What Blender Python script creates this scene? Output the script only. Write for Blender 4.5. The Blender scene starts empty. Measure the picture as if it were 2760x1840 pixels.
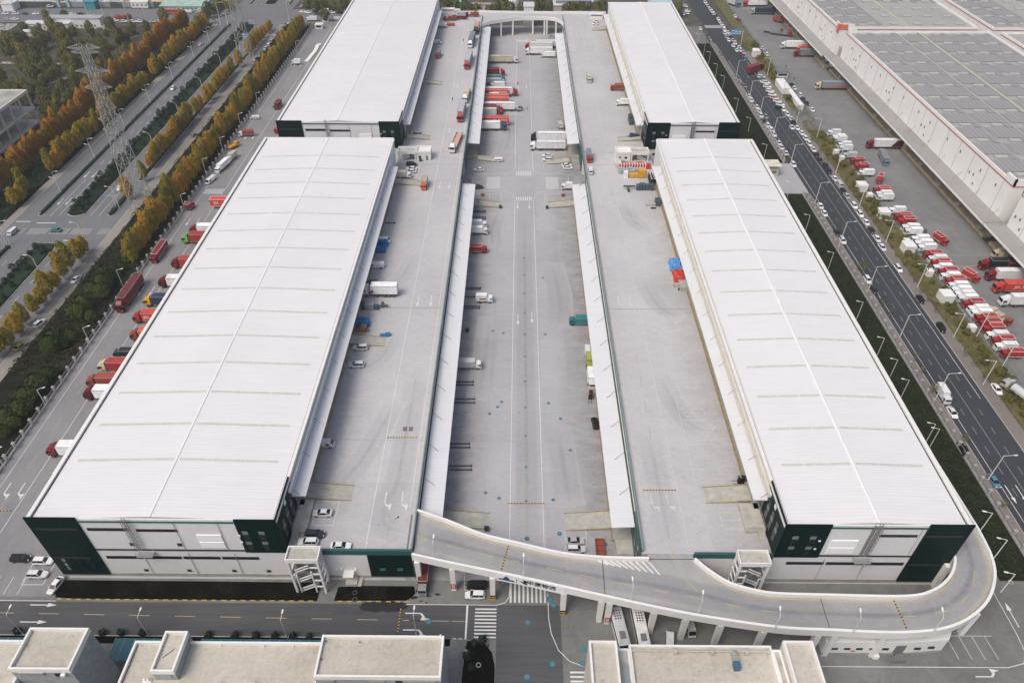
import bpy, math, random
from math import radians, sin, cos, pi
from mathutils import Matrix, Vector
random.seed(7)
S = bpy.context.scene
COL = S.collection
# ------------------------------------------------------------ camera
CAMH = 150.0; FPX = 1932.0
PITCH, YAW, ROLL = radians(40.2933), radians(-0.4612), radians(-0.0315)
fwd = Vector((sin(YAW)*cos(PITCH), cos(YAW)*cos(PITCH), -sin(PITCH)))
rt = Vector((cos(YAW), -sin(YAW), 0)); dn = fwd.cross(rt)
R2 = cos(ROLL)*rt + sin(ROLL)*dn; D2 = -sin(ROLL)*rt + cos(ROLL)*dn
cd = bpy.data.cameras.new('camera'); cam = bpy.data.objects.new('camera', cd); COL.objects.link(cam)
m = Matrix.Identity(4)
for i in range(3):
    m[i][0] = R2[i]; m[i][1] = -D2[i]; m[i][2] = -fwd[i]
m[2][3] = CAMH
cam.matrix_world = m
cd.sensor_width = 36; cd.lens = FPX/2760*36; cd.clip_start = 1; cd.clip_end = 6000
S.camera = cam
# ------------------------------------------------------------ world, sun, exposure
W = bpy.data.worlds.new('World'); S.world = W; W.use_nodes = True
nt = W.node_tree
sky = nt.nodes.new('ShaderNodeTexSky'); sky.sky_type = 'NISHITA'; sky.sun_disc = False
SUN_EL, SUN_AZ = 56, 226      # azimuth measured from north (+Y) clockwise: light from the west
sky.sun_elevation = radians(SUN_EL); sky.sun_rotation = radians(SUN_AZ)
sky.air_density = 0.9; sky.dust_density = 5.5; sky.ozone_density = 0.0; sky.altitude = 100
bg = nt.nodes['Background']; bg.inputs[1].default_value = 0.14
nt.links.new(sky.outputs[0], bg.inputs[0])
sl = bpy.data.lights.new('sun', 'SUN'); sl.energy = 1.25; sl.angle = radians(30); sl.color = (1, .968, .905)
so = bpy.data.objects.new('sun', sl); COL.objects.link(so)
sd = Vector((sin(radians(SUN_AZ))*cos(radians(SUN_EL)), cos(radians(SUN_AZ))*cos(radians(SUN_EL)), sin(radians(SUN_EL))))
so.rotation_euler = sd.to_track_quat('Z', 'Y').to_euler(); so.location = (0, 0, 200)
S.view_settings.view_transform = 'Standard'; S.view_settings.look = 'None'
S.view_settings.exposure = 0.1; S.view_settings.gamma = 1.0
S.render.resolution_x = 1024; S.render.resolution_y = 682
S.cycles.max_bounces = 5; S.cycles.diffuse_bounces = 3

# ------------------------------------------------------------ photo measurement -> point on a world plane
ZO = dict(a=(1820, 0), b=(1960, 160), c=(1180, 0), d=(1420, 0), e=(700, 0), f=(1240, 180), g=(1060, 330), h=(1640, 330),
          i=(0, 0), j=(280, 0), k=(560, 0), l=(1080, 1440))
def px(r, x, y):
    if isinstance(r, str):
        o = ZO[r]; return o[0]+x/7.84, o[1]+y/7.84
    r -= 1
    return (0, 700, 1400, 2060)[r % 4]+x/3.3357, (0, 450, 900, 1370)[r//4]+y/3.3357
def ray(r, x, y):
    u, v = px(r, x, y)
    return R2*((u-1380)/FPX) + D2*((v-920)/FPX) + fwd
def at(r, x, y, z=0.0):
    d = ray(r, x, y); t = (z-CAMH)/d.z
    return (d.x*t, d.y*t)
def atY(r, x, y, Y):
    d = ray(r, x, y); t = Y/d.y
    return (d.x*t, CAMH+d.z*t)
def atX(r, x, y, X):
    d = ray(r, x, y); t = X/d.x
    return (d.y*t, CAMH+d.z*t)

# ------------------------------------------------------------ mesh builder
class MB:
    def __init__(s): s.v = []; s.f = []; s.m = []; s.k = 0
    def mat(s, k): s.k = k; return s
    def add(s, v, f):
        n = len(s.v); s.v += [tuple(p) for p in v]; s.f += [tuple(i+n for i in q) for q in f]; s.m += [s.k]*len(f); return s
    def box(s, x0, y0, z0, x1, y1, z1):
        x0, x1 = min(x0, x1), max(x0, x1); y0, y1 = min(y0, y1), max(y0, y1); z0, z1 = min(z0, z1), max(z0, z1)
        return s.add([(x0,y0,z0),(x1,y0,z0),(x1,y1,z0),(x0,y1,z0),(x0,y0,z1),(x1,y0,z1),(x1,y1,z1),(x0,y1,z1)],
              [(0,3,2,1),(4,5,6,7),(0,1,5,4),(1,2,6,5),(2,3,7,6),(3,0,4,7)])
    def hexa(s, b, t):   # 4 bottom points, 4 top points (counter-clockwise)
        return s.add(list(b)+list(t), [(0,3,2,1),(4,5,6,7),(0,1,5,4),(1,2,6,5),(2,3,7,6),(3,0,4,7)])
    def frus(s, x0, x1, h0, z0, X0, X1, H1, z1):
        return s.hexa([(x0,-h0,z0),(x1,-h0,z0),(x1,h0,z0),(x0,h0,z0)], [(X0,-H1,z1),(X1,-H1,z1),(X1,H1,z1),(X0,H1,z1)])
    def quad(s, *p): return s.add(p, [tuple(range(len(p)))])
    def rect(s, x0, y0, x1, y1, z):
        x0, x1 = min(x0, x1), max(x0, x1); y0, y1 = min(y0, y1), max(y0, y1)
        return s.add([(x0,y0,z),(x1,y0,z),(x1,y1,z),(x0,y1,z)], [(0,1,2,3)])
    def prism(s, poly, z0, z1):
        n = len(poly); a = sum(poly[i][0]*poly[(i+1)%n][1]-poly[(i+1)%n][0]*poly[i][1] for i in range(n))
        if a < 0: poly = poly[::-1]
        return s.add([(p[0],p[1],z0) for p in poly]+[(p[0],p[1],z1) for p in poly],
              [tuple(range(n-1,-1,-1)), tuple(range(n,2*n))]+[(i,(i+1)%n,n+(i+1)%n,n+i) for i in range(n)])
    def tube(s, p, q, r, n=6, r2=None):
        r2 = r if r2 is None else r2
        p, q = Vector(p), Vector(q); d = (q-p).normalized()
        u = d.orthogonal().normalized(); w = d.cross(u)
        v = [p+(u*cos(2*pi*i/n)+w*sin(2*pi*i/n))*r for i in range(n)]+[q+(u*cos(2*pi*i/n)+w*sin(2*pi*i/n))*r2 for i in range(n)]
        return s.add(v, [(i,(i+1)%n,n+(i+1)%n,n+i) for i in range(n)]+[tuple(range(n-1,-1,-1)), tuple(range(n,2*n))])
    def bar(s, p, q, w=.1, h=.1):   # rectangular bar between two points
        p, q = Vector(p), Vector(q); d = (q-p).normalized(); up = Vector((0,0,1))
        if abs(d.z) > .95: up = Vector((0,1,0))
        u = d.cross(up).normalized()*w/2; t = u.cross(d).normalized()*h/2
        return s.hexa([p-u-t, p+u-t, q+u-t, q-u-t], [p-u+t, p+u+t, q+u+t, q-u+t])
    def loft(s, secs):   # list of rings of equal size
        n = len(secs[0]); v = [p for r in secs for p in r]; f = []
        for k in range(len(secs)-1):
            for i in range(n): f.append((k*n+i, k*n+(i+1)%n, (k+1)*n+(i+1)%n, (k+1)*n+i))
        f.append(tuple(range(n-1,-1,-1))); f.append(tuple(range((len(secs)-1)*n, len(secs)*n)))
        return s.add(v, f)
    def cut(s, st):      # vehicle body: stations (x, zb, zt, hw)
        R = []
        for x, zb, zt, h in st:
            zm = zb+(zt-zb)*.55
            R.append([(x,-h*.88,zb),(x,-h,zb+(zt-zb)*.3),(x,-h,zm),(x,-h*.86,zt),(x,h*.86,zt),(x,h,zm),(x,h,zb+(zt-zb)*.3),(x,h*.88,zb)][::-1])
        return s.loft(R)
    def wheel(s, x, y, r, w=.22, n=10):
        s.k = 0; s.tube((x,y-w/2,r),(x,y+w/2,r),r,n); s.k = 1; s.tube((x,y-w/2-.015,r),(x,y+w/2+.015,r),r*.55,8); s.k = 0; return s
    def ball(s, c, r, nu=8, nv=6, sz=1):
        v = []; f = []
        for j in range(1, nv):
            a = pi*j/nv
            for i in range(nu): v.append((c[0]+r*sin(a)*cos(2*pi*i/nu), c[1]+r*sin(a)*sin(2*pi*i/nu), c[2]+r*sz*cos(a)))
        t = len(v); v += [(c[0],c[1],c[2]+r*sz),(c[0],c[1],c[2]-r*sz)]
        for j in range(nv-2):
            for i in range(nu): f.append((j*nu+i,(j+1)*nu+i,(j+1)*nu+(i+1)%nu,j*nu+(i+1)%nu))
        for i in range(nu): f.append((t,i,(i+1)%nu)); f.append((t+1,(nv-2)*nu+(i+1)%nu,(nv-2)*nu+i))
        return s.add(v, f)
    def mesh(s, name, mats, smooth=False):
        me = bpy.data.meshes.new(name); me.from_pydata(s.v, [], s.f)
        for mt in (mats if isinstance(mats, (list, tuple)) else [mats]): me.materials.append(mt)
        me.polygons.foreach_set('material_index', s.m)
        if smooth: me.polygons.foreach_set('use_smooth', [True]*len(s.f))
        me.update(); return me
def obj(name, mb, mats, parent=None, label=None, smooth=False):
    me = mb.mesh(name, mats, smooth) if isinstance(mb, MB) else mb
    o = bpy.data.objects.new(name, me); COL.objects.link(o)
    if parent: o.parent = parent
    if label: o['label'] = label
    return o
def tag(o, label=None, cat=None, group=None, kind=None):
    if label: o['label'] = label
    if cat: o['category'] = cat
    if group: o['group'] = group
    if kind: o['kind'] = kind
    return o
def thing(name, label, cat, group=None, loc=(0,0,0), rz=0):
    o = bpy.data.objects.new(name, None); o.empty_display_size = .5; COL.objects.link(o)
    o.location = loc; o.rotation_euler = (0,0,rz); return tag(o, label, cat, group)
KC = {}
def kids(o, fresh=False):
    if fresh or o.name not in KC:
        KC.clear()
        for c in bpy.data.objects:
            if c.parent: KC.setdefault(c.parent.name, []).append(c)
        KC.setdefault(o.name, [])
    return KC[o.name]
def dup(root, loc, rz, label, group=None, scale=None):
    """a copy of a thing, its parts and their sub-parts"""
    c = root.copy(); COL.objects.link(c)
    for ch in list(kids(root)):
        d = ch.copy(); COL.objects.link(d); d.parent = c
        for g in KC.get(ch.name, []):
            e = g.copy(); COL.objects.link(e); e.parent = d
    c.location = loc; c.rotation_euler = (0,0,rz); c['label'] = label
    if group: c['group'] = group
    elif 'group' in c: del c['group']
    if 'used' in c: del c['used']
    if scale: c.scale = scale
    return c
def struct(name, mb, mats, smooth=False): return tag(obj(name, mb, mats, smooth=smooth), kind='structure')
ONES = ['', 'first','second','third','fourth','fifth','sixth','seventh','eighth','ninth','tenth','eleventh','twelfth','thirteenth',
        'fourteenth','fifteenth','sixteenth','seventeenth','eighteenth','nineteenth']
TENS = ['', '', 'twent','thirt','fort','fift','sixt','sevent','eight','ninet']
def nth(n):
    if n < 20: return ONES[n]
    if n >= 100: return 'hundred-and-'+nth(n-100) if n > 100 else 'hundredth'
    return TENS[n//10]+('ieth' if n % 10 == 0 else 'y-'+ONES[n % 10])

# ------------------------------------------------------------ materials
def srgb(r, g, b): return tuple(((c/255)/12.92 if c/255 <= .04045 else ((c/255+.055)/1.055)**2.4) for c in (r,g,b))
MC = {}
def mat(name, col, rough=.7, metal=0, noise=0, nscale=.5, bump=0, bscale=8, alpha=None, emit=None, coat=0, spec=.5, rnd=0):
    if name in MC: return MC[name]
    M = bpy.data.materials.new(name); M.use_nodes = True; n = M.node_tree; b = n.nodes['Principled BSDF']
    b.inputs['Base Color'].default_value = (*col, 1); b.inputs['Roughness'].default_value = rough; b.inputs['Metallic'].default_value = metal
    b.inputs['Specular IOR Level'].default_value = spec
    if coat: b.inputs['Coat Weight'].default_value = coat; b.inputs['Coat Roughness'].default_value = .12
    if noise or bump or rnd:
        g = n.nodes.new('ShaderNodeNewGeometry')
        if noise:
            t = n.nodes.new('ShaderNodeTexNoise'); t.inputs['Scale'].default_value = nscale; t.inputs['Detail'].default_value = 6; t.inputs['Roughness'].default_value = .65
            n.links.new(g.outputs['Position'], t.inputs['Vector'])
            mr = n.nodes.new('ShaderNodeMapRange'); mr.inputs[1].default_value = .3; mr.inputs[2].default_value = .7
            mr.inputs[3].default_value = 1-noise; mr.inputs[4].default_value = 1+noise
            n.links.new(t.outputs[0], mr.inputs[0])
            hv = n.nodes.new('ShaderNodeHueSaturation'); hv.inputs['Color'].default_value = (*col, 1)
            n.links.new(mr.outputs[0], hv.inputs['Value']); n.links.new(hv.outputs[0], b.inputs['Base Color'])
        if rnd:
            oi = n.nodes.new('ShaderNodeObjectInfo'); mr2 = n.nodes.new('ShaderNodeMapRange'); mr2.inputs[3].default_value = 1-rnd; mr2.inputs[4].default_value = 1+rnd
            n.links.new(oi.outputs['Random'], mr2.inputs[0])
            h2 = n.nodes.new('ShaderNodeHueSaturation')
            if noise: n.links.new(hv.outputs[0], h2.inputs['Color'])
            else: h2.inputs['Color'].default_value = (*col, 1)
            n.links.new(mr2.outputs[0], h2.inputs['Value']); n.links.new(h2.outputs[0], b.inputs['Base Color'])
        if bump:
            t = n.nodes.new('ShaderNodeTexNoise'); t.inputs['Scale'].default_value = bscale
            n.links.new(g.outputs['Position'], t.inputs['Vector'])
            bp = n.nodes.new('ShaderNodeBump'); bp.inputs['Strength'].default_value = bump; bp.inputs['Distance'].default_value = .1
            n.links.new(t.outputs[0], bp.inputs['Height']); n.links.new(bp.outputs[0], b.inputs['Normal'])
    MC[name] = M; return M
def paving(name, c1, c2, joint=None, streak=(1, 1), sfac=.5, jcol=.75, stains=(), rough=.85, patch=.25, slabs=0, wear=None):
    """concrete or asphalt: broad patches, stretched tyre streaks, fine grain, slab joints, grime bands (x0, x1: strongest to none)"""
    M = bpy.data.materials.new(name); M.use_nodes = True; n = M.node_tree; N = n.nodes.new; L = n.links.new; b = n.nodes['Principled BSDF']
    g = N('ShaderNodeNewGeometry')
    def noise(scale, det=5, vec=None, rough_=.6, dist=0):
        t = N('ShaderNodeTexNoise'); t.inputs['Scale'].default_value = scale; t.inputs['Detail'].default_value = det; t.inputs['Roughness'].default_value = rough_; t.inputs['Distortion'].default_value = dist
        L(vec or g.outputs['Position'], t.inputs['Vector']); return t.outputs[0]
    def rng(s, a, b_, c, d):
        r = N('ShaderNodeMapRange'); L(s, r.inputs[0])
        for i, q in enumerate((a, b_, c, d)): r.inputs[i+1].default_value = q
        return r.outputs[0]
    def math_(op, a, b_):
        q = N('ShaderNodeMath'); q.operation = op
        for i, s in enumerate((a, b_)):
            if isinstance(s, (int, float)): q.inputs[i].default_value = s
            else: L(s, q.inputs[i])
        return q.outputs[0]
    mp = N('ShaderNodeMapping'); mp.inputs['Scale'].default_value = (streak[0], streak[1], 1); L(g.outputs['Position'], mp.inputs['Vector'])
    broad = rng(noise(.035, 6), .35, .68, 0, 1)
    st = rng(noise(.5, 5, mp.outputs[0], .7, 1.4), .42, .72, 0, 1)
    f = math_('ADD', math_('MULTIPLY', broad, patch*2), math_('MULTIPLY', st, sfac))
    f = math_('MINIMUM', f, 1.0)
    mx = N('ShaderNodeMix'); mx.data_type = 'RGBA'; L(f, mx.inputs['Factor']); mx.inputs['A'].default_value = (*c1, 1); mx.inputs['B'].default_value = (*c2, 1)
    val = rng(noise(1.7, 8, None, .75), .25, .75, .88, 1.1)
    sep = N('ShaderNodeSeparateXYZ'); L(g.outputs['Position'], sep.inputs[0])
    if joint:
        for ax, sp in ((0, joint[0]), (1, joint[1])):
            fr = math_('FRACT', math_('DIVIDE', sep.outputs[ax], sp), 0)
            val = math_('MULTIPLY', val, math_('SUBTRACT', 1, math_('MULTIPLY', math_('LESS_THAN', fr, .1/sp), 1-jcol)))
    for (xa, xb, amt) in stains:
        gr = rng(sep.outputs[0], xa, xb, 1, 0)
        nn = rng(noise(.35, 6, mp.outputs[0], .7), .3, .65, .15, 1)
        inb = math_('MULTIPLY', math_('GREATER_THAN', sep.outputs[0], min(xa, xb)-8), math_('LESS_THAN', sep.outputs[0], max(xa, xb)+8))
        val = math_('MULTIPLY', val, math_('SUBTRACT', 1, math_('MULTIPLY', math_('MULTIPLY', gr, math_('MULTIPLY', nn, inb)), amt)))
    if slabs:
        bk = N('ShaderNodeTexBrick'); bk.offset = 0; bk.inputs['Scale'].default_value = 1; bk.inputs['Mortar Size'].default_value = 0; bk.inputs['Brick Width'].default_value = joint[0]; bk.inputs['Row Height'].default_value = joint[1]*2
        bk.inputs['Color1'].default_value = (1-slabs,)*3+(1,); bk.inputs['Color2'].default_value = (1+slabs*.4,)*3+(1,); L(g.outputs['Position'], bk.inputs['Vector']); val = math_('MULTIPLY', val, bk.outputs['Color'])
        # scattered oil spots
        os_ = rng(noise(.9, 2, None, .5), .70, .76, 0, .28); val = math_('MULTIPLY', val, math_('SUBTRACT', 1, os_))
    if wear:
        at_ = N('ShaderNodeAttribute'); at_.attribute_name = 'wear'; wv = math_('MULTIPLY', at_.outputs['Fac'], rng(noise(.25, 6, None, .7, 1), .25, .6, .55, 1.05))
        m2_ = N('ShaderNodeMix'); m2_.data_type = 'RGBA'; L(wv, m2_.inputs['Factor']); L(mx.outputs['Result'], m2_.inputs['A']); m2_.inputs['B'].default_value = (*wear, 1); mx = m2_
    hv = N('ShaderNodeHueSaturation'); L(mx.outputs['Result'], hv.inputs['Color']); L(val, hv.inputs['Value']); L(hv.outputs[0], b.inputs['Base Color'])
    b.inputs['Roughness'].default_value = rough; b.inputs['Specular IOR Level'].default_value = .35
    MC[name] = M; return M
def ribbed(name, col, pitch, axis, depth=.06, shade=.06, rough=.45, patch=.05, metal=0):
    """profiled sheet: ribs every `pitch` metres along world axis"""
    M = bpy.data.materials.new(name); M.use_nodes = True; n = M.node_tree; N = n.nodes.new; L = n.links.new; b = n.nodes['Principled BSDF']
    g = N('ShaderNodeNewGeometry'); sep = N('ShaderNodeSeparateXYZ'); L(g.outputs['Position'], sep.inputs[0])
    d = N('ShaderNodeMath'); d.operation = 'DIVIDE'; L(sep.outputs[axis], d.inputs[0]); d.inputs[1].default_value = pitch
    fr = N('ShaderNodeMath'); fr.operation = 'FRACT'; L(d.outputs[0], fr.inputs[0])
    lt = N('ShaderNodeMath'); lt.operation = 'LESS_THAN'; L(fr.outputs[0], lt.inputs[0]); lt.inputs[1].default_value = .18
    t = N('ShaderNodeTexNoise'); t.inputs['Scale'].default_value = .06; t.inputs['Detail'].default_value = 8; L(g.outputs['Position'], t.inputs['Vector'])
    mp = N('ShaderNodeMapping'); mp.inputs['Scale'].default_value = (.15, 1.6, 1) if axis == 1 else (1.6, .15, .3); L(g.outputs['Position'], mp.inputs['Vector'])
    t2 = N('ShaderNodeTexNoise'); t2.inputs['Scale'].default_value = .8; t2.inputs['Detail'].default_value = 4; L(mp.outputs[0], t2.inputs['Vector'])
    ad = N('ShaderNodeMath'); ad.operation = 'ADD'; L(t.outputs[0], ad.inputs[0]); L(t2.outputs[0], ad.inputs[1])
    r = N('ShaderNodeMapRange'); L(ad.outputs[0], r.inputs[0]); r.inputs[1].default_value = .7; r.inputs[2].default_value = 1.3; r.inputs[3].default_value = 1-patch; r.inputs[4].default_value = 1+patch*.4
    s = N('ShaderNodeMath'); s.operation = 'MULTIPLY'; L(lt.outputs[0], s.inputs[0]); s.inputs[1].default_value = shade
    u = N('ShaderNodeMath'); u.operation = 'SUBTRACT'; L(r.outputs[0], u.inputs[0]); L(s.outputs[0], u.inputs[1])
    hv = N('ShaderNodeHueSaturation'); hv.inputs['Color'].default_value = (*col, 1); L(u.outputs[0], hv.inputs['Value']); L(hv.outputs[0], b.inputs['Base Color'])
    spec_ = .1 if col[0] < .05 else .3
    bp = N('ShaderNodeBump'); bp.inputs['Distance'].default_value = depth; bp.inputs['Strength'].default_value = .5
    L(lt.outputs[0], bp.inputs['Height']); L(bp.outputs[0], b.inputs['Normal'])
    b.inputs['Roughness'].default_value = rough; b.inputs['Metallic'].default_value = metal; b.inputs['Specular IOR Level'].default_value = spec_
    MC[name] = M; return M
WHITE = mat('white_paint', (.78,.78,.77), .5, noise=.04, nscale=.25)
WALLW = ribbed('white_wall_panel', (.74,.745,.75), .55, 0, .04, .05)
WALLN = mat('white_wall_render', (.74,.74,.72), .6, noise=.05, nscale=.2)
ROOFW = ribbed('white_roof_sheet', (.735,.735,.74), .9, 1, .05, .04, .5, .045)
CANOPY = ribbed('canopy_sheet', (.70,.715,.735), .9, 1, .05, .05, .5)
TEAL = ribbed('dark_green_cladding', (.001,.014,.014), .5, 0, .03, .2, .5)
TEALL = mat('green_coping', (.025,.10,.09), .5); COPING = mat('grey_green_coping', (.21,.28,.26), .6, noise=.15, nscale=.3)
GLASS = mat('dark_glass', (.012,.016,.018), .12, spec=.8)
GLASSB = mat('dusty_window', (.16,.2,.2), .25)
BLACK = mat('black_rubber', (.015,.015,.015), .8)
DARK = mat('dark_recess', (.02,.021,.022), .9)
METAL = mat('galvanised_steel', (.36,.38,.37), .5, metal=.3)
GREYM = mat('grey_steel', (.2,.21,.21), .5, metal=.3)
CONC = mat('weathered_concrete', (.42,.41,.37), .85, noise=.22, nscale=.5)
CONCD = mat('grey_plinth', (.33,.33,.3), .85, noise=.2, nscale=.4)
PARA = mat('white_parapet', (.76,.75,.72), .6, noise=.05, nscale=.5)
YEL = mat('yellow_paint', (.55,.36,.05), .7, noise=.25, nscale=2)
YELF = mat('faded_yellow_line', (.42,.34,.17), .8, noise=.25, nscale=2)
WLINE = mat('white_line_paint', (.66,.66,.66), .8, noise=.12, nscale=1.5)
BEIGE = mat('beige_ramp_concrete', (.40,.395,.35), .85, noise=.2, nscale=.6)
RED = mat('red_sign', (.45,.02,.02), .6)
BLUE = mat('blue_paint', (.02,.19,.30), .7)
TRUNK = mat('grey_bark', (.30,.28,.25), .9)
# ------------------------------------------------------------ ground, roads, pavements
P_CON = paving('yard_concrete', (.44,.437,.45), (.335,.333,.345), (7.8, 11.15), (.5, .9), .4, .93,
               [(-17.5,-6,.42), (23.5,12,.45)], patch=.2, slabs=.07)
P_SIDE = paving('side_yard_concrete', (.27,.27,.277), (.185,.187,.195), (7, 7), (.9, .25), .45, .93, [(-105,-114,.3)], patch=.25, slabs=.08)
P_FRONT = paving('front_yard_concrete', (.215,.22,.213), (.12,.125,.12), (6, 6), (.4, .4), .5, .93, patch=.3, slabs=.1)
P_DECK = paving('deck_concrete', (.53,.525,.53), (.40,.395,.405), (11.2, 11.15), (.5, .8), .4, .95,
               [(-49.5,-36,.22), (56,44,.25)], patch=.22, slabs=.05)
P_AVE = paving('avenue_asphalt', (.175,.182,.195), (.12,.125,.135), None, (2.2, .06), .45, patch=.2)
P_SVC = paving('south_road_asphalt', (.10,.106,.112), (.048,.052,.056), None, (.08, 2.0), .5, patch=.25)
P_EAST = paving('east_road_asphalt', (.05,.056,.065), (.034,.039,.046), None, (2.2, .06), .45, patch=.2)
P_EYARD = paving('east_yard_concrete', (.235,.235,.235), (.15,.15,.152), (6, 6), (.3, .3), .5, .9, patch=.25, slabs=.07)
P_WALK = paving('pale_paving', (.30,.285,.25), (.2,.185,.16), (1.5, 1.5), (1, 1), .4, .85, patch=.3)
P_WALKE = paving('pinkish_paving', (.24,.215,.195), (.16,.145,.13), (1.2, 1.2), (1, 1), .4, .85, patch=.3)
EARTH = mat('dark_earth', (.014,.016,.010), .95, noise=.6, nscale=.3, spec=.1)
SOIL = mat('black_soil', (.004,.0045,.003), .98, noise=.4, nscale=.5, spec=.03)
FIELD = mat('rough_ground', (.075,.072,.058), .95, noise=.55, nscale=.12)
GRASSE = mat('mown_grass', (.016,.020,.009), .95, noise=.5, nscale=.35, spec=.1, bump=.6, bscale=3)
GRASSY = mat('dry_grass', (.115,.105,.04), .95, noise=.5, nscale=.3, bump=.6, bscale=3)
SAND = mat('yellow_sand', (.50,.39,.24), .95, noise=.2, nscale=.08)
struct('ground', MB().rect(-2600,-400,2600,3200,-.3), FIELD)
struct('site_yard', MB().rect(-104,91,97.2,505,0), P_CON)
struct('side_yard', MB().rect(-137.4,86.2,-104,505,0), P_SIDE)
struct('front_yard', MB().rect(-137.4,20,121.9,86.2,0).rect(-104,86.2,121.9,91,0).rect(97.2,91,121.9,505,0), P_FRONT)
pv = MB().rect(-137.3,77.0,-4,85.0,.008).rect(-4,20,10.2,85.0,.008)
struct('south_road', pv, P_SVC)
struct('avenue', MB().rect(-202.6,20,-160.5,1200,0), P_AVE)
struct('cross_street', MB().rect(-520,509,-202.7,541,.0).rect(-160.4,509,-20,541,0), P_AVE)
struct('far_walkway', MB().rect(-206.2,20,-202.65,507,.12), P_WALK)
struct('near_walkway', MB().rect(-160.4,20,-156.3,507,.12), P_WALK)
struct('shrub_strip', MB().rect(-156.25,20,-137.6,503,.05), EARTH)
struct('verge_west', MB().rect(-232,20,-206.3,507,.0), EARTH)
struct('building_plot', MB().rect(-600,20,-232.1,506,-.1), FIELD)
struct('construction_ground', MB().rect(-900,556,-215,1400,.0), SAND)
struct('east_road', MB().rect(125.0,20,139.1,900,0).rect(139.0,60,151.4,122,.0), P_EAST)
struct('entrance_apron', MB().rect(101.5,276,124.9,304,.01), P_CON)
struct('east_pavement', MB().rect(122.1,20,124.95,275.5,.13).rect(122.1,304.5,124.95,470,.13), P_WALKE)
struct('outer_pavement', MB().rect(139.2,122,143.3,455,.13), P_WALKE)
struct('gateway_apron', MB().rect(139.2,340,151.4,368,.14), P_EYARD)
struct('east_verge', MB().rect(143.4,122,151.4,339.8,.16).rect(143.4,368.2,151.4,700,.16), GRASSY)
struct('east_yard', MB().rect(151.45,20,181.2,900,0), P_EYARD)
struct('lawn', MB().rect(112.6,92,121.6,275,.06).rect(100,304.5,121.6,470,.06), GRASSE)
# the dark planting beds in front of the front-left building
b1 = MB(); b1.prism([(-104.6,86.0),(-105.2,87.5),(-104.2,90.3),(-59,90.2),(-44.9,90.1),(-44.9,85.6),(-100,85.7)], .02, .16)
b1.prism([(-41,85.7),(-40.7,89.0),(-36,89.4),(-23.3,89.4),(-22.8,87.6),(-24.6,85.9)], .02, .16)
b1.prism([(-10.3,76.5),(-6.9,76.3),(-4.9,74),(-4.2,71),(-4.2,50),(-11.2,50),(-10.9,70)], .02, .16)
b1.rect(-137,75.3,-14,76.9,.1)
struct('planting_bed', b1, SOIL)
q = MB(); rr_ = random.Random(2); c_ = at(14,1130,885); n_ = 30
q.prism([(c_[0]+(5.2 if cos(2*pi*i/n_) > -.2 else 6.5)*cos(2*pi*i/n_)*rr_.uniform(.75,1.1), c_[1]+1.5*sin(2*pi*i/n_)*rr_.uniform(.7,1.15)+.3) for i in range(n_)], .012, .016)
for u, v, a_, b_ in ((1600,770,.7,.35),(1520,785,.9,.2),(1450,830,.5,.2),(1500,845,.35,.25),(1380,800,1.2,.5)):
    c_ = at(14,u,v); q.prism([(c_[0]+a_*cos(2*pi*i/12)*rr_.uniform(.6,1.2), c_[1]+b_*sin(2*pi*i/12)*rr_.uniform(.6,1.2)) for i in range(12)], .012, .016)
struct('wet_stain', q, mat('wet_asphalt', (.014,.015,.016), .5, noise=.4, nscale=1.5))
# low kerbs
kb = MB()
def kerb(x0, y0, x1, y1, w=.18, h=.15):
    if abs(x1-x0) < abs(y1-y0): kb.box(x0-w/2, y0, -.1, x0+w/2, y1, h)
    else: kb.box(x0, y0-w/2, -.1, x1, y0+w/2, h)
for x in (-202.62,-160.45): kerb(x, 20, x, 507)
for y0, y1 in ((20,275.4),(304.6,470)): kerb(125.0, y0, 125.0, y1)
kerb(139.15,122,139.15,339.7); kerb(139.15,368.3,139.15,455); kerb(151.43,122,151.43,339.7)
kerb(-137,77.02,-20,77.02)
struct('kerb', kb, mat('kerb_concrete', (.42,.41,.38), .85, noise=.15, nscale=1))
yk = MB()
x = -104
while x < -23.5:
    if not -44.8 < x < -41.2: yk.box(x, 85.42, .0, x+1.1, 85.62, .2)
    x += 2.2
yk.box(-11.4,50,0,-11.2,66,.2)
struct('painted_kerb', yk, YEL)
# medians of the avenue, rounded at the junction
def strip(x0, x1, y0, y1, rnd0, rnd1, r=None):
    r = r or (x1-x0)/2; cx = (x0+x1)/2; p = []
    if rnd0: p += [(cx-r*cos(a), y0+r-r*sin(a)) for a in [pi*i/8 for i in range(9)]]
    else: p += [(x0, y0), (x1, y0)]
    if rnd1: p += [(cx+r*cos(a), y1-r+r*sin(a)) for a in [pi*i/8 for i in range(9)]]
    else: p += [(x1, y1), (x0, y1)]
    return p
mk, ms = MB(), MB()
MED = [(-184.6,-176.4,254,506,1,1), (-184.6,-176.4,20,234,0,1), (-195.5,-193.3,254,506,1,1), (-195.5,-193.3,20,232,0,1),
       (-167.0,-164.6,254,274,1,1), (-167.2,-164.4,284,506,1,1), (-184.6,-176.4,552,1200,1,0), (-195.5,-193.3,552,1200,1,0), (-167.0,-164.6,552,1200,1,0)]
for x0, x1, y0, y1, a, b in MED:
    mk.prism(strip(x0, x1, y0, y1, a, b), -.05, .14); ms.prism(strip(x0+.3, x1-.3, y0+.3, y1-.3, a, b), .1, .2)
struct('median_kerb', mk, MC['kerb_concrete']); struct('median_soil', ms, EARTH)
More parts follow.
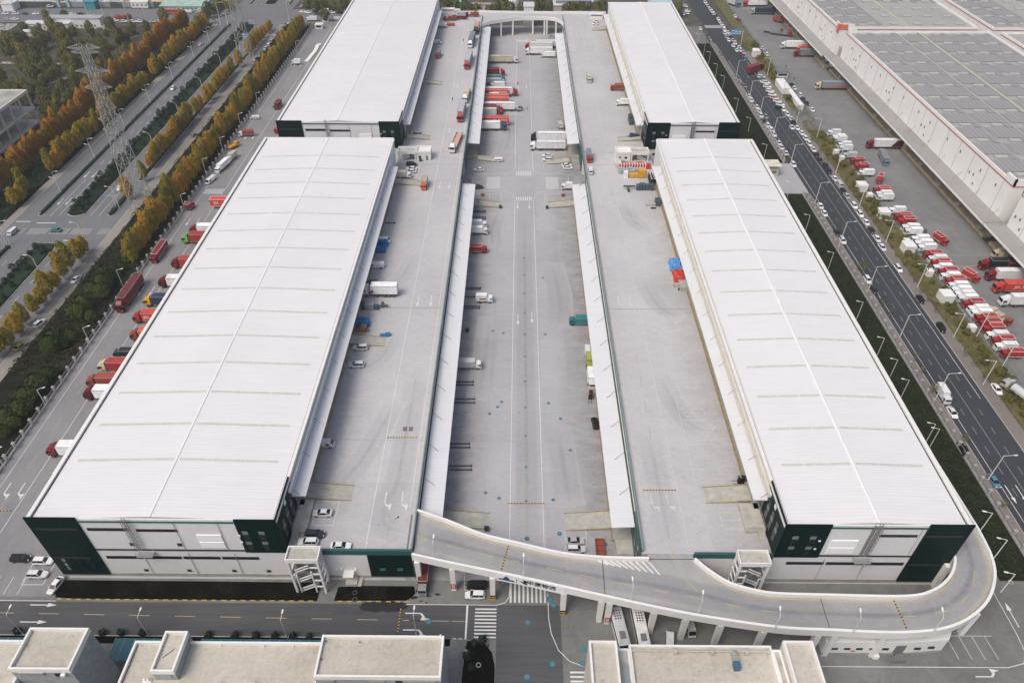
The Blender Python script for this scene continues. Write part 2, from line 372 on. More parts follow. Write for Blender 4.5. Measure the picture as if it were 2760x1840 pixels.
# ------------------------------------------------------------ painted markings
ml, my = MB(), MB()
Z = .02
def line(mb, x0, y0, x1, y1, w=.15, z=Z):
    d = Vector((x1-x0, y1-y0, 0)).normalized(); n = Vector((-d.y, d.x, 0))*w/2
    mb.quad((x0-n.x,y0-n.y,z),(x1-n.x,y1-n.y,z),(x1+n.x,y1+n.y,z),(x0+n.x,y0+n.y,z))
def dashes(mb, x0, y0, x1, y1, on, off, w=.15, z=Z):
    L = math.hypot(x1-x0, y1-y0); t = 0
    while t < L:
        e = min(L, t+on); line(mb, x0+(x1-x0)*t/L, y0+(y1-y0)*t/L, x0+(x1-x0)*e/L, y0+(y1-y0)*e/L, w, z); t += on+off
def path(mb, P, w=.15, z=Z):
    for a, b in zip(P, P[1:]): line(mb, *a, *b, w, z)
def poly(mb, pts, x, y, ang, z=Z, s=1):
    c, q = cos(ang), sin(ang); mb.add([(x+s*(c*u-q*v), y+s*(q*u+c*v), z) for u, v in pts], [tuple(range(len(pts)))])
def arrow(x, y, ang, z=Z, s=1, mb=None):
    mb = mb or ml
    poly(mb, [(-3,-.12),(1.0,-.12),(1.0,.12),(-3,.12)], x, y, ang, z, s); poly(mb, [(1.0,-.5),(3,0),(1.0,.5)], x, y, ang, z, s)
def arrow_turn(x, y, ang, side=1, z=Z, s=1):
    k = side
    poly(ml, [(-3,-.13),(.6,-.13),(.6,.13),(-3,.13)][::1], x, y, ang, z, s)
    poly(ml, [(.6,.14),(1.5,.14*k-1.0*k),(1.1,-1.0*k),(.2,-.1*k)] if k > 0 else [(.2,.1),(1.1,1.0),(1.5,.86),(.6,-.14)], x, y, ang, z, s)
    poly(ml, [(.75,-.85*k),(2.6,-1.35*k),(.55,-1.7*k)] if k < 0 else [(.55,-1.7),(2.6,-1.35),(.75,-.85)], x, y, ang, z, s)
def zebra(x0, y0, x1, y1, n, along, z=Z, w=None, mb=None):
    """n bars across a band; along='x': bars spaced along x, each running in y"""
    ml_ = mb or ml
    for i in range(n):
        if along == 'x':
            p = (x1-x0)/n; ml_.rect(x0+i*p, y0, x0+i*p+p*.45, y1, z)
        else:
            p = (y1-y0)/n; ml_.rect(x0, y0+i*p, x1, y0+i*p+p*.42, z)
for yy in (94,):   # centre yard lines
    line(ml, -1.4, 96, -1.0, 268, .16); line(ml, 7.0, 90, 6.9, 268, .16); line(ml, -1.0, 299, -1.0, 478, .16); line(ml, 7.0, 299, 7.0, 478, .16)
dashes(my, 2.7, 96, 2.7, 265, 4, 6, .14); dashes(my, 2.7, 300, 2.7, 470, 4, 6, .14)
for p in ((6,2320,345),(7,90,345),(6,2322,1370),(7,112,1355),('f',1228,430),('f',1402,415)): p = at(*p); arrow(p[0], p[1], -pi/2)
zebra(-1.2, 85.6, 7.6, 90.9, 9, 'x'); zebra(-.5,268.5,6.5,271.8,9,'x'); zebra(-.5,291,6.5,295,9,'x'); zebra(-.5,472,6.8,476,9,'x')
zebra(-13.5,279,-7.5,290,11,'y'); zebra(12.5,279,18,290,11,'y')
for x in (-19.5, 22.5): line(ml, x, 279, x, 290, .14)
for s in (-1, 1):
    cx = 2.9
    P = [(cx+s*4.0, 268), (cx+s*4.6, 273), (cx+s*7, 276), (cx+s*10, 276.8), (cx+s*21, 277)]; path(ml, P, .14)
    P = [(cx+s*4.0, 299), (cx+s*4.6, 295.5), (cx+s*7, 293.2), (cx+s*10, 292.6), (cx+s*21, 292)]; path(ml, P, .14)
# south road
line(ml, -137, 85.15, -104, 85.1, .15, .03); line(ml, -24.5, 84.95, -4.0, 84.95, .15, .03)
path(ml, [(-4,84.95),(-2.2,85.6),(-1.3,87),(-1.2,90)], .15, .03); path(ml, [at(15,255,760),at(15,262,980),at(15,285,1120),at(15,350,1270),at(15,450,1370),at(15,570,1415)], .15, .03)
dashes(my, -137, 82.4, -14, 81.0, 4.6, 5.6, .16, .03); line(my, -23.5, 81.1, -11, 81.0, .16, .03)
ml.rect(-10.9,77,-10.5,84.8,.03); zebra(-8.9,77.2,-4.1,84.6,9,'y',.03)
zebra(*at(15,460,1560), *at(15,600,1440), 3, 'y', .03)
for r, x, y in ((13,390,865),(13,300,1018)): p = at(r,x,y); arrow(p[0], p[1], 0, .03)
for r, x, y in ((14,1430,940),(14,1410,1090)): p = at(r,x,y); arrow_turn(p[0], p[1], 0, 1, .03)
dashes(ml, -13.5, 76.95, -10.6, 76.9, .8, .5, .2, .17)
# left side yard lanes
line(ml, -126.8, 92, -125, 500, .15); line(ml, -134.6, 92, -134.2, 480, .13)
for y in range(95, 470, 14): line(my, -130.6, y, -130.5, y+5, .14)
for y, t in ((115.5,1),(203,0),(250,0),(330,0),(430,0)):
    for x in (-132.4,-128.7): (arrow_turn if t else arrow)(x, y, -pi/2, **(dict(side=-1) if t else {}))
zebra(-134,273,-125.5,277.5,11,'x')
for a in (0, 1, 2): line(ml, -116+a*3.1-4, 86.6, -116+a*3.1-4, 91.2, .12)
P0 = [at(13,300,490), at(13,190,683), at(13,385,683), at(13,500,480)]; path(ml, P0, .13); line(ml, *at(13,245,585), *at(13,440,585), .12)
# right ground around the ramp
line(ml, 64.9, 71.6, 104, 71.7, .15); path(ml, [(104,71.7),(107.8,72.6),(109.4,75),(109.7,79),(109.6,100)], .15)
for x0 in (94, 96.8, 99.6, 102.4): line(ml, x0, 78.5, x0+.5, 73.4, .11)
line(ml, 93.5, 78.6, 104, 78.6, .11)
p = at(16,2225,950); arrow(p[0], p[1], pi/2); p = at(16,2030,1510); arrow_turn(p[0], p[1], 0, -1)
# parking boxes in the centre yard
path(ml, [at(15,410,410),at(15,410,195),at(15,597,195),at(15,603,405)], .13); line(ml, *at(15,410,262), *at(15,597,262), .1)
path(ml, [at(6,2065,290),at(6,2065,242),at(6,2172,242),at(6,2172,300)], .12); path(ml, [at(7,228,300),at(7,232,245),at(7,380,240)], .12)
path(ml, [at(14,1840,570),at(14,1840,730),at(14,2035,730),at(14,2040,610)], .13)
# avenue lanes
for x in (-190.2,-186.9,-173.9,-170.4):
    dashes(ml, x, 300, x, 505, 4, 7, .15); dashes(ml, x, 20, x, 226, 4, 7, .15); line(ml, x, 254, x, 286, .13); dashes(ml, x, 552, x, 900, 4, 7, .15)
for x in (-188.4,-185.9,-191.8): arrow(x, 266, -pi/2); arrow(x, 290, -pi/2)
for x in (-172, -168.6): arrow(x, 222, pi/2)
jz = MB()
for x0, x1, n in ((-202,-194.5,8),(-192.8,-185,8),(-184,-176.8,8),(-175.8,-168,8),(-165,-160.8,5)): zebra(x0, 240.3, x1, 244.8, n, 'x', mb=jz)
ml.rect(-193,248.5,-185.2,249,Z); ml.rect(-176,235.6,-168,236.1,Z); ml.rect(-202,249.5,-196,250,Z)
# east road
mp_ = jz
line(ml, 127.0, 30, 126.6, 440, .14); line(ml, 137.4, 152, 137.4, 440, .14); line(mp_, 132.0, 30, 132.1, 430, .12)
for x in (129.5, 134.8): dashes(mp_, x, 30, x, 430, 2.6, 4.6, .13)
for x in (128.1, 130.9): arrow(x, 117, -pi/2)
zebra(*at('a',650,600), *at('a',1000,540), 12, 'x')
# east yard
for y in (228.5, 221.5): line(my, 152, y, 179, y, .2)
struct('worn_markings', mp_, mat('grey_line_paint', (.34,.34,.33), .8, noise=.25, nscale=1.5)); struct('white_markings', ml, WLINE); struct('yellow_markings', my, YELF)
# manholes with a painted blue ring
t = thing('manhole', '', 'manhole', 'manholes ringed with blue paint in the yard')
mm = MB(); mm.tube((0,0,.02),(0,0,.055),.36,12); obj('cover', mm, GREYM, t)
mm = MB(); mm.prism([(.85*cos(a)*(1 if i % 2 else .84), .85*sin(a)*(1 if i % 2 else .84)) for i, a in enumerate([2*pi*i/16 for i in range(16)])], .015, .032); obj('painted_ring', mm, BLUE, t)
spots = [(15,275,815),(15,308,865),(15,75,1020),(15,578,1265),(15,300,1395),(15,562,1387),(15,68,1510),(14,1520,1015),(15,360,225),(15,70,270),(15,770,320),
         (11,370,760),(11,458,1043),(10,2030,1425),(10,2152,1473),(10,2067,715),(10,2138,655),(10,2175,610),(6,2190,1493),(6,2097,1472),(11,262,622),(11,303,1488),(7,210,995),(7,233,1503)]
cen = [(2.75, 102.6+11.15*i) for i in range(12)]
for i, p in enumerate([at(*q) for q in spots]+cen):
    lb = (f'blue-ringed manhole on the centre yard lane, {nth(i-23)} from the front bridge' if i >= 24 else
          f'blue-ringed manhole set in the grey paving, {nth(i+1)} of the loose ones from the bridge corner')
    if i == 0: t.location = (p[0], p[1], 0); t['label'] = lb
    else: dup(t, (p[0], p[1], 0), 0, lb, t['group'], (.5,.5,1) if i >= 24 else (.62,.62,1) if i >= 11 else (.78,.78,1))
# ------------------------------------------------------------ warehouses of the estate
SKY = mat('skylight_sheet', (.56,.57,.51), .4, noise=.1, nscale=.8)
GUT = mat('gutter_grey', (.07,.07,.072), .8)  # dark grey of the gutters and the thin wall lines
CREAM = mat('cream_flashing', (.68,.65,.58), .6, noise=.08, nscale=.3)
def warehouse(label, x0, x1, y0, y1, dk, front, ycan, sky0, nsky, soft=False):
    """dk=+1: the dock side and truck deck lie east of the building; -1: west"""
    t = thing('warehouse', label, 'warehouse', None, (0, 0, 0)); XD = x1 if dk > 0 else x0; XO = x0 if dk > 0 else x1
    xm = (x0+x1)/2
    w = MB(); w.box(x0, y0, 1.3, x1, y1, 21.3); obj('wall', w, WALLW, t)
    pl = MB(); pl.box(x0+.05, y0-.12, 0, x1-.02, y0, 1.3); pl.box(XO-dk*.1, y0, 0, XO, y1, 1.29); obj('plinth', pl, CONCD, t)
    r = MB(); e, rg = 21.45, 22.35
    r.add([(x0+.9,y0+.35,e),(xm,y0+.35,rg),(xm,y1-.35,rg),(x0+.9,y1-.35,e),(x1-.5,y0+.35,e),(x1-.5,y1-.35,e)], [(0,1,2,3),(1,4,5,2)])
    obj('roof', r, ROOFW, t)
    c = MB(); c.hexa([(xm-.3,y0+.3,rg-.04),(xm+.3,y0+.3,rg-.04),(xm+.3,y1-.3,rg-.04),(xm-.3,y1-.3,rg-.04)], [(xm-.12,y0+.3,rg+.16),(xm+.12,y0+.3,rg+.16),(xm+.12,y1-.3,rg+.16),(xm-.12,y1-.3,rg+.16)]); obj('ridge_cap', c, mat('ridge_white', (.80,.80,.80) if dk < 0 else (.77,.77,.775), .5), t)
    g = MB(); xo = XO+dk*.02
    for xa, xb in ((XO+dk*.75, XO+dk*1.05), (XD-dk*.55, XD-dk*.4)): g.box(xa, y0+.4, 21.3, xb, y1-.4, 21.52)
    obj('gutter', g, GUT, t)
    p = MB()
    p.box(XO-dk*.06, y0, 20.9, XO+dk*.74, y1, 22.0); p.box(XD-dk*.38, y0, 20.9, XD+dk*.35, y1, 21.75)
    p.box(x0, y0-.02, 21.3, x1, y0+.32, 21.95); p.box(x0, y1-.32, 21.3, x1, y1+.02, 22.1)
    p.box(XO-dk*.55, y0+12.5, 20.4, XO-dk*.07, y1, 21.55)
    obj('parapet', p, PARA, t)
    # skylight strips, three lengths either side of the ridge
    for i in range(nsky):
        yy = sky0+11.15*i
        if yy > y1-4: break
        s = MB(); wd = .75 if not soft else .5
        for sg in (-1, 1):
            half = (x1-x0)/2-3.9 if dk > 0 or 1 else 16
            for k in range(3):
                a, b = .55+half*k/3+.12, .55+half*(k+1)/3-.12
                za, zb = rg-(rg-e)*a/((x1-x0)/2)+.05, rg-(rg-e)*b/((x1-x0)/2)+.05
                xa, xb = xm+sg*a, xm+sg*b
                P = [(xa,yy-wd/2,za),(xb,yy-wd/2,zb),(xb,yy+wd/2,zb),(xa,yy+wd/2,za)]
                s.hexa([(q[0],q[1],q[2]-.1) for q in (P if sg > 0 else P[::-1])], P if sg > 0 else P[::-1])
        obj('skylight', s, SKY if not soft else CANOPY, t)
    # front facade
    F = y0
    def pan(mt, name, xa, xb, za, zb, th=.12, lab=None):
        q = MB(); q.box(min(xa,xb), F-th, za, max(xa,xb), F-.005, zb); return obj(name, q, mt, t, lab)
    X = lambda d: XO+dk*d            # distance from the outer corner
    Wd = x1-x0
    lg = Wd-8.7 if dk > 0 else Wd-9.6
    gl = 10.9 if dk > 0 else 9.2
    pan(TEAL, 'green_panel', X(-.15), X(gl), .9, 22.55, .3)
    q = MB(); q.box(min(X(lg),XD+dk*.12), F-.3, 10.3, max(X(lg),XD+dk*.12), F-.005, 22.3)
    q.box(min(XD,XD+dk*.3), F-.3, 10.3, max(XD,XD+dk*.3), F+11.6, 22.3); obj('green_panel', q, TEAL, t)
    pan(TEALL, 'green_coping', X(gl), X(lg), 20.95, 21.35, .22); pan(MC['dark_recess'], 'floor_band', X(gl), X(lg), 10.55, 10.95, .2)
    wins = [(-92.9+104.9,-83.9+104.9,17.9,18.8), (-82.3+104.9,-73.4+104.9,17.7,18.5)] if dk > 0 else [(97-86.4,97-78.3,18.0,18.75)]
    for a, b, c_, d in wins: pan(GLASS, 'strip_window', X(a), X(b), c_, d, .16)
    n = 4 if dk > 0 else 3; a0, b0 = (12.1, 47.2) if dk > 0 else (9.6, 36.4)
    for i in range(n): pan(GLASS, 'strip_window', X(a0+(b0-a0)*i/n+.25), X(a0+(b0-a0)*(i+1)/n-.25), 7.3, 8.2, .16)
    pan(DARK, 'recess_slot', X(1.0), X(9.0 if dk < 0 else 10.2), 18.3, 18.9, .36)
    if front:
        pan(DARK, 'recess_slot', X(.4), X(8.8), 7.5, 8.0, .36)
        if dk > 0:
            for a in (19.4, 30.0): pan(DARK, 'small_window', X(a), X(a+.95), 12.3, 13.3, .14)
        for a in ((19.2, 29.2, 39.6, 47.6) if dk > 0 else ()): pan(DARK, 'small_window', X(a), X(a+.9), 2.1, 2.9, .14)
    if front and dk > 0:
        for a, w in ((1.9,.7),(4.9,1.1),(7.7,1.1)):
            for zz in (6.2,4.4,2.9): pan(GLASSB if w < 1 else GLASS, 'office_window', X(a), X(a+w), zz, zz+1.1, .34)
    lv = (35.2, 40.6) if dk > 0 else (22.6, 28.4)
    for z0_, z1_ in ((14.5,16.6),(11.8,13.9)): pan(mat('louvre_white', (.92,.92,.94), .4), 'louvre', X(lv[0]), X(lv[1]), z0_, z1_, .18)
    for a in ((45.6, 49.2) if dk > 0 else (32.2, 36.0)):
        for z0_, z1_, mt in ((17.2,18.3,GLASSB),(15.0,17.0,GLASS),(13.5,14.5,GLASSB),(11.4,13.3,GLASS)): pan(mt, 'office_window', X(a), X(a+1.3), z0_, z1_, .35)
    for a, zz in (((44.6,16.6),(44.6,14.2)) if dk > 0 else ((31.0,16.6),(31.2,13.6))): pan(WHITE, 'air_unit', X(a), X(a+.45), zz, zz+.35, .5)
    # windows in the green side panel (dark slots)
    for yy in (y0+2.2, y0+5.2, y0+8.2):
        for z0_, z1_, mt in ((16.9,18.5,GLASS),(15.3,16.6,GLASSB),(12.4,15.0,GLASS)):
            q = MB(); q.box(XD+dk*.3, yy, z0_, XD+dk*.36, yy+1.3, z1_); obj('office_window', q, mt, t)
    if front:
        q = MB(); q.box(XD+dk*.31, y0+5.6, 19.3, XD+dk*.37, y0+6.7, 20.5); obj('number_plate', q, WHITE, t)
    # cable riser and service platform
    ca = 21.5 if dk > 0 else 19.9; q = MB()
    for dx in (-.28, .28): q.tube((X(ca+dx), F-.6, 11.2), (X(ca+dx), F-.6, 23.1), .09, 5)
    for k in range(22): q.bar((X(ca-.3), F-.6, 11.4+k*.5), (X(ca+.3), F-.6, 11.4+k*.5), .08, .08)
    for k in range(7): q.bar((X(ca-.4), F-1.25, 13+k*1.4), (X(ca+.4), F-1.25, 13+k*1.4), .05, .06); q.bar((X(ca-.4), F-1.25, 13+k*1.4), (X(ca-.4), F-.1, 13+k*1.4), .05, .06); q.bar((X(ca+.4), F-1.25, 13+k*1.4), (X(ca+.4), F-.1, 13+k*1.4), .05, .06)
    for dx in (-.4, 0, .4): q.tube((X(ca+dx), F-1.25, 13), (X(ca+dx), F-1.25, 23.3), .055, 4)
    if dk < 0: q.box(min(X(ca+.5),X(ca+1)), F-.35, 11, max(X(ca+.5),X(ca+1)), F-.01, 22)
    obj('roof_ladder', q, mat('ladder_grey', (.2,.205,.2), .6), t)
    q = MB(); xa = X(ca-1 if dk > 0 else ca-1.5); xb = X(ca+2.5 if dk > 0 else ca+2)
    q.box(min(xa,xb), F-1.5, 9.75, max(xa,xb), F-.02, 9.9)
    for i in range(9):
        xx = xa+(xb-xa)*i/8; q.tube((xx,F-1.45,9.9),(xx,F-1.45,11),.03,4)
    for zz in (10.4, 11.0): q.bar((xa,F-1.45,zz),(xb,F-1.45,zz),.05,.05); q.bar((xa,F-1.45,zz),(xa,F,zz),.05,.05); q.bar((xb,F-1.45,zz),(xb,F,zz),.05,.05)
    obj('service_platform', q, METAL, t)
    q = MB()
    for a in ((31.3,40.9) if dk > 0 else (10.2,19.7)): q.tube((X(a),F-.15,11),(X(a),F-.15,20.9),.06,5)
    for a in ((10.6+10.4,31.4,41.8) if dk > 0 else (18.6,28)): q.tube((X(a),F-.15,1.3),(X(a),F-.15,9.6),.06,5)
    obj('downpipe', q, METAL, t)
    # dock side: upper canopy over the deck, high window slots, doors, tie rods
    c0, c1 = ycan
    q = MB(); z1_, z0_ = 17.15, 16.9
    q.hexa([(min(XD,XD+dk*3.5),c0,16.8),(max(XD,XD+dk*3.5),c0,16.8),(max(XD,XD+dk*3.5),c1,16.8),(min(XD,XD+dk*3.5),c1,16.8)],
           [(min(XD,XD+dk*3.5),c0,17.1 if dk<0 else 17.25),(max(XD,XD+dk*3.5),c0,17.25 if dk<0 else 17.1),(max(XD,XD+dk*3.5),c1,17.25 if dk<0 else 17.1),(min(XD,XD+dk*3.5),c1,17.1 if dk<0 else 17.25)])
    can = obj('dock_canopy', q, CANOPY, t)
    q = MB()
    for i in range(int((c1-c0)/11.15)+1):
        yy = c0+.4+11.15*i; q.tube((XD+dk*.05,yy,19.6),(XD+dk*2.0,yy,17.25),.05,4); q.box(XD+dk*.06,yy-.12,19.45,XD+dk*.2,yy+.12,19.75)
    obj('tie_rod', q, GREYM, can)
    q = MB(); q.box(XD, c0, 17.62, XD+dk*.5, c1, 18.3); q.box(XD, c0-1, 19.3, XD+dk*.7, c1+2, 20.2)
    obj('wall_cornice', q, WHITE if dk > 0 else CREAM, t)
    q = MB(); q.box(XD, c0-1, 20.25, XD+dk*.1, c1+2, 20.6); q.box(XD, c0, 17.3, XD+dk*.2, c1, 17.58); obj('dark_line', q, GUT, t)  # two thin dark lines along the wall, between the white bands
    q = MB(); i = 0
    while c0+1.6+11.15*i+8.6 < c1: q.box(XD, c0+1.4+11.15*i, 18.35, XD+dk*.06, c0+10.3+11.15*i, 19.2); i += 1
    obj('clerestory_window', q, mat('slot_grey', (.2,.21,.2), .5), t)
    q = MB(); i = 0
    while c0+3+5.57*i+3 < c1: q.box(XD, c0+2+5.57*i, 11.3, XD+dk*.08, c0+5.2+5.57*i, 15); i += 1
    obj('dock_door', q, GREYM, t)
    q = MB(); q.box(XD, c0+2, 10.0, XD+dk*1.6, c1-1, 11.15); obj('dock_platform', q, CONCD, t)
    q = MB(); q.box(XD+dk*1.6, c0+2, 10.1, XD+dk*1.9, c1-1, 11.0); obj('dock_bumper', q, mat('worn_ochre', (.33,.24,.12), .9, noise=.5, nscale=1.2), t)
    return t
warehouse('largest white-roofed warehouse at the front left, dark green corner panels and thin cross skylights', -104.9,-51.5,91.6,281,1,True,(101.8,265),108,15)
warehouse('white-roofed warehouse behind the front-left one, its plain roof running off the top edge', -104.4,-51.4,296.9,498,1,False,(306,478),308,13,True)
warehouse('narrower white-roofed warehouse at the front right, encircled by the curving ramp', 57.7,97.1,91.4,281,-1,True,(101.6,266),108,15)
warehouse('white-roofed warehouse at the rear right, warm cream wall beside its deck', 56.3,95.9,296.6,478.5,-1,False,(306,470),308,13,True)
# ------------------------------------------------------------ raised truck decks with their lower canopies
def deck(label, xw, xi, dk, yfront):
    """xw: warehouse side, xi: courtyard side"""
    t = thing('truck_deck', label, 'truck deck')
    a, b = min(xw, xi), max(xw, xi); ins = .25*(-dk)
    q = MB(); q.box(a, 92, 9.0, b, 503, 10.0); obj('deck_slab', q, P_DECK, t)
    q = MB()
    for y0, y1 in ((92.0,272.5),(293.5,502)): q.box(a+.3, y0, 0, b-.3, y1, 9.0)
    obj('lower_wall', q, WALLW, t)
    q = MB()
    for y in (273.6, 282, 292.6):
        for k in range(4): x = a+1.2+(b-a-2.4)*k/3; q.box(x-.45, y-.45, 0, x+.45, y+.45, 9.0)
    obj('column', q, WALLN, t)
    q = MB()
    for y0, y1 in ((92.3,272.5),(293.5,490)): q.box(xi-dk*.32, y0, 9.2, xi+dk*.02, y1, 11.15)
    for y0, y1 in ((272.5,293.5),): q.box(xi-dk*.3, y0, 8.4, xi+dk*.0, y1, 11.1)
    obj('parapet', q, COPING, t)
    q = MB()
    for y0, y1 in ((103.5,272.5),(297,480)): q.box(xi+dk*.02, y0, 9.3, xi+dk*.12, y1, 9.85)
    obj('white_band', q, PARA, t)
    q = MB()
    for y0, y1 in ((103.5,272.5),(297,480)): q.box(xi+dk*.02, y0, 10.05, xi+dk*.06, y1, 11.1)
    q.box(xi+dk*.02, 92.3, 0.8, xi+dk*.14, 103.5, 11.1); q.box(xi+dk*.02, 268.5, .8, xi+dk*.14, 272.5, 11.1); q.box(xi+dk*.02, 293.5, .8, xi+dk*.14, 305, 11.1)
    obj('green_panel', q, TEALL, t)
    q = MB()
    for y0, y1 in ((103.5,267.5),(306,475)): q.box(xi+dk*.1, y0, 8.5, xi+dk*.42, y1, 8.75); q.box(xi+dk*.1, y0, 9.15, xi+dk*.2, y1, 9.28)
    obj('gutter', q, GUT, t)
    q = MB(); s = 1
    for y in (94.5, 98.2):
        for z0, z1 in ((6,8.2),(2.3,5.2)): q.box(xi+dk*.14, y, z0, xi+dk*.2, y+1.5, z1)
    obj('window', q, GLASS, t)
    for y0, y1 in ((102.5 if dk > 0 else 100.2,267.5),(306,475 if dk > 0 else 463)):
        q = MB(); A, B = xi+dk*.43, xi+dk*5.8; zA, zB = 8.45, 8.1
        P = [(A,y0,zA),(B,y0,zB),(B,y1,zB),(A,y1,zA)] if dk > 0 else [(B,y0,zB),(A,y0,zA),(A,y1,zA),(B,y1,zB)]
        q.hexa([(p[0],p[1],p[2]-.28) for p in P], P); c = obj('dock_canopy', q, CANOPY, t)
        q = MB(); i = 0
        while y0+9.5+11.15*i < y1: yy = y0+9.3+11.15*i; q.tube((xi+dk*.3,yy+1.2,10.3),(xi+dk*3.1,yy,8.4),.055,4); i += 1
        q.tube((xi+dk*.3,y1-.6,10.3),(xi+dk*3.1,y1-1.6,8.4),.055,4)
        obj('tie_rod', q, GREYM, c)
        q = MB(); i = 0
        while y0+3+5.57*i+3 < y1: q.box(xi, y0+3+5.57*i, 1.3, xi+dk*.1, y0+6.4+5.57*i, 5.2); i += 1
        obj('dock_door', q, GREYM, t)
        q = MB(); q.box(xi, y0+1.5, 0, xi+dk*4.6, y1-1, 1.25); obj('dock_platform', q, CONCD, t)
        q = MB(); q.box(xi+dk*4.6, y0+1.5, .1, xi+dk*4.85, y1-1, 1.1); obj('dock_bumper', q, MC['worn_ochre'], t)
    # painted lines and joints on the deck
    l1 = MB()
    def ln(x0, y0, x1, y1, w=.15): line(l1, x0, y0, x1, y1, w, 10.02)
    xl = xi-dk*10.7; ln(xl, 94, xl+.2, 480, .16); ln(xi-dk*1.9, 104, xi-dk*1.2, 479, .14)
    return t, l1
t1, l1 = deck('raised concrete truck deck along the left warehouses, courtyard on its right', -51.5, -23.1, 1, 91.6)
d1 = []
for x in (-31.2,-27.2): d1.append((x, 105.6, 1))
for p in ((6,1425,1205),(6,1540,1205),(6,1620,165),(6,1705,165),(2,1708,1170),(2,1780,770),(2,1872,270)): p = at(*p,10); d1.append((p[0], p[1], 0))
ml_save = ml; ml = l1
for x, y, tn in d1: (arrow_turn(x, y, -pi/2, -1, 10.02) if tn else arrow(x, y, -pi/2, 10.02))
path(ml, [(-33.5,94.5),(-33.9,92.6),(-30,92.2)], .14, 10.02)
for P in ([(14,470,150),(14,490,0),(10,520,1500),(10,715,1505),(14,660,150),(14,470,150)],[(6,1240,110),(6,1400,110),(2,1440,1480)],[(2,1330,1270),(2,1350,1190),(2,1520,1200)]): path(ml, [at(*q, 10) for q in P], .12, 10.02)
obj('lane_marking', ml, WLINE, t1)
q = MB(); dashes(q, -29.3, 96, -28.6, 150, 5, 4.5, .16, 10.02); obj('yellow_marking', q, YELF, t1)
q = MB(); q.box(-24.5,92.2,10.0,-24.1,102,10.03); q.box(-51,125.3,10.0,-24,125.36,10.015)
for y in (281.5, 181.4, 293.4): q.box(-51,y,10.0,-24,y+.14,10.016)
for x in (-29.3,-27.7): q.box(x-.55,128.4,10,x+.55,130,10.02)
obj('joint_strip', q, GREYM, t1)
t2, l2 = deck('raised concrete truck deck along the right warehouses, courtyard on its left', 57.7, 28.4, -1, 91.4)
ml = l2
for x in (32.6,36.4): arrow_turn(x, 105.6, -pi/2, -1, 10.02)
for p in ((7,728,300),(7,812,300),(7,893,1205),(7,997,1205),(3,625,1218),(3,692,1218),(3,455,302),(3,508,302)): p = at(*p,10); arrow(p[0], p[1], -pi/2, 10.02)
for P in ([(15,1785,0),(15,1830,180),(15,2035,183),(15,1970,0),(15,1785,0)],): path(ml, [at(*q, 10) for q in P], .12, 10.02)
for yy in (35,105): line(ml, *at(15,1800+yy*.28,yy,10), *at(15,1978+yy*.3,yy,10), .1, 10.02)
for i in range(14): y = 112+i*4.2; line(ml, 44.2, y, 51, y, .1, 10.02)
line(ml, 44.1,110,44.1,170,.1,10.02); line(ml, 44.1,235,44.1,262,.1,10.02)
for i in range(6): line(ml, 44.2, 236+i*4.6, 52, 236+i*4.6, .1, 10.02)
obj('lane_marking', ml, mat('worn_line_paint', (.55,.55,.54), .85, noise=.3, nscale=1.2), t2)
q = MB(); dashes(q, 35.1, 96, 35.4, 160, 4, 6, .14, 10.02); obj('yellow_marking', q, YELF, t2)
q = MB()
for y in (281.5, 181.4, 293.4): q.box(29,y,10.0,57,y+.14,10.016)
obj('joint_strip', q, GREYM, t2)
ml = ml_save
# speed humps: dark and yellow dashes
def hump(label, p, q_, z):
    t = thing('speed_hump', label, 'speed hump'); L = math.hypot(q_[0]-p[0], q_[1]-p[1]); n = int(L/.36); a = MB()
    d = Vector((q_[0]-p[0], q_[1]-p[1], 0))/n
    for i in range(n): a.mat(i % 2).bar((p[0]+d.x*i,p[1]+d.y*i,z+.03),(p[0]+d.x*(i+1),p[1]+d.y*(i+1),z+.03),.26,.06)
    obj('hump_body', a, [BLACK, YEL], t)
hump('black and yellow speed hump across the front-left deck', at(10,1145,930,10), at(10,1415,930,10), 10)
hump('black and yellow speed hump across the front-right deck', at(11,1115,1402,10), at(11,1408,1402,10), 10)
hump('black and yellow speed hump across the courtyard centre lane', at(10,2232,1522,0), at(11,238,1522,0), .02)
hump('black and yellow speed hump on the curved bridge beside the blue emblem', at(14,2235,335,10), at(14,2172,560,10), 10)
hump('black and yellow speed hump on the bridge before the right-hand bend', at(16,1165,825,10), at(16,1285,1090,10), 10)
hump('black and yellow speed hump across the front road', at(14,1270,885,0), at(14,1240,1125,0), .02)
hump('black and yellow speed hump on the side road at the far left', at(13,0,22,0), at(13,100,22,0), .02)
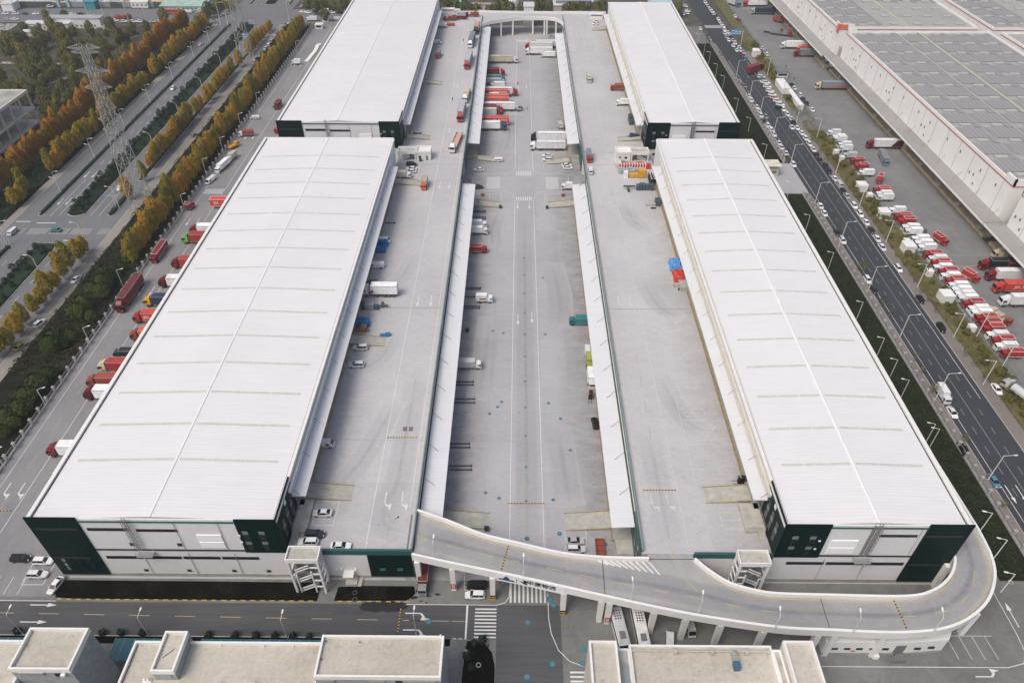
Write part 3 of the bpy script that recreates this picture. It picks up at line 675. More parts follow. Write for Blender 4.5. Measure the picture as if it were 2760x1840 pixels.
# ------------------------------------------------------------ front walls under the decks
def endwall(label, xa, xb, gx, y):
    t = thing('deck_end_wall', label, 'wall')
    q = MB(); q.box(xa, y-.05, 1.0, xb, y+.35, 9.5); obj('wall', q, WALLW, t)
    q = MB(); q.box(xa, y-.2, 9.5, xb, y+.4, 11.1); obj('green_coping', q, TEALL, t)
    q = MB(); q.box(xa, y-.1, 0, xb, y+.3, 1.0); obj('plinth', q, CONCD, t)
    if gx:
        q = MB(); q.box(gx, y-.26, .9, xb-.05, y-.06, 9.5); obj('green_panel', q, TEAL, t)
        for x in (-31, -27):
            q = MB(); q.box(x, y-.32, 3.4, x+1.3, y-.27, 4.4); obj('office_window', q, mat('teal_glass', (.03,.16,.16), .3), t)
        for x in (-36.6,-40,-41):
            q = MB(); q.box(x-.2, y-.5, 3.6, x+.2, y-.06, 3.9); obj('wall_lamp', q, WHITE, t)
        q = MB(); q.box(-39.4,y-1.9,2.9,-37,y-.06,3.1); obj('door_canopy', q, WALLN, t)
        q = MB(); q.box(-39,y-2.4,0,-36.4,y-.11,.9); q.box(-36.4,y-2.4,0,-35.3,y-.11,.45); obj('step', q, CONC, t)
    return t
endwall('white end wall with green coping below the left deck, dark green panel at its right end', -51.3,-23.2,-33.3,91.6)
endwall('white end wall with green coping below the right deck, behind the stair tower', 39.9,57.5,None,91.4)
# ------------------------------------------------------------ dock ramps
def ramp(label, x0, x1, y0, y1, zb, h, hi):
    """wedge from ground at one x end up to h at the other"""
    t = thing('dock_ramp', label, 'ramp', 'pale dock ramps with yellow edges')
    za, zc = (h, .02) if hi < 0 else (.02, h); q = MB()
    q.hexa([(x0,y0,zb),(x1,y0,zb),(x1,y1,zb),(x0,y1,zb)], [(x0,y0,zb+za),(x1,y0,zb+zc),(x1,y1,zb+zc),(x0,y1,zb+za)]); obj('ramp_slab', q, BEIGE, t)
    q = MB()
    for y in (y0-.12, y1+.12): q.bar((x0,y,zb+za+.1),(x1,y,zb+zc+.1),.16,.2)
    obj('yellow_edge', q, mat('ochre_edge', (.36,.29,.14), .8, noise=.3, nscale=1.5), t)
ramp('dock ramp on the left deck beside the parked white saloon', -50,-39.3,106,110.3,10,1.15,-1)
ramp('dock ramp on the left deck below the blue crates', -50,-39.4,162.6,166.6,10,1.15,-1)
ramp('dock ramp on the left deck beside the orange lorry', -50,-39.8,262.5,266.6,10,1.15,-1)
ramp('dock ramp on the right deck beside the black forklift', 45.4,56.2,106,110.5,10,1.15,1)
ramp('dock ramp in the courtyard, below the left canopy near the bridge', -18.4,-6.5,105.3,109.8,0,1.2,-1)
ramp('dock ramp in the courtyard, below the right canopy near the parked cars', 12.2,23.8,105,109.9,0,1.2,1)
ramp('dock ramp in the courtyard at the far end of the left front canopy', -18.4,-6.8,262.6,267,0,1.2,-1)
ramp('dock ramp in the courtyard at the far end of the right front canopy', 12.8,23.8,262.6,267,0,1.2,1)
ramp('dock ramp in the courtyard at the near end of the left rear canopy', -18.4,-7,304,308.5,0,1.2,-1)
ramp('dock ramp in the courtyard at the near end of the right rear canopy', 12.8,23.8,302,306.5,0,1.2,1)
ramp('dock ramp on the left deck beside the silver pickup', -50,-39.5,305.5,309.5,10,1.15,-1)
ramp('dock ramp on the right deck next to the small flat-roofed hut', 45,55.5,304.5,308.5,10,1.15,1)
ramp('dock ramp on the far left deck between the rear lorries', -50,-39.5,372,376,10,1.15,-1)
ramp('dock ramp on the right deck beside the two far white cars', 45.5,55,462,466,10,1.15,1)
# raised landings with steps and handrails beside the front docks
def landing(label, x0, x1, y0, y1, zb, sx, sy):
    t = thing('dock_landing', label, 'landing'); q = MB(); q.box(x0,y0,zb,x1,y1,zb+1.15); obj('landing_slab', q, CONC, t)
    q = MB()
    for k in range(5): q.box(sx, sy-.3*k-.3, zb, sx+1.6, sy-.3*k, zb+1.0-.2*k)
    obj('steps', q, CONC, t)
    q = MB(); P = [(x0+.1,y0+.1),(x1-.1,y0+.1),(x1-.1,y1-.1)] if sx > x0+1 else [(x1-.1,y0+.1),(x0+.1,y0+.1),(x0+.1,y1-.1)]
    for (a, b), (c, d) in zip(P, P[1:]):
        for zz in (.55, 1.05): q.bar((a,b,zb+1.15+zz),(c,d,zb+1.15+zz),.05,.05)
        n = max(1, int(math.hypot(c-a,d-b)/1.2))
        for k in range(n+1): q.tube((a+(c-a)*k/n,b+(d-b)*k/n,zb+1.15),(a+(c-a)*k/n,b+(d-b)*k/n,zb+2.2),.03,4)
    obj('handrail', q, METAL, t)
landing('concrete landing with handrail beside the green corner of the front-left warehouse', -51.1,-47.8,96.5,105.4,10,-51,96.5)
landing('concrete landing with handrail beside the green corner of the front-right warehouse', 52.8,57.3,97.5,105.2,10,55.5,97.5)
landing('concrete landing in the courtyard below the right canopy, near the red barrier', 24.2,28.2,96.8,104.4,0,26.2,96.8)
landing('concrete landing in the courtyard below the left canopy, hidden end near the bridge', -23,-19,98.5,104.8,0,-22.5,98.5)
# ------------------------------------------------------------ curved front bridge and spiral ramp
def crom(P, n=6):
    P = [Vector((p[0],p[1],p[2] if len(p) > 2 else 0)) for p in P]; out = []
    for i in range(len(P)-1):
        p0, p1, p2, p3 = P[max(i-1,0)], P[i], P[i+1], P[min(i+2,len(P)-1)]
        for k in range(n):
            t = k/n; out.append(.5*((2*p1)+(p2-p0)*t+(2*p0-5*p1+4*p2-p3)*t*t+(3*p1-p0-3*p2+p3)*t**3))
    out.append(P[-1]); return out
NP = crom([(-23,102.6),(-15.4,99.6),(-7.5,96.1),(.9,93.8),(10.3,91.4),(19.2,90.4),(29.6,90.2)])
SP = crom([(-23,90.8),(-14.6,88.8),(.9,85.4),(10.5,83.1),(19.2,81.0),(29.9,78.5),(39.9,76.5),(53.9,74.4),(64.3,73.9),(78.9,73.5),(89.6,75.0),(98.2,79.6),(103.4,85.6),(105.6,91.5),(106.1,98.5)])
IP = crom([(39.7,90.2),(42.3,87.3),(46.2,84.3),(51.7,82.5),(56,81.9),(64.6,81.7),(82.1,81.5),(88.7,82.8),(93.6,85.8),(96.6,89.4),(98.0,93.5),(98.2,98.5)])
ZR = lambda y: max(.05, 10-(max(y,98.5)-98.5)*10/198)
br = thing('curved_bridge', 'white concrete bridge curving across the courtyard mouth and bending round the right warehouse', 'bridge')
q = MB(); top = 10.0
out = [(p.x,p.y) for p in NP]+[(29.6,92.0),(39.7,92.0)]+[(p.x,p.y) for p in IP]+[(p.x,p.y) for p in SP[::-1]]
q.prism(out, 8.9, top); yy = [98.5+i*9.9 for i in range(21)]
for a, b in zip(yy, yy[1:]):
    za, zb = ZR(a), ZR(b)
    q.hexa([(98.2,a,max(-.2,za-1)),(106.1,a,max(-.2,za-1)),(106.1,b,max(-.2,zb-1)),(98.2,b,max(-.2,zb-1))], [(98.2,a,za),(106.1,a,za),(106.1,b,zb),(98.2,b,zb)])
P_BR = paving('bridge_concrete', (.44,.435,.42), (.30,.30,.30), None, (.25, .25), .4, patch=.3)
obj('road_deck', q, P_BR, br)
def wallpath(P, w, z0, z1, mbx, zf=None):
    for k, (a, b) in enumerate(zip(P, P[1:])):
        d = (b-a); d.z = 0; n = Vector((-d.y,d.x,0)).normalized()*w/2
        A = [(a-n),(b-n),(b+n),(a+n)]; za = a.z; zb = b.z
        mbx.hexa([(A[0].x,A[0].y,z0+za),(A[1].x,A[1].y,z0+zb),(A[2].x,A[2].y,z0+zb),(A[3].x,A[3].y,z0+za)],
                 [(A[0].x,A[0].y,z1+za),(A[1].x,A[1].y,z1+zb),(A[2].x,A[2].y,z1+zb),(A[3].x,A[3].y,z1+za)])
RO = [Vector((106.1,y,ZR(y)-10)) for y in yy]; RI = [Vector((98.2,y,ZR(y)-10)) for y in yy]
for nm, P in (('parapet', NP), ('parapet', SP+RO[1:]), ('parapet', IP+RI[1:])):
    q = MB(); wallpath(P, .42, 8.55 if P[-1].y < 200 else 8.8, 11.05, q); o = obj(nm, q, PARA, br)
    q = MB(); wallpath(P, .56, 11.06, 11.16, q); obj('coping', q, WHITE, o)
q = MB(); wallpath([p+Vector((0,.32,0)) for p in SP[8:70]], .2, 10.01, 10.03, q)
def edgeline(P, off, mbx):
    for a, b in zip(P, P[1:]):
        d = (b-a).normalized(); n = Vector((-d.y,d.x,0))
        a2, b2 = a+n*off, b+n*off; line(mbx, a2.x, a2.y, b2.x, b2.y, .16, 10.025)
q = MB(); edgeline(SP, .55, q); edgeline(NP, -.6, q); edgeline(IP[6:], -.6, q)
mid = [Vector(((a.x+b.x)/2,(a.y+b.y)/2,0)) for a, b in zip(NP, [SP[min(len(SP)-1,int(i*len(SP)/len(NP)*.43))] for i in range(len(NP))])]
for r_, pts in ((14,[(1410,255),(1525,285),None,(1680,325),(1815,362),None,(1965,398),(2090,432),None,(2260,465),(2335,480)]),
                (15,[(240,532),(395,560),None,(550,595),(690,625),None,(860,665),(1020,690),None,(1200,725),(1340,755),None,(1480,630),(1610,745),None,(1510,785),(1640,812),None,(1845,855),(1985,880),None,(2170,915),(2320,930),None,(1370,370),(1395,500)]),
                (16,[(1255,965),(1370,968),None,(1530,940),(1650,915),None,(1765,850),(1825,790),None,(1880,680),(1890,560)])):
    run = []
    for p_ in pts+[None]:
        if p_ is None: path(q, run, .17, 10.025); run = []
        else: run.append(at(r_, *p_, 10))
obj('yellow_marking', q, mat('worn_yellow', (.50,.38,.16), .8, noise=.25, nscale=2), br)
q = MB()
for i in range(10):
    a = at(15, 640+i*58, 462+i*2.0, 10); b = at(15, 740+i*58, 490+i*11.5, 10)
    if i in (0,): continue
    line(q, *a, *b, .38, 10.026)
obj('hatch_marking', q, WLINE, br)
q = MB()
for a, b in (((15,745,450),(15,770,780)),((16,500,790),(16,590,1080)),((14,1412,60),(14,1383,400)),((15,1155,455),(15,1560,455))): line(q, *at(*a,10), *at(*b,10), .14, 10.03)
p = at(12,1940,245,10); q.box(98.4,p[1]+8,9.4,105.9,p[1]+8.1,9.85)
obj('expansion_joint', q, BLACK, br)
cols = [(-22,90.6),(-14,88.9),(-5,86.8),(10.6,83.3),(18.6,81.5),(20.3,81.1),(29.5,79.0),(36.0,77.6),(43,76.3),(51.5,75.0),(62.5,74.3),(66,74.3),(76,74.1),(97.5,79.3),(104.2,90.5),
        (-21,101.5),(-13.8,98.5),(-5,95.0),(10.6,91.2),(18.6,90.2),(20.3,90.2),(29,89.6),(40.5,89.4),(51.5,83.0),(65,82.2),(76,82.2),(88,83.2),(96.6,90.5)]
cols += [(102, 98.5+20*i) for i in range(1, 7)]
for x, y in cols:
    h = min(8.6, ZR(y)-1.2) if y > 98.6 and x > 90 else 8.6
    q = MB(); q.hexa([(x-.55,y-.5,0),(x+.55,y-.5,0),(x+.55,y+.5,0),(x-.55,y+.5,0)], [(x-.62,y-.55,h),(x+.62,y-.55,h),(x+.62,y+.55,h),(x-.62,y+.55,h)])
    c = obj('column', q, PARA, br)
    if (x, y) in ((-14,88.9),(20.3,81.1)):
        s = MB(); s.box(x-.57,y-.62,1.1,x+.57,y-.53,2.9); s.k = 1
        for zz in (1.5,1.75,2.25,2.5): s.box(x-.35,y-.66,zz,x+.35,y-.625,zz+.08)
        for xx in (-.3,.0,.24): s.box(x+xx,y-.66,1.45,x+xx+.07,y-.625,2.6)
        obj('red_notice', s, [RED, WHITE], c)
    if (x, y) in ((-5,86.8),(10.6,83.3)):
        s = MB()
        for k in range(4): s.k = k % 2; s.box(x-.66,y-.62,.05+k*.42,x+.66,y+.62,.05+(k+1)*.42)
        obj('striped_guard', s, [YEL, BLACK], c)
q = MB()
for a, b in (((-22,90.6),(-21,101.5)),((-14,88.9),(-13.8,98.5)),((-5,86.8),(-5,95)),((10.6,83.3),(10.6,91.2)),((18.6,81.5),(18.6,90.2)),((29.5,79),(29,89.6)),((51.5,75),(51.5,83)),((76,74.1),(76,82.2))):
    q.bar((*a,8.45),(*b,8.45),.8,.8)
obj('cross_beam', q, WALLN, br)
# the darker driving band worn into the bridge surface
P_WEAR = paving('worn_bridge_concrete', (.44,.435,.42), (.30,.30,.30), None, (.25, .25), .4, patch=.3, wear=(.205,.21,.228))
CL = crom([(-29,98.5),(-23,96.9),(-14.6,94.4),(.9,89.9),(10.5,87.6),(19.2,86.0),(29.9,84.2),(39.9,81.9),(53.9,78.6),(64.3,78.0),(78.9,77.7),(89.2,79.4),(95.8,83.2),(100.2,88.2),(101.9,93.5),(102.1,98.4)])
WZ = [0]
def wearstrip(name, P, hw, z, M, parent=None):
    WZ[0] += 1; z += .0012*(WZ[0] % 5); q = MB(); W = []; n = 9
    for i, p in enumerate(P):
        a, b = P[max(0,i-1)], P[min(len(P)-1,i+1)]; d = (b-a).normalized(); nn = Vector((-d.y,d.x,0))
        for k in range(n): u = -1+2*k/(n-1); q.v.append((p.x+nn.x*hw*u, p.y+nn.y*hw*u, z)); W.append((1-abs(u)**2.2)*(.72+.28*cos(u*9))*min(1,i/4,(len(P)-1-i)/4))
    for i in range(len(P)-1):
        for k in range(n-1): q.f.append((i*n+k,(i+1)*n+k,(i+1)*n+k+1,i*n+k+1)); q.m.append(0)
    q.f = [f[::-1] for f in q.f]; me = q.mesh(name, M); at_ = me.attributes.new('wear', 'FLOAT', 'POINT'); at_.data.foreach_set('value', W); o = bpy.data.objects.new(name, me); COL.objects.link(o); o.parent = parent; return o
wearstrip('worn_surface', CL[6:], 3.5, 10.012, P_WEAR, br)
P_WD = paving('worn_deck_concrete', (.53,.525,.53), (.40,.395,.405), (11.2, 11.15), (.5, .8), .4, .95, patch=.22, slabs=.05, wear=(.37,.37,.38))
for pts, hw in (([(-28.5,150),(-28.7,125),(-29,112),(-31,104),(-30,99),(-26,97.5)],3.6),([(-46,106),(-40,116),(-36,128),(-33,140)],3.4),([(-47,150),(-40,157),(-37,170)],3.2),([(-46,190),(-39,198),(-36,214)],3.4)): wearstrip('worn_surface', crom(pts), hw, 10.011, P_WD, t1)
for pts, hw in (([(35,92.5),(35,110),(34.5,130)],3.4),([(51,128),(45,134),(41,150)],3.4),([(52,176),(45,184),(42,200)],3.4),([(50,226),(44,236),(41,252)],3.6)): wearstrip('worn_surface', crom(pts), hw, 10.011, P_WD, t2)
P_WC = paving('worn_yard_concrete', (.44,.437,.45), (.335,.333,.345), (7.8, 11.15), (.5, .9), .4, .93, patch=.2, slabs=.07, wear=(.30,.30,.31))
q_ = [wearstrip('worn_lane', crom(pts), hw, .010, P_WC) for pts, hw in (([(2.9,92),(3,140),(2.9,200),(3,262)],3.2),([(14,112),(13,124),(11.5,140)],4),([(-11,150),(-10,168),(-9,190)],4),([(14,184),(15,200),(13,222)],4.5),([(-9,232),(-10,246),(-8,258)],4),([(-8,308),(-4,330),(-6,360)],4.5))]
for o in q_: tag(o, kind='structure')
# lettering and emblems on the bridge fascia
FONT = None
def text(name, s, size, mt, parent, loc, ang, tilt=pi/2, ext=.02, align='CENTER', sx=1, lab=None):
    c = bpy.data.curves.new(name, 'FONT'); c.body = s; c.size = size; c.extrude = ext; c.align_x = align; c.align_y = 'CENTER'; c.offset = size*.012
    o = bpy.data.objects.new(name, c)
    me = bpy.data.meshes.new_from_object(o); bpy.data.objects.remove(o); me.materials.clear(); me.materials.append(mt)
    me.transform(Matrix.Translation(loc) @ Matrix.Rotation(ang,4,'Z') @ Matrix.Rotation(tilt,4,'X') @ Matrix.Diagonal((sx,1,1,1)))
    o = bpy.data.objects.new(name, me); COL.objects.link(o)
    if parent: o.parent = parent
    return o
def sp_at(x):
    for a, b in zip(SP, SP[1:]):
        if a.x <= x <= b.x:
            t = (x-a.x)/(b.x-a.x); d = b-a; return a.y+(b.y-a.y)*t, math.atan2(d.y, d.x)
q = MB(); sb = [p for p in SP if -4.6 < p.x < 10.6]
wallpath([p+Vector((.03,-.25,0)) for p in sb], .08, 8.3, 11.0, q); obj('sign_board', q, mat('board_white', (.80,.81,.82), .5), br)
INK = mat('black_green_ink', (.004,.02,.018), .5); NAVY = mat('emblem_blue', (.01,.04,.22), .5)
for nm, s_, x, size, zz in (('fascia_lettering','中原物流',5.7,1.62,10.0),):
    y, a = sp_at(x); text(nm, s_, size, INK, br, (x, y-.34, 9.85), a, ext=.03)
def fasc(name, x, polys, mt):
    y, a = sp_at(x); q = MB(); c, s_ = cos(a), sin(a)
    for P in polys:
        pts = [(x+c*u, y+s_*u-.34, 9.8+v) for u, v in P]; n = len(pts)
        q.add(pts+[(p_[0], p_[1]-.07, p_[2]) for p_ in pts], [tuple(range(n)), tuple(range(2*n-1,n-1,-1))]+[(i,n+i,n+(i+1)%n,(i+1)%n) for i in range(n)])
    return obj(name, q, mt, br)
fasc('fascia_emblem', -1.9, [[(-.85,-.35),(.85,-.35),(.15,.75),(-.15,.75)]], NAVY); fasc('fascia_bar', -1.9, [[(-1.7,-.75),(1.7,-.75),(1.7,-.36),(-1.7,-.36)]], INK)
fasc('fascia_divider', .35, [[(-.05,-.8),(.05,-.8),(.05,.7),(-.05,.7)]], INK)
fasc('fascia_emblem', 2.2, [[(-1.3,.1),(-.2,-.1),(-.55,.75),(.1,.7),(.75,.1),(1.3,-.1),(.15,.0),(.5,-.8),(-.1,-.75)]], INK)
# ------------------------------------------------------------ rear bridge
N2 = crom([(-26,500),(-10,498.5),(10,498),(30,497.5),(57,496)]); S2 = crom([(-23.3,472),(-19,476.5),(-12,481),(-4,484.5),(3,486),(12,486.5),(20,486),(24.5,483.5),(27,479),(28.6,472)])
rb = thing('rear_bridge', 'white arched-parapet bridge joining both decks at the far end of the courtyard', 'bridge')
q = MB(); q.prism([(p.x,p.y) for p in N2]+[(57,494),(28.6,494)]+[(p.x,p.y) for p in S2[::-1]]+[(-26,471)], 8.9, 9.99); obj('road_deck', q, P_DECK, rb)
for P in (N2, S2): q = MB(); wallpath(P, .5, 9.0, 11.2, q); obj('parapet', q, PARA, rb)
for x, y in ((-19,476.9),(-11,481.6),(-3.5,484.8),(9.5,486.5),(17,486.4),(18.6,486.2),(24.4,483.6)):
    for dy in (0, 10): q = MB(); q.box(x-.45,y+dy-.1,0,x+.45,y+dy+.8,9.0); obj('column', q, PARA, rb)
for x, y in ((-3.5,486),(9.5,487)): q = MB(); q.box(x-.75,y-.35,0,x+.75,y+1.1,1.7); obj('striped_guard', q, YEL, rb)
# ------------------------------------------------------------ low shed under the ramp
sh = thing('shed', 'low white shed with small windows under the right-hand end of the bridge', 'shed')
q = MB(); q.prism([(65.3,74.2),(83.1,74.3),(91.1,75.0),(93,77.5),(93,80),(65.3,80)], 0, 5.2); obj('wall', q, WALLN, sh)
q = MB(); q.prism([(65.2,74.1),(83.1,74.2),(91.2,74.9),(93.1,77.5),(93.1,80.1),(65.2,80.1)], 0, .9); obj('plinth', q, CONCD, sh)
for x in (67,69.6,72.2,75,77.7,84.5,87.5): q = MB(); q.box(x,74.12+max(0,(x-83)*.085),2.2,x+1.3,74.3+max(0,(x-83)*.085),2.9); obj('window', q, GLASS, sh)
q = MB(); q.box(80.3,74.15,.9,82.4,74.35,4); obj('door', q, GREYM, sh)
q = MB(); q.box(71.3,74.1,1.5,72.2,74.18,1.9); obj('red_sign', q, mat('orange_red', (.6,.1,.03), .6), sh)
q = MB(); q.box(76.2,73.2,0,77.3,74.1,1.1); obj('air_unit', q, WHITE, sh)
q = MB()
for k in range(6): q.box(79.6+k*.35-.9,72.4,0,79.95+k*.35-.9,73.6,.15*(k+1))
q.bar((78.7,72.4,1),(82.6,72.4,1.9),.05,.05); q.bar((78.7,72.4,.5),(82.6,72.4,1.4),.05,.05); q.box(80.8,72.4,0,82.6,74.1,.9); obj('steps', q, GREYM, sh)
# ------------------------------------------------------------ stair towers
def stairtower(label, x0, y0, x1, y1, zt, zb=0, mir=False):
    t = thing('stair_tower', label, 'stair tower'); q = MB()
    for x in (x0+.2, x1-.2):
        for y in (y0+.2, y1-.2): q.box(x-.24,y-.24,zb,x+.24,y+.24,zt-1)
    xm = x0+(x1-x0)*(.68 if not mir else .32); q.box(xm-.15,y0,zb,xm+.15,y0+.3,zt-5)
    q2 = x0+1.2 if not mir else x1-1.2; q.box(q2-.12,y0,zb,q2+.12,y0+.3,zt-6.6)
    obj('frame', q, WALLN, t)
    q = MB(); n = int((zt-zb)/2.6)
    for k in range(1, n):
        z = zb+k*2.5
        if z > zt-2: break
        q.bar((x0,y0+.2,z),(x0,y1-.2,z),.25,.3); q.bar((x1,y0+.2,z),(x1,y1-.2,z),.25,.3)
        q.bar((xm,y0+.15,z),((x1 if not mir else x0),y0+.15,z),.25,.3)
    obj('beam', q, WALLN, t)
    q = MB(); q.box(x0-.1,y0-.1,zt-1,x1+.1,y1+.1,zt-.6); obj('roof_slab', q, CONC, t)
    q = MB()
    for a in ((x0-.15,y0-.15,x1+.15,y0+.1),(x0-.15,y1-.1,x1+.15,y1+.15),(x0-.15,y0+.1,x0+.1,y1-.1),(x1-.1,y0+.1,x1+.15,y1-.1)): q.box(a[0],a[1],zt-1.3,a[2],a[3],zt)
    obj('roof_parapet', q, PARA, t)
    k = 0; z = zb; s = -1 if mir else 1
    while z+1.8 < zt-1.5:
        xa, xb = (x0+1.1, xm-.3) if not mir else (x1-1.1, xm+.3)
        if k % 2: xa, xb = xb, xa
        ya = y0+.35 if k % 2 == 0 else y0+1.6
        q = MB(); z1 = z+1.9; q.bar((xa,ya+.55,z+.1),(xb,ya+.55,z1+.1),1.0,.16); q.k = 0; f = obj('stair_flight', q, GREYM, t)
        q = MB()
        for yy_ in (ya,): q.bar((xa,yy_,z+1.1),(xb,yy_,z1+1.1),.14,.3)
        q.bar((xa,ya,z+.2),(xb,ya,z1+.2),.1,.35)
        obj('handrail', q, WALLN if k % 2 == 0 else GREYM, f)
        q = MB(); q.box(min(xb,xb+(.9 if (k%2==0)!=mir else -.9)), y0+.3, z1, max(xb,xb+(.9 if (k%2==0)!=mir else -.9)), y1-.3, z1+.15); obj('stair_landing', q, GREYM, t)
        z = z1; k += 1
    return t
stairtower('white open-frame stair tower at the front of the left deck', -49.9,87.6,-43.0,90.9,13.5)
stairtower('white open-frame stair tower inside the bend of the curved bridge', 48.8,87.6,55.3,90.8,13.5, mir=True)
stairtower('white open-frame stair tower between the two left warehouses', -51.0,285.0,-43.6,289.5,14.3,2)
stairtower('white open-frame stair tower between the two right warehouses', 48.6,285.0,56.0,289.5,14.3,2, mir=True)
def hut(label, x0, x1, wx, dx):
    t = thing('hut', label, 'hut'); q = MB(); q.box(x0,285.2,10,x1,290.6,13.3); obj('wall', q, WALLN, t)
    q = MB()
    for a in ((x0-.1,285,x1+.1,285.4),(x0-.1,290.4,x1+.1,290.8),(x0-.1,285.4,x0+.3,290.4),(x1-.3,285.4,x1+.1,290.4)): q.box(a[0],a[1],13.3,a[2],a[3],14.1)
    obj('roof_parapet', q, PARA, t)
    q = MB(); q.box(wx,285.1,11.1,wx+1.1,285.18,12); obj('window', q, GLASS, t)
    q = MB(); q.box(dx,285.1,10.02,dx+1,285.18,12.1); obj('door', q, GREYM, t)
hut('small flat-roofed white hut joined to the rear left stair tower', -43.3,-37.2,-42.4,-39.3)
hut('small flat-roofed white hut joined to the rear right stair tower', 42.2,48.3,45.8,43.3)
# ------------------------------------------------------------ low buildings along the bottom edge
ROOFC = paving('pale_screed_roof', (.56,.535,.465), (.40,.37,.31), (4.2, 3.1), (1, 1), .55, .93, patch=.35, slabs=.05)
WALLG = mat('grey_tiled_wall', (.30,.32,.325), .8, noise=.2, nscale=.8)
def block(t, name, x0, x1, y0, y1, z, par=.8, wall=WALLG, roof=ROOFC, pw=.35):
    q = MB(); q.box(x0,y0,0,x1,y1,z); w = obj(name+'_wall', q, wall, t)
    q = MB(); q.rect(x0+pw,y0+pw,x1-pw,y1-pw,z+.02); obj(name+'_roof', q, roof, t)
    q = MB()
    for a in ((x0-.06,y0-.06,x1+.06,y0+pw),(x0-.06,y1-pw,x1+.06,y1+.06),(x0-.06,y0+pw,x0+pw,y1-pw),(x1-pw,y0+pw,x1+.06,y1-pw)): q.box(a[0],a[1],z-.5,a[2],a[3],z+par)
    obj(name+'_parapet', q, PARA, t); return w
t = thing('office_building', 'pale flat-roofed building with a tall roof box at the bottom left corner', 'building')
block(t, 'low', -118,-93.8,50,68.6,13.6); block(t, 'tower', -93.7,-82.4,61.2,69.2,17.4,.8)
q = MB(); q.box(-92.4,61.0,15.9,-87.6,61.15,16.9); obj('louvre', q, METAL, t); q = MB(); q.box(-85.6,61.0,15.6,-84,61.15,16.6); obj('window', q, GLASS, t)
q = MB(); q.box(-84.3,60.6,16.3,-83.5,61.1,16.8); obj('air_unit', q, WHITE, t); q = MB(); q.box(-112,50,13.6,-93.9,50.2,13.7); q.bar((-98.5,61.2,13.75),(-97.6,61.9,13.8),.12,.12); obj('pipe', q, BLACK, t)
t = thing('office_building', 'long pale flat-roofed building at the bottom, left of the planting island', 'building')
block(t, 'low', -74.5,-37.2,50,68.8,13.3); block(t, 'stair_box', -67.9,-63.6,61.6,69.4,16.2,.7); block(t, 'tower', -36.9,-13.6,60.4,68.3,17.3,.7)
q = MB(); q.box(-66.4,61.4,14.6,-64.4,61.5,15.5); obj('louvre', q, METAL, t)
for a, b in ((-35.9,-33.3),(-27,-24),(-20.6,-12.8)): q = MB(); q.box(a,60.2,15.6,min(b,-14.5),60.35,16.6); obj('louvre', q, METAL, t)
q = MB(); q.box(-22,60.2,15.7,-20.8,60.38,16.5); obj('window', q, GLASS, t)
q = MB()
for x, y in ((-69.4,61.3),(-55.6,60.6),(-49.2,60.7),(-40.4,60.5)):
    for d in (-.32,.32): q.tube((x+d,y,13.3),(x+d,y,14.0),.1,6); q.ball((x+d,y,14.1),.3,8,5)
    q.box(x-.8,y-.35,13.32,x+.8,y+.35,13.5)
for x, y in ((-73.4,68.2),(-57.7,68.3),(-49.2,68.3),(-43.5,68.2)): q.tube((x,y,13.5),(x+.1,y-.3,14.0),.12,5)
obj('roof_vent', q, WHITE, t)
q = MB()
for x, y in ((-36.2,67.5),(-29.7,67.4),(-33,60.9),(-26.4,60.8),(-37.1+.8,64)): q.tube((x,y,17.3),(x+.08,y-.35,17.75),.12,5)
for x, y in ((-66,59),(-41.5,59),(-55,59)): q.tube((x,y,13.4),(x+.1,y-.35,13.8),.12,5)
q.bar((-66.8,64.4,16.32),(-65.1,66.2,16.36),.07,.07); q.box(-74.2,51,13.3,-74.05,68.3,13.42)
obj('drain_pipe', q, BLACK, t)
q = MB(); q.tube((-14.2,68.2,18),(-14.2,68.2,18.4),.05,5); q.ball((-14.2,68.2,18.5),.18); q.tube((-36.6,68.2,18),(-36.6,68.2,18.5),.06,5); obj('roof_lamp', q, WHITE, t)
t = thing('office_building', 'pale flat-roofed building with twin end boxes at the bottom, right of the driveway', 'building')
block(t, 'low', 22.2,49.6,50,68.3,14.3,.9); block(t, 'end_box', 14.2,19.4,50,67.6,17.3,.7,wall=mat('cream_wall', (.55,.52,.46), .8, noise=.12, nscale=.4))
block(t, 'end_box', 51.3,56.8,50,67.9,17.3,.7,wall=MC['cream_wall']); block(t, 'link', 19.4,22.1,50,67.4,15.2,.2,roof=CONC); block(t, 'link', 49.6,51.2,50,67.4,15.2,.2,roof=CONC)
q = MB(); q.tube((22.6,67.2,15.1),(49.2,67.2,15.1),.17,8)
for x in (31,38,44.8,49): q.box(x-.35,66.7,14.3,x+.35,67.5,15.3)
obj('roof_pipe', q, MC['pale_screed_roof'], t)
q = MB(); q.box(41.7,65.3,14.32,42.9,66.8,15.2); q.tube((42.3,66.6,15.2),(42.3,66.9,15.7),.4,8); obj('fan_duct', q, METAL, t)
q = MB(); q.box(41.6,63.7,14.32,42.8,65.0,15.6); obj('fan_motor', q, mat('motor_blue', (.05,.12,.2), .5), t)
q = MB(); q.box(20.5,60.3,15.4,21.4,64.2,15.55); obj('roof_hatch', q, METAL, t)
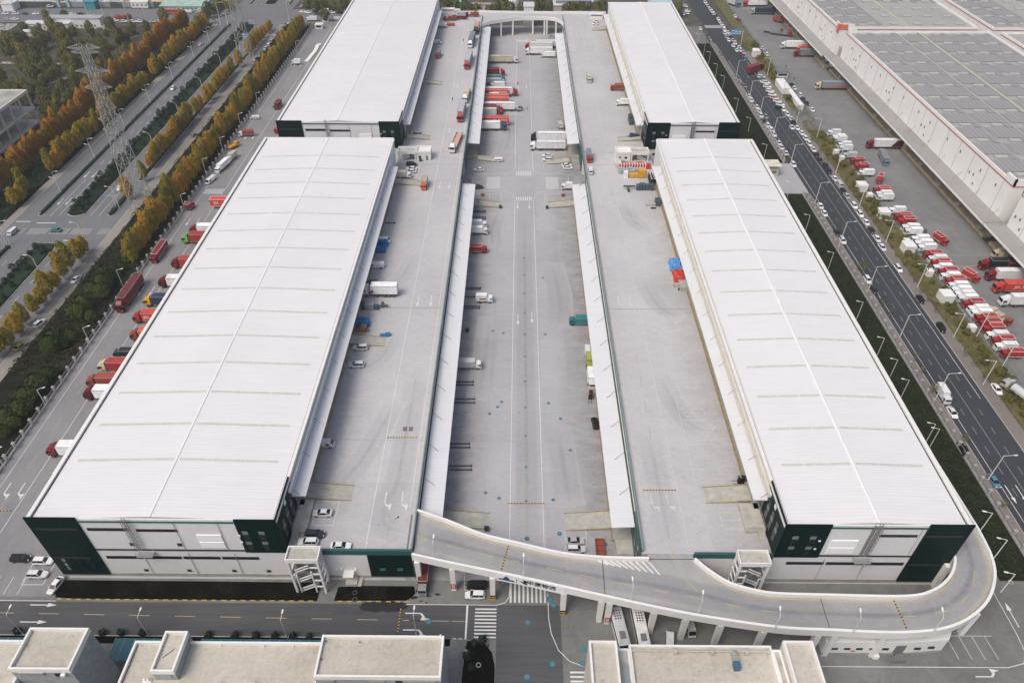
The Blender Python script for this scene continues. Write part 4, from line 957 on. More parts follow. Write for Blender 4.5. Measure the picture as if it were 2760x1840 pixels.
# teal carport roofs
for lb, x0, x1 in (('teal glazed carport roof between the two bottom-left buildings', -84.9,-74.6), ('teal glazed carport strip behind the long bottom building', -66.5,-37.4), ('teal glazed carport strip at the bottom left corner', -112,-95)):
    t = thing('carport', lb, 'carport'); q = MB()
    q.hexa([(x0,70.2,2.7),(x1,70.2,2.7),(x1,74.9,3.1),(x0,74.9,3.1)], [(x0,70.2,2.78),(x1,70.2,2.78),(x1,74.9,3.18),(x0,74.9,3.18)]); obj('roof_sheet', q, mat('teal_sheet', (.015,.13,.17), .3), t)
    q = MB(); n = int((x1-x0)/2)
    for i in range(n+1): x = x0+(x1-x0)*i/n; q.bar((x,70.2,2.85),(x,74.9,3.24),.07,.07)
    for i in range(n//2+1): x = x0+(x1-x0)*i/max(1,n//2); q.tube((x,74.5,0),(x,74.5,3.0),.07,5); q.tube((x,70.6,0),(x,70.6,2.7),.07,5)
    obj('frame', q, METAL, t)
# ------------------------------------------------------------ logistics blocks across the east road
EWALL = mat('warm_white_panel', (.84,.83,.80), .6, noise=.05, nscale=.12); EROOF = ribbed('grey_roof_sheet', (.39,.39,.365), 1.1, 0, .04, .05, .6, .14)
SOLAR = None
def solar():
    M = bpy.data.materials.new('solar_cells'); M.use_nodes = True; n = M.node_tree; N = n.nodes.new; L = n.links.new; b = n.nodes['Principled BSDF']
    g = N('ShaderNodeNewGeometry'); sep = N('ShaderNodeSeparateXYZ'); L(g.outputs['Position'], sep.inputs[0]); outs = []
    for ax, sp, w in ((0, 2.1, .13), (1, 1.05, .05)):
        d = N('ShaderNodeMath'); d.operation = 'DIVIDE'; L(sep.outputs[ax], d.inputs[0]); d.inputs[1].default_value = sp
        f = N('ShaderNodeMath'); f.operation = 'FRACT'; L(d.outputs[0], f.inputs[0])
        l = N('ShaderNodeMath'); l.operation = 'LESS_THAN'; L(f.outputs[0], l.inputs[0]); l.inputs[1].default_value = w; outs.append(l.outputs[0])
    mx = N('ShaderNodeMath'); mx.operation = 'MAXIMUM'; L(outs[0], mx.inputs[0]); L(outs[1], mx.inputs[1])
    c = N('ShaderNodeMix'); c.data_type = 'RGBA'; c.inputs['A'].default_value = (.27,.27,.275,1); c.inputs['B'].default_value = (.40,.40,.395,1); L(mx.outputs[0], c.inputs['Factor'])
    L(c.outputs['Result'], b.inputs['Base Color']); b.inputs['Roughness'].default_value = .75; b.inputs['Specular IOR Level'].default_value = .2; return M
SOLAR = solar(); ORANGE = mat('orange_red_trim', (.46,.12,.08), .6)
SKL = mat('pale_rooflight', (.46,.465,.44), .5)
def eblock(label, x0, x1, y0, y1, canopy=None, sx=None, sy=None, dark=3):
    t = thing('logistics_block', label, 'warehouse'); q = MB(); q.box(x0,y0,0,x1,y1,21.6); obj('wall', q, EWALL, t)
    q = MB(); q.rect(x0+.5,y0+.5,x1-.5,y1-.5,21.64); obj('roof', q, EROOF, t)
    q = MB(); q.box(x0-.1,y0-.1,21.3,x0+.5,y1+.1,22.6); q.box(x1-.5,y0-.1,21.3,x1+.1,y1+.1,22.6); q.box(x0+.5,y0-.1,21.3,x1-.5,y0+.5,22.6); q.box(x0+.5,y1-.5,21.3,x1-.5,y1+.1,22.6)
    if canopy: q.box(x0-.15,y1-5,21.3,x0+.6,y1+.15,24.2); q.box(x0-.15,y1-.4,21.3,x0+5,y1+.15,24.2); q.box(x0-.15,y0-.15,21.3,x0+.6,y0+6,24.2); q.box(x0-.15,y0-.15,21.3,x0+8,y0+.4,24.2)
    obj('parapet', q, EWALL, t)
    q = MB(); q.box(x0-.16,y0-.16,21.05,x0-.1,y1+.16,21.45); q.box(x0-.1,y0-.17,21.05,x1+.1,y0-.1,21.45); obj('orange_trim', q, ORANGE, t)
    if sx:
        xr = sx[0]+33; q = MB(); q.box(xr-.35,y0+.5,21.66,xr+.35,y1-.5,21.95); obj('ridge_cap', q, mat('cream_ridge', (.55,.50,.36), .7), t)
        p = MB(); s = MB(); s.box(-2.3,-1.0,21.66,2.3,1.0,22.3); sm = s.mesh('skylight', SKL); f = MB(); f.box(-2.6,-1.25,21.645,2.6,1.25,21.9); fm = f.mesh('skylight_kerb', METAL)
        for j, y in enumerate(sy):
            for i, x in enumerate(sx):
                if x > x1-6: continue
                k_ = obj('skylight', sm, None, t); k_.location = (x,y,0); obj('skylight_kerb', fm, None, k_)
                if i < dark or (i >= 3 and j > 2):
                    a = y+2.6 if True else y; e = min(y+12.8, y1-1.2)
                    if e > a: p.box(x-6.2, a, 21.8, x+6.2 if i != 2 else x+5, e, 21.88)
                    p.box(x+3.3, y-2.0, 21.8, x+6.2, y+2.4, 21.879)
        obj('solar_array', p, SOLAR, t)
    # panel joints, small windows and vents on the west wall
    q = MB(); y = y0+6
    while y < y1-3: q.box(x0-.05,y,8,x0-.001,y+.22,20.9); y += 11.3
    obj('wall_joint', q, mat('joint_grey', (.4,.4,.38), .8), t)
    q = MB(); y = y0+9; k = 0
    while y < y1-6:
        q.box(x0-.08,y,16.5,x0-.001,y+.7,17.7)
        if k % 3 == 1: q.box(x0-.08,y+3,13.2,x0-.001,y+3.7,14.3); q.box(x0-.08,y+6,12.8,x0-.001,y+6.7,13.9); q.box(x0-.08,y+1.2,10.2,x0-.001,y+1.9,11.2)
        y += 17 if k % 2 else 12; k += 1
    obj('window', q, mat('slate_window', (.10,.11,.12), .3), t)
    if canopy:
        a, b = canopy; q = MB(); q.hexa([(x0-7.4,a,7.6),(x0,a,7.9),(x0,b,7.9),(x0-7.4,b,7.6)], [(x0-7.4,a,8.0),(x0,a,8.35),(x0,b,8.35),(x0-7.4,b,8.0)]); c = obj('dock_canopy', q, mat('grey_canopy', (.30,.30,.285), .7, noise=.1, nscale=.08), t)
        q = MB(); q.box(x0-7.62,a,7.4,x0-7.4,b,8.12); obj('canopy_edge', q, WHITE, c)
        q = MB(); y = a+5
        while y < b: q.tube((x0-.05,y,11.3),(x0-3.2,y-.8,8.25),.07,4); y += 15.2
        obj('tie_rod', q, GREYM, c)
        q = MB(); q.box(x0-3.4,a+2,0,x0,b-2,1.3); obj('dock_platform', q, mat('ochre_dock', (.42,.34,.22), .9, noise=.3, nscale=.5), t)
        q = MB(); y = a+4
        while y < b-6: q.box(x0-.06,y,1.35,x0-.001,y+4,5.6); y += 7.6
        obj('dock_door', q, GREYM, t)
        q = MB(); y = a+6; k = 0
        while y < b-6:
            if k % 2 == 0: q.box(x0-3.0,y,1.3,x0-1.6,y+1.4,2.4); q.box(x0-2.8,y+2,1.3,x0-1.8,y+2.9,2.2)
            y += 9; k += 1
        obj('cargo_cage', q, BEIGE, t)
    return t
eblock('grey-roofed white logistics block nearest on the right, with orange trim and solar panels', 184.8,264,242.5,421,(239,424.5),(192.2,205.6,219.9,233,245.2,257.4),[266+15.2*i for i in range(11)]+[251],3)
eblock('logistics block behind the gap on the right, orange sign box on its corner', 183.2,261.5,428.5,640,(425,640),(190.5,204,218,231,243,255),[437+15.2*i for i in range(12)],2)
eblock('plain white logistics block wall at the right edge, beyond the near solar-roofed block', 184.9,264,120,236.3,(110,238.6))
eblock('far grey-roofed logistics block along the right edge, beside the solar-roofed one', 271,360,300,420.5,None,(279,292,306,319,332,345),[306+15.2*i for i in range(7)],0)
eblock('grey-roofed logistics block in the top right corner with a red trim line', 270.3,380,427.5,640,None,(279,292,306,319,332,345),[437+15.2*i for i in range(12)],2)
q = MB(); q.box(182.6,428.0,19.2,183.1,431,24); q.box(183,428,21.8,187.5,428.3,24); tag(obj('corner_sign', q, mat('coral_sign', (.70,.16,.08), .6)), 'coral-orange sign box on the roof corner beside the gap between right-hand blocks', 'sign')
q = MB()
for i in range(12): q.tube((190+i*2.4,424.6,21.6-.0),(190+i*2.4,424.6,22.8),.55,8)
for i in range(12): pass
# a link roof between the two blocks
t = thing('link_roof', 'low grey roof filling the gap between the two right-hand blocks', 'roof'); r = MB(); r.box(186,421.2,0,264,428.3,12); obj('roof_slab', r, EROOF, t)
# ------------------------------------------------------------ unfinished concrete frame at the left edge
t = thing('concrete_frame', 'unfinished open concrete frame building at the left edge, bare floors and columns', 'unfinished building')
RAW = mat('raw_concrete', (.66,.63,.55), .9, noise=.22, nscale=.25)
xe, yn = -236.2, 339.0; zs = [atX(1,360,1090,xe)[1], atX(1,320,985,xe)[1], 18.8]
zs = [4.2, 11.0, 18.9]
for i, z in enumerate(zs):
    q = MB(); q.box(-287, 240, z-.35, xe+.1, yn+.1, z); obj('floor_slab', q, RAW, t)
    q = MB(); q.box(xe-.35, 240, z-.8, xe+.2, yn+.2, z+(.05 if i < 2 else .5)); q.box(-287, yn-.35, z-.8, xe, yn+.2, z+(.05 if i < 2 else .5))
    for x in range(-281, -240, 9): q.box(x, 240, z-.8, x+.4, yn-.4, z-.36)
    obj('edge_beam', q, RAW, t)
q = MB()
for k in range(13):
    for x in (xe-.5, -252, -268, -284): q.box(x-.4, yn-.8-8*k, 0, x+.4, yn-8*k, zs[2]-.4)
obj('column', q, RAW, t)
q = MB(); q.rect(-287,240,xe-.6,yn-.6,18.96); obj('roof_screed', q, mat('grey_roof_screed', (.33,.33,.31), .9, noise=.3, nscale=.1), t)
# ------------------------------------------------------------ lattice pylons
PYM = mat('pylon_steel', (.36,.375,.345), .6, metal=.2)
def pylon(label, cx, cy, H, b0, b1, arms, lean=0):
    t = thing('pylon', label, 'pylon', None, (cx, cy, 0)); q = MB()
    W = lambda z: b0+(b1-b0)*min(1, z/(H*.97))
    cn = ((-1,-1),(1,-1),(1,1),(-1,1)); lv = [0]; z = 0
    while z < H-1: z += max(2.6, W(z)*.85); lv.append(min(z, H))
    th = lambda z: .24-.08*z/H
    for a, b in zip(lv, lv[1:]):
        for k in range(4):
            c0, c1 = cn[k], cn[(k+1) % 4]; wa, wb = W(a)/2, W(b)/2
            A, B = (c0[0]*wa,c0[1]*wa,a), (c0[0]*wb,c0[1]*wb,b); C, D = (c1[0]*wa,c1[1]*wa,a), (c1[0]*wb,c1[1]*wb,b)
            q.bar(A, B, th(a), th(a)); q.bar(A, D, .1, .1); q.bar(C, B, .1, .1)
            if a > 1: q.bar(A, C, .09, .09)
    obj('tower_body', q, PYM, t)
    for z, hl, hr, rise in arms:
        for s, L in ((-1, hl), (1, hr)):
            q = MB(); w = W(z)/2; h2 = rise
            for dy in (-1, 1):
                P0 = (s*w, dy*w, z); P1 = (s*w, dy*w, z+h2); T = (s*L, 0, z+(.3 if rise > 0 else 0))
                q.bar(P0, T, .13, .13); q.bar(P1, T, .11, .11)
                for k in range(1, 5):
                    f = k/5; a = [P0[i]+(T[i]-P0[i])*f for i in range(3)]; b = [P1[i]+(T[i]-P1[i])*(f-.1) for i in range(3)]; q.bar(a, b, .09, .09)
            for k in range(1, 5):
                f = k/5; y = w*(1-f); x = s*(w+(L-w)*f); q.bar((x,-y,z+.05),(x,y,z+.05),.09,.09)
            obj('cross_arm', q, PYM, t)
    return t
AR = []
for y, xl, xr in ((395,590,890),(470,650,895),(640,670,985),(785,750,1000),(968,850,1035),(1068,875,1090),(1160,915,1110)):
    l, z = atY(1, xl, y, 260); r_, _ = atY(1, xr, y, 260); AR.append((z-.3, (r_-l)/2, (r_-l)/2, 1.7))
H1 = atY(1, 740, 392, 260)[1]
AR[0] = (H1-1.8, AR[0][1], AR[0][2], 1.7)
pylon('tall steel lattice pylon with seven cross-arms beside the near walkway', -154.2, 260, H1, 7.0, 1.9, AR)
z2 = atY(1, 2110, 0, 430)[1]
pylon('steel lattice pylon further back, its top cut off by the picture edge', -159.4, 427, 48, 7.5, 2.6, [(36, 5, 5, 1.6)])
# ------------------------------------------------------------ street lamps
LAMPM = mat('lamp_white', (.62,.63,.62), .45)
def lamp(label, grp, x, y, z0, h, kind, rz):
    t = thing('street_lamp', label, 'street lamp', grp, (x, y, z0), rz)
    q = MB(); r = .09 if h < 8.5 else .13
    if kind == 'double': q.tube((0,0,0),(0,0,h*.8),r*1.3,6,r)
    else: q.tube((0,0,0),(0,0,h if kind != 'curve' else h*.86),r*1.3,6,r)
    obj('pole', q, LAMPM, t)
    def arm(pts, nm='arm'):
        q = MB()
        for a, b in zip(pts, pts[1:]): q.tube(a, b, .07, 5)
        a = obj(nm, q, LAMPM, t); e = Vector(pts[-1]); d = (Vector(pts[-1])-Vector(pts[-2])).normalized()
        q = MB(); q.bar(e-d*.1, e+d*.75, .32, .14); obj('lamp_head', q, WHITE, a)
    if kind == 'single': arm([(0,0,h),(.7,0,h+.12),(1.5,0,h+.2)])
    if kind == 'T': arm([(0,0,h),(2.6,0,h+.25)])
    if kind == 'curve': arm([(0,0,h*.86),(.25,0,h*.93),(1.0,0,h+.05),(2.0,0,h+.12)])
    if kind == 'double': arm([(0,0,h*.8),(-.15,0,h*.93),(.5,0,h),(1.8,0,h+.1)]); arm([(0,0,h*.66),(-.6,0,h*.72),(-1.5,0,h*.74)], 'low_arm')
    return t
G1 = 'double-armed lamps along the far avenue hedge'; lamps = []
P = [(5,100,695),(5,545,240),(1,855,1437),(1,1120,1165),(1,1358,935),(1,1563,730),(1,1762,540),(1,1910,400),(1,2020,290),(1,2060,235)]
base = None
def series(P, maker, lab, z0=0, snapx=None):
    base = None
    for i, p in enumerate(P):
        x, y = at(*p, z0) if len(p) == 3 else p
        if snapx is not None: x = snapx
        L = lab.format(nth(i+1))
        if base is None: base = maker(L, x, y)
        else: dup(base, (x, y, z0), base.rotation_euler.z, L, base.get('group'))
        lamps.append((x, y))
    return base
series(P, lambda L,x,y: lamp(L, G1, x, y, .14, 10.3, 'double', 0), '{} double-armed street lamp from the near end of the far avenue hedge', .14, -194.5)
P = [(5,70,710),(5,385,1000),(5,778,700),(5,1075,370),(1,1400,1370),(1,1630,1090),(1,1838,860),(1,2003,640),(1,2180,520),(1,2310,330)]
series(P, lambda L,x,y: lamp(L, 'curved lamps on the near side of the avenue', x, y, .14, 9.8, 'curve', pi), '{} curved street lamp from the near end, beside the near avenue lane', .14)
P = [(9,45,1200),(9,425,660),(9,820,100),(5,1110,1080),(5,1665,390),(1,1855,1568),(1,2010,1370),(1,2170,1150),(1,2325,960),(2,340,480),(2,480,190)]
series(P, lambda L,x,y: lamp(L, 'small lamps along the left estate fence', x, y, 0, 7.2, 'single', pi*.12), '{} small white lamp post from the near end of the left fence')
P = [(8,205,270),(8,370,575),(8,575,915),(8,830,1365),(12,1015,190),(12,1130,385),(12,1228,570),(12,1455,965),(12,1490,1010),(12,1720,1420),(16,1930,180),(16,2035,370),(16,2030,860),(3,2195,1430),(3,2055,1185),(3,1935,1010),(3,1815,800),(3,1755,690),(3,1690,580),(3,1640,500),(3,1590,410)]
P2 = []
for p in P:
    x, y = at(*p); P2.append((min(max(x, 113.2), 116.5) if y > 104 else (x if x < 116 else 113), y))
P2[9:13] = [(107.2,106.5),(106.9,98.5),(106.6,91.5),(103.9,83.2)]
for i, p in enumerate(P2):
    L = f'{nth(i+1)} small lamp post of the right-hand lawn and ramp edge'; z0 = 0 if i not in (10, 11, 12) else 9.9
    if i == 0: b0 = lamp(L, 'small lamps on the right-hand lawn and ramp edge', *p, 0, 7, 'single', pi*.94)
    else: dup(b0, (*p, z0), pi*.94, L, b0['group'])
P = [(8,450,330),(8,665,690),(8,905,1100),(8,1200,1540),(12,1530,570),(12,1990,1310),(4,118,1230),(4,240,1480),(3,1925,700),(3,2050,890),(3,2180,1040),(3,2330,1230)]
series(P, lambda L,x,y: lamp(L, 'tall lamps on the near pavement of the east road', x, y, .13, 9.6, 'T', 0), '{} tall grey lamp of the near east-road pavement', .13, 124.4)
P = [(8,640,60),(8,855,350),(8,1090,680),(8,1375,1080),(8,1700,1530),(12,1965,455),(12,2140,290),(4,25,680),(4,155,880),(4,285,1110),(4,470,1240),(4,650,1530),(8,1910,1520)]
series(P, lambda L,x,y: lamp(L, 'tall lamps on the far pavement of the east road', x, y, .13, 9.6, 'T', pi), '{} tall grey lamp of the far east-road pavement', .13)
P = [(13,205,1125),(13,1345,1150),(14,255,1170),(14,1410,1135)]
series(P, lambda L,x,y: lamp(L, 'white lamps between the front road and the bottom buildings', x, y, 0, 8, 'single', pi*.5), '{} white lamp from the left, between front road and bottom buildings')
P = [(14,1572,445),(15,35,615),(15,1000,830),(15,1605,950),(16,85,1095),(16,795,1115),(16,1520,1105)]
pts = [at(*p, 10.9) for p in P]
for i, p in enumerate(pts):
    L = f'{nth(i+1)} white lamp from the left on the outer bridge parapet'
    if i == 0: b0 = lamp(L, 'white lamps on the outer bridge parapet', *p, 11.1, 5.2, 'single', pi*.5)
    else: dup(b0, (*p, 11.1), pi*.5 if i < 3 else pi*.42, L, b0['group'])
for i, (a, b) in enumerate(((at('k',280,530), 14),(at('k',1730,500), 14),(at('k',440,610),8))):
    lamp(('tall white mast of the top-left junction, left of the pylon','tall white mast at the end of the shrub strip near parked cars','white post beside the far hedge end at the top-left junction')[i], None, *a, 0, b, 'T', 0)
P = [(1,145,110),(1,930,130),(1,1320,200),(1,790,140),(1,1160,200),(1,1630,120),(1,1500,190)]
for i, p in enumerate(P):
    x, y = at(*p); lab = f'{nth(i+1)} tall lamp scattered along the cross street at the top left'
    if i == 0: b0 = lamp(lab, 'tall lamps along the cross street', x, y, 0, 12, 'T', pi)
    else: dup(b0, (x, y, 0), pi, lab, b0['group'])
# ------------------------------------------------------------ fences
FEN = mat('fence_grey', (.30,.31,.31), .7); PIL = mat('pillar_render', (.42,.42,.41), .8, noise=.12, nscale=1)
def fence(label, x, y0, y1, pitch, h=2.0, pr=.28):
    t = thing('fence', label, 'fence'); q = MB(); q.box(x-.14,y0,0,x+.14,y1,.55); obj('base_wall', q, PIL, t)
    q = MB(); n = int((y1-y0)/pitch); big = []
    for i in range(n+1):
        yy = y0+i*pitch; m_ = MB(); m_.box(x-pr,yy-pr,0,x+pr,yy+pr,h+.1); m_.box(x-pr-.12,yy-pr-.12,h+.1,x+pr+.12,yy+pr+.12,h+.28); m_.ball((x,yy,h+.5),.24,6,4)
        if i < 98: obj('pillar', m_, PIL, t)
        else: big.append(m_)
    q = MB(); q.box(x-.04,y0,.75,x+.04,y1,.83); q.box(x-.04,y0,h-.25,x+.04,y1,h-.17); yy = y0
    while yy < y1: q.box(x-.02,yy,.55,x+.02,yy+.05,h-.1); yy += .42
    obj('railing', q, FEN, t); return t
fence('grey railing fence with stone pillars along the left yard and shrub strip', -137.35, 95, 503, 4.4, 2.1)
fence('pale fence with square pillars between the right lawn and the east road', 121.85, 92, 275.5, 4.1, 2.0)
fence('pale pillar fence beside the parked cars, beyond the east gate', 121.85, 304.5, 470, 4.1, 2.0)
t = thing('fence', 'thin green mesh fence between the dry verge and the east lorry yard', 'fence'); q = MB(); GF = mat('green_mesh', (.10,.17,.14), .7)
for y0, y1 in ((150,339),(369,640)):
    q.box(151.4,y0,.2,151.44,y1,.3); q.box(151.4,y0,1.7,151.44,y1,1.8); y = y0
    while y < y1: q.box(151.38,y,.1,151.46,y+.08,1.9); y += 2.5
obj('post_and_rail', q, GF, t)
# gates and gatehouses
def gatehouse(label, x0, y0, x1, y1, h, rc=None):
    t = thing('gatehouse', label, 'gatehouse'); q = MB(); q.box(x0,y0,0,x1,y1,h); obj('wall', q, WALLN, t)
    q = MB(); q.box(x0-.4,y0-.4,h,x1+.4,y1+.4,h+.3); obj('roof', q, rc or CONC, t)
    q = MB(); q.box(x0+.5,y0-.06,1.0,x1-.5,y0-.005,2.2); q.box(x0-.06,y0+.5,1.0,x0-.005,y1-.5,2.2); obj('window', q, GLASS, t)
a = at(8,60,30,1.5); gatehouse('small grey gatehouse beside the front-right roof, on the east gate apron', a[0]-2.5, a[1]-2, a[0]+2.5, a[1]+3, 3.2)
q = MB()
for i in range(7): q.box(a[0]-3.2+i*.9,a[1]-2.9,0,a[0]-3.0+i*.9,a[1]-2.7,4.6)
q.box(a[0]-3.4,a[1]-3.1,4.6,a[0]+3.2,a[1]+3.4,5.0); t = thing('portal', 'square concrete portal frame over the east gate beside the gatehouse', 'portal'); obj('frame', q, RAW, t)
a = at('e',1265,560,1.2); gatehouse('tiny guard box at the top of the left estate fence', a[0]-2.2, a[1]-2, a[0]+2.2, a[1]+2, 2.6, WHITE)
a = at('b',1140,310,1.0); gatehouse('grey gatehouse beside the lorry yard gate across the east road', a[0]-3, a[1]-3, a[0]+3, a[1]+3, 3.0, mat('slate_roof', (.16,.17,.19), .7))
q = MB(); q.box(-136.5,504,0,-104,504.5,2.4); tag(obj('boundary_wall', q, FEN), 'grey wall closing the left yard at its far end', 'wall')
# road signs
def gantry(label, x, y, h, w, rz, z=0):
    t = thing('road_sign', label, 'road sign', None, (x, y, z), rz); q = MB(); q.tube((0,0,0),(0,0,h),.16,6); q.tube((0,0,h-.6),(-w-1,0,h-.6),.12,6); obj('post', q, LAMPM, t)
    q = MB(); q.box(-w-1.2,-.18,h-2.2,-1,-.1,h+.8); q.k = 1
    for i in range(3): q.box(-w-.8+i*w/3,-.22,h-.1-i*.3,-w-.8+i*w/3+w/4,-.185,h+.25-i*.3)
    q.box(-w-.9,-.22,h-1.6,-1.3,-.185,h-1.3); obj('sign_board', q, [mat('sign_blue', (.06,.30,.58), .5), WHITE], t)
p = at('k',1045,1010); gantry('blue direction sign on a white arm over the avenue, right of the pylon', p[0], p[1], 8, 6.5, 0)
p = at('a',1380,970); gantry('blue direction sign on a white arm over the east road', p[0], p[1], 9, 6.5, 0)
for lb, p in (('small blue sign bar on the near junction lamp', at(5,1075,370)),('white signal post with a short arm at the left edge junction', at(5,70,710))):
    t = thing('traffic_signal', lb, 'traffic signal', None, (p[0]-.8, p[1]-.6, 0)); q = MB(); q.tube((0,0,0),(0,0,6.4),.1,6); q.tube((0,0,6.2),(-3.2,0,6.2),.06,5); q.tube((0,0,6.2),(2.5,0,5.8),.06,5); obj('post', q, LAMPM, t)
    q = MB(); q.box(-3.8,-.2,6.0,-2.2,.1,6.4); obj('signal_head', q, MC['sign_blue'], t)
# little house between the tree rows
p = at(1,1040,880,2.5); t = thing('hut', 'small dark blue-roofed hut between the two orange tree rows', 'hut', None, (p[0], p[1], 0)); q = MB(); q.box(-4,-3,0,4,3,2.6); obj('wall', q, mat('brick_brown', (.20,.09,.05), .9), t)
q = MB(); q.add([(-5,-3.8,2.5),(5,-3.8,2.5),(0,-3.8,4.6),(-5,3.8,2.5),(5,3.8,2.5),(0,3.8,4.6)], [(0,2,5,3),(1,4,5,2),(0,1,2),(3,5,4),(0,3,4,1)]); obj('roof', q, mat('navy_roof', (.05,.07,.10), .5), t)
# ------------------------------------------------------------ far top-left: hoarding, cabins, construction site
PALE = mat('pale_metal_roof', (.60,.61,.62), .5, noise=.08, nscale=.2); HO = [mat('hoarding_dark', (.07,.085,.095), .7), mat('hoarding_grey', (.26,.29,.31), .7)]
t = thing('hoarding', 'grey and dark panelled hoarding along the cross street, white capped', 'hoarding')
segs = [(0,40,1),(40,125,0),(125,395,0),(560,925,1),(925,1035,0),(1035,1325,1),(1325,1440,0),(1440,1880,1)]
q = MB(); w_ = MB()
for a, b, k in segs:
    x0, y0 = at(1,a,115); x1, y1 = at(1,b,118); q.k = k; q.box(x0,545,0,x1-.5,545.4,3.6)
    if b < 1300: w_.box(x0,545.6,3.3,x1,548.4,3.5)
obj('panel', q, HO, t); obj('cap_roof', w_, PALE, t)
t = thing('gate_arch', 'pale blue arch gate in the construction hoarding at the top left', 'gate'); q = MB(); BL = mat('pale_blue', (.28,.48,.60), .6)
x0, y0 = at(1,430,130); x1, y1 = at(1,520,130); q.box(x0-1,544,0,x0+1,546,6.5); q.box(x1-1,544,0,x1+1,546,6.5); q.box(x0-1,544,6.5,x1+1,546,8); obj('arch', q, BL, t)
def shed(label, r, x0, y0, x1, y1, z, wall=WALLN, roof=PALE, dep=6, gable=False):
    a = at(r, x0, y0, z); b = at(r, x1, y1, z); ya = min(a[1], b[1]); t = thing('site_shed', label, 'shed'); q = MB(); q.box(a[0],ya,0,b[0],ya+dep,z-.2); obj('wall', q, wall, t)
    q = MB()
    if gable: m_ = ya+dep/2; q.hexa([(a[0]-.4,ya-.4,z-.2),(b[0]+.4,ya-.4,z-.2),(b[0]+.4,ya+dep+.4,z-.2),(a[0]-.4,ya+dep+.4,z-.2)], [(a[0]-.4,m_-.1,z+1.2),(b[0]+.4,m_-.1,z+1.2),(b[0]+.4,m_+.1,z+1.2),(a[0]-.4,m_+.1,z+1.2)])
    else: q.box(a[0]-.4,ya-.4,z-.2,b[0]+.4,ya+dep+.4,z+.1)
    obj('roof', q, roof, t)
    if b[0]-a[0] > 12:
        q = MB(); n = int((b[0]-a[0])/3)
        for i in range(n): q.box(a[0]+1+i*3,ya-.06,1.2,a[0]+2.3+i*3,ya-.005,2.4)
        obj('window', q, GLASSB, t)
    return t
shed('long white-roofed site cabin at the edge of the overgrown plot, top left', 1,200,215,610,215,4.2,dep=7)
shed('long grey two-storey site cabin beside the cross street, top left', 1,400,165,890,165,6.5,dep=7,roof=mat('zinc_roof', (.36,.38,.38), .6))
shed('small white-roofed box hut at the corner of the overgrown plot', 1,245,250,320,290,3.5,dep=5)
shed('small pale hut with a tilted roof beside the cross street trees', 1,950,215,1010,240,2.8,dep=3.5,roof=BEIGE)
shed('white-roofed cabin behind the hoarding in the top left corner', 1,0,35,100,35,5,dep=9)
shed('teal covered stockpile behind the hoarding, left of the excavator', 1,735,20,840,20,5,wall=mat('teal_tarp', (.06,.26,.30), .7),roof=MC['teal_tarp'],dep=8)
shed('pale round-topped tent on the construction site', 1,1175,15,1320,20,4,dep=7,gable=True)
shed('low pale green netted mound beside the far junction', 1,1430,55,1850,45,3.5,wall=mat('green_net', (.33,.46,.40), .9, noise=.15, nscale=.2),roof=MC['green_net'],dep=30,gable=True)
t = thing('excavator', 'orange excavator on the construction sand at the top left', 'excavator', None, (*at(1,1000,22,1), 0)); q = MB(); q.box(-2.2,-1.5,.0,2.2,1.5,1); q.box(-1.8,-1.3,1,1.2,1.3,2.8); obj('body', q, mat('machine_orange', (.55,.22,.03), .6), t)
q = MB(); q.bar((1.2,0,2),(4,0,5.2),.5,.6); q.bar((4,0,5.2),(6.4,0,2),.4,.5); q.box(6,-.6,1,7,.6,2); obj('boom', q, MC['machine_orange'], t)
q = MB(); random.seed(3)
for i in range(46):
    x, y = at(1, random.uniform(180,1150), random.uniform(2,14)); q.tube((x,y,0),(x,y,.9),.7,6)
t = thing('pile_heads', 'scattered dark pile heads standing in the construction sand', 'pile heads'); obj('pile', q, mat('pile_brown', (.16,.12,.10), .9), t); t['kind'] = 'stuff'
# pale paved yard and ditch at the far left
struct('pale_slab', MB().prism([at(1,0,215),at(1,165,215),at(1,0,335),at(1,-300,520),at(1,-400,215)], -.08, .05), mat('pale_slab_concrete', (.42,.40,.37), .9, noise=.1, nscale=.2))
for lb, P in (('narrow pale track crossing the overgrown plot', [(0,565),(300,572),(600,575)]), ('pale concrete channel near the unfinished frame', [(250,850),(400,770),(620,690)])):
    q = MB()
    for a, b in zip(P, P[1:]): A, B = at(1,*a), at(1,*b); line(q, A[0],A[1],B[0],B[1], 3 if 'track' in lb else 1.6, .03)
    struct('track' if 'track' in lb else 'channel', q, MC['pale_slab_concrete'])
# ------------------------------------------------------------ far centre, beyond the rear bridge
shed('long pale shed roof beyond the rear bridge, left of centre', 2,1880,60,2130,60,5,dep=8)
shed('low brick-red roofed row beyond the rear left deck', 2,1900,42,2120,42,7,roof=mat('faded_red_roof', (.40,.28,.25), .8),dep=4)
shed('mint-green pitched roof beside the rear left warehouse end', 2,1680,15,1810,15,6,wall=MC['green_net'],roof=MC['green_net'],dep=10,gable=True)
shed('small teal-fronted shed beyond the rear left deck', 2,1740,95,1800,95,4,wall=mat('deep_teal_wall', (.02,.08,.09), .7),dep=4)
shed('pale block with a flat white roof beyond the bridge centre', 3,40,60,130,60,13,dep=10)
shed('cream workshop with a framed front beyond the rear bridge', 3,310,50,440,50,6,wall=mat('cream_render', (.50,.46,.41), .8),dep=12)
shed('wide grey-blue shed along the top edge beyond the bridge', 3,330,8,640,8,8,wall=HO[1],roof=mat('blue_grey_roof', (.30,.36,.40), .6),dep=20)
shed('pale blue shed by the top edge beside the rear right roof', 3,640,18,740,18,7,roof=mat('sky_blue_roof', (.42,.56,.64), .6),dep=12)
shed('sky-blue canopy roof beside the rear right warehouse corner', 3,1180,0,1375,30,5,roof=MC['sky_blue_roof'],dep=20)
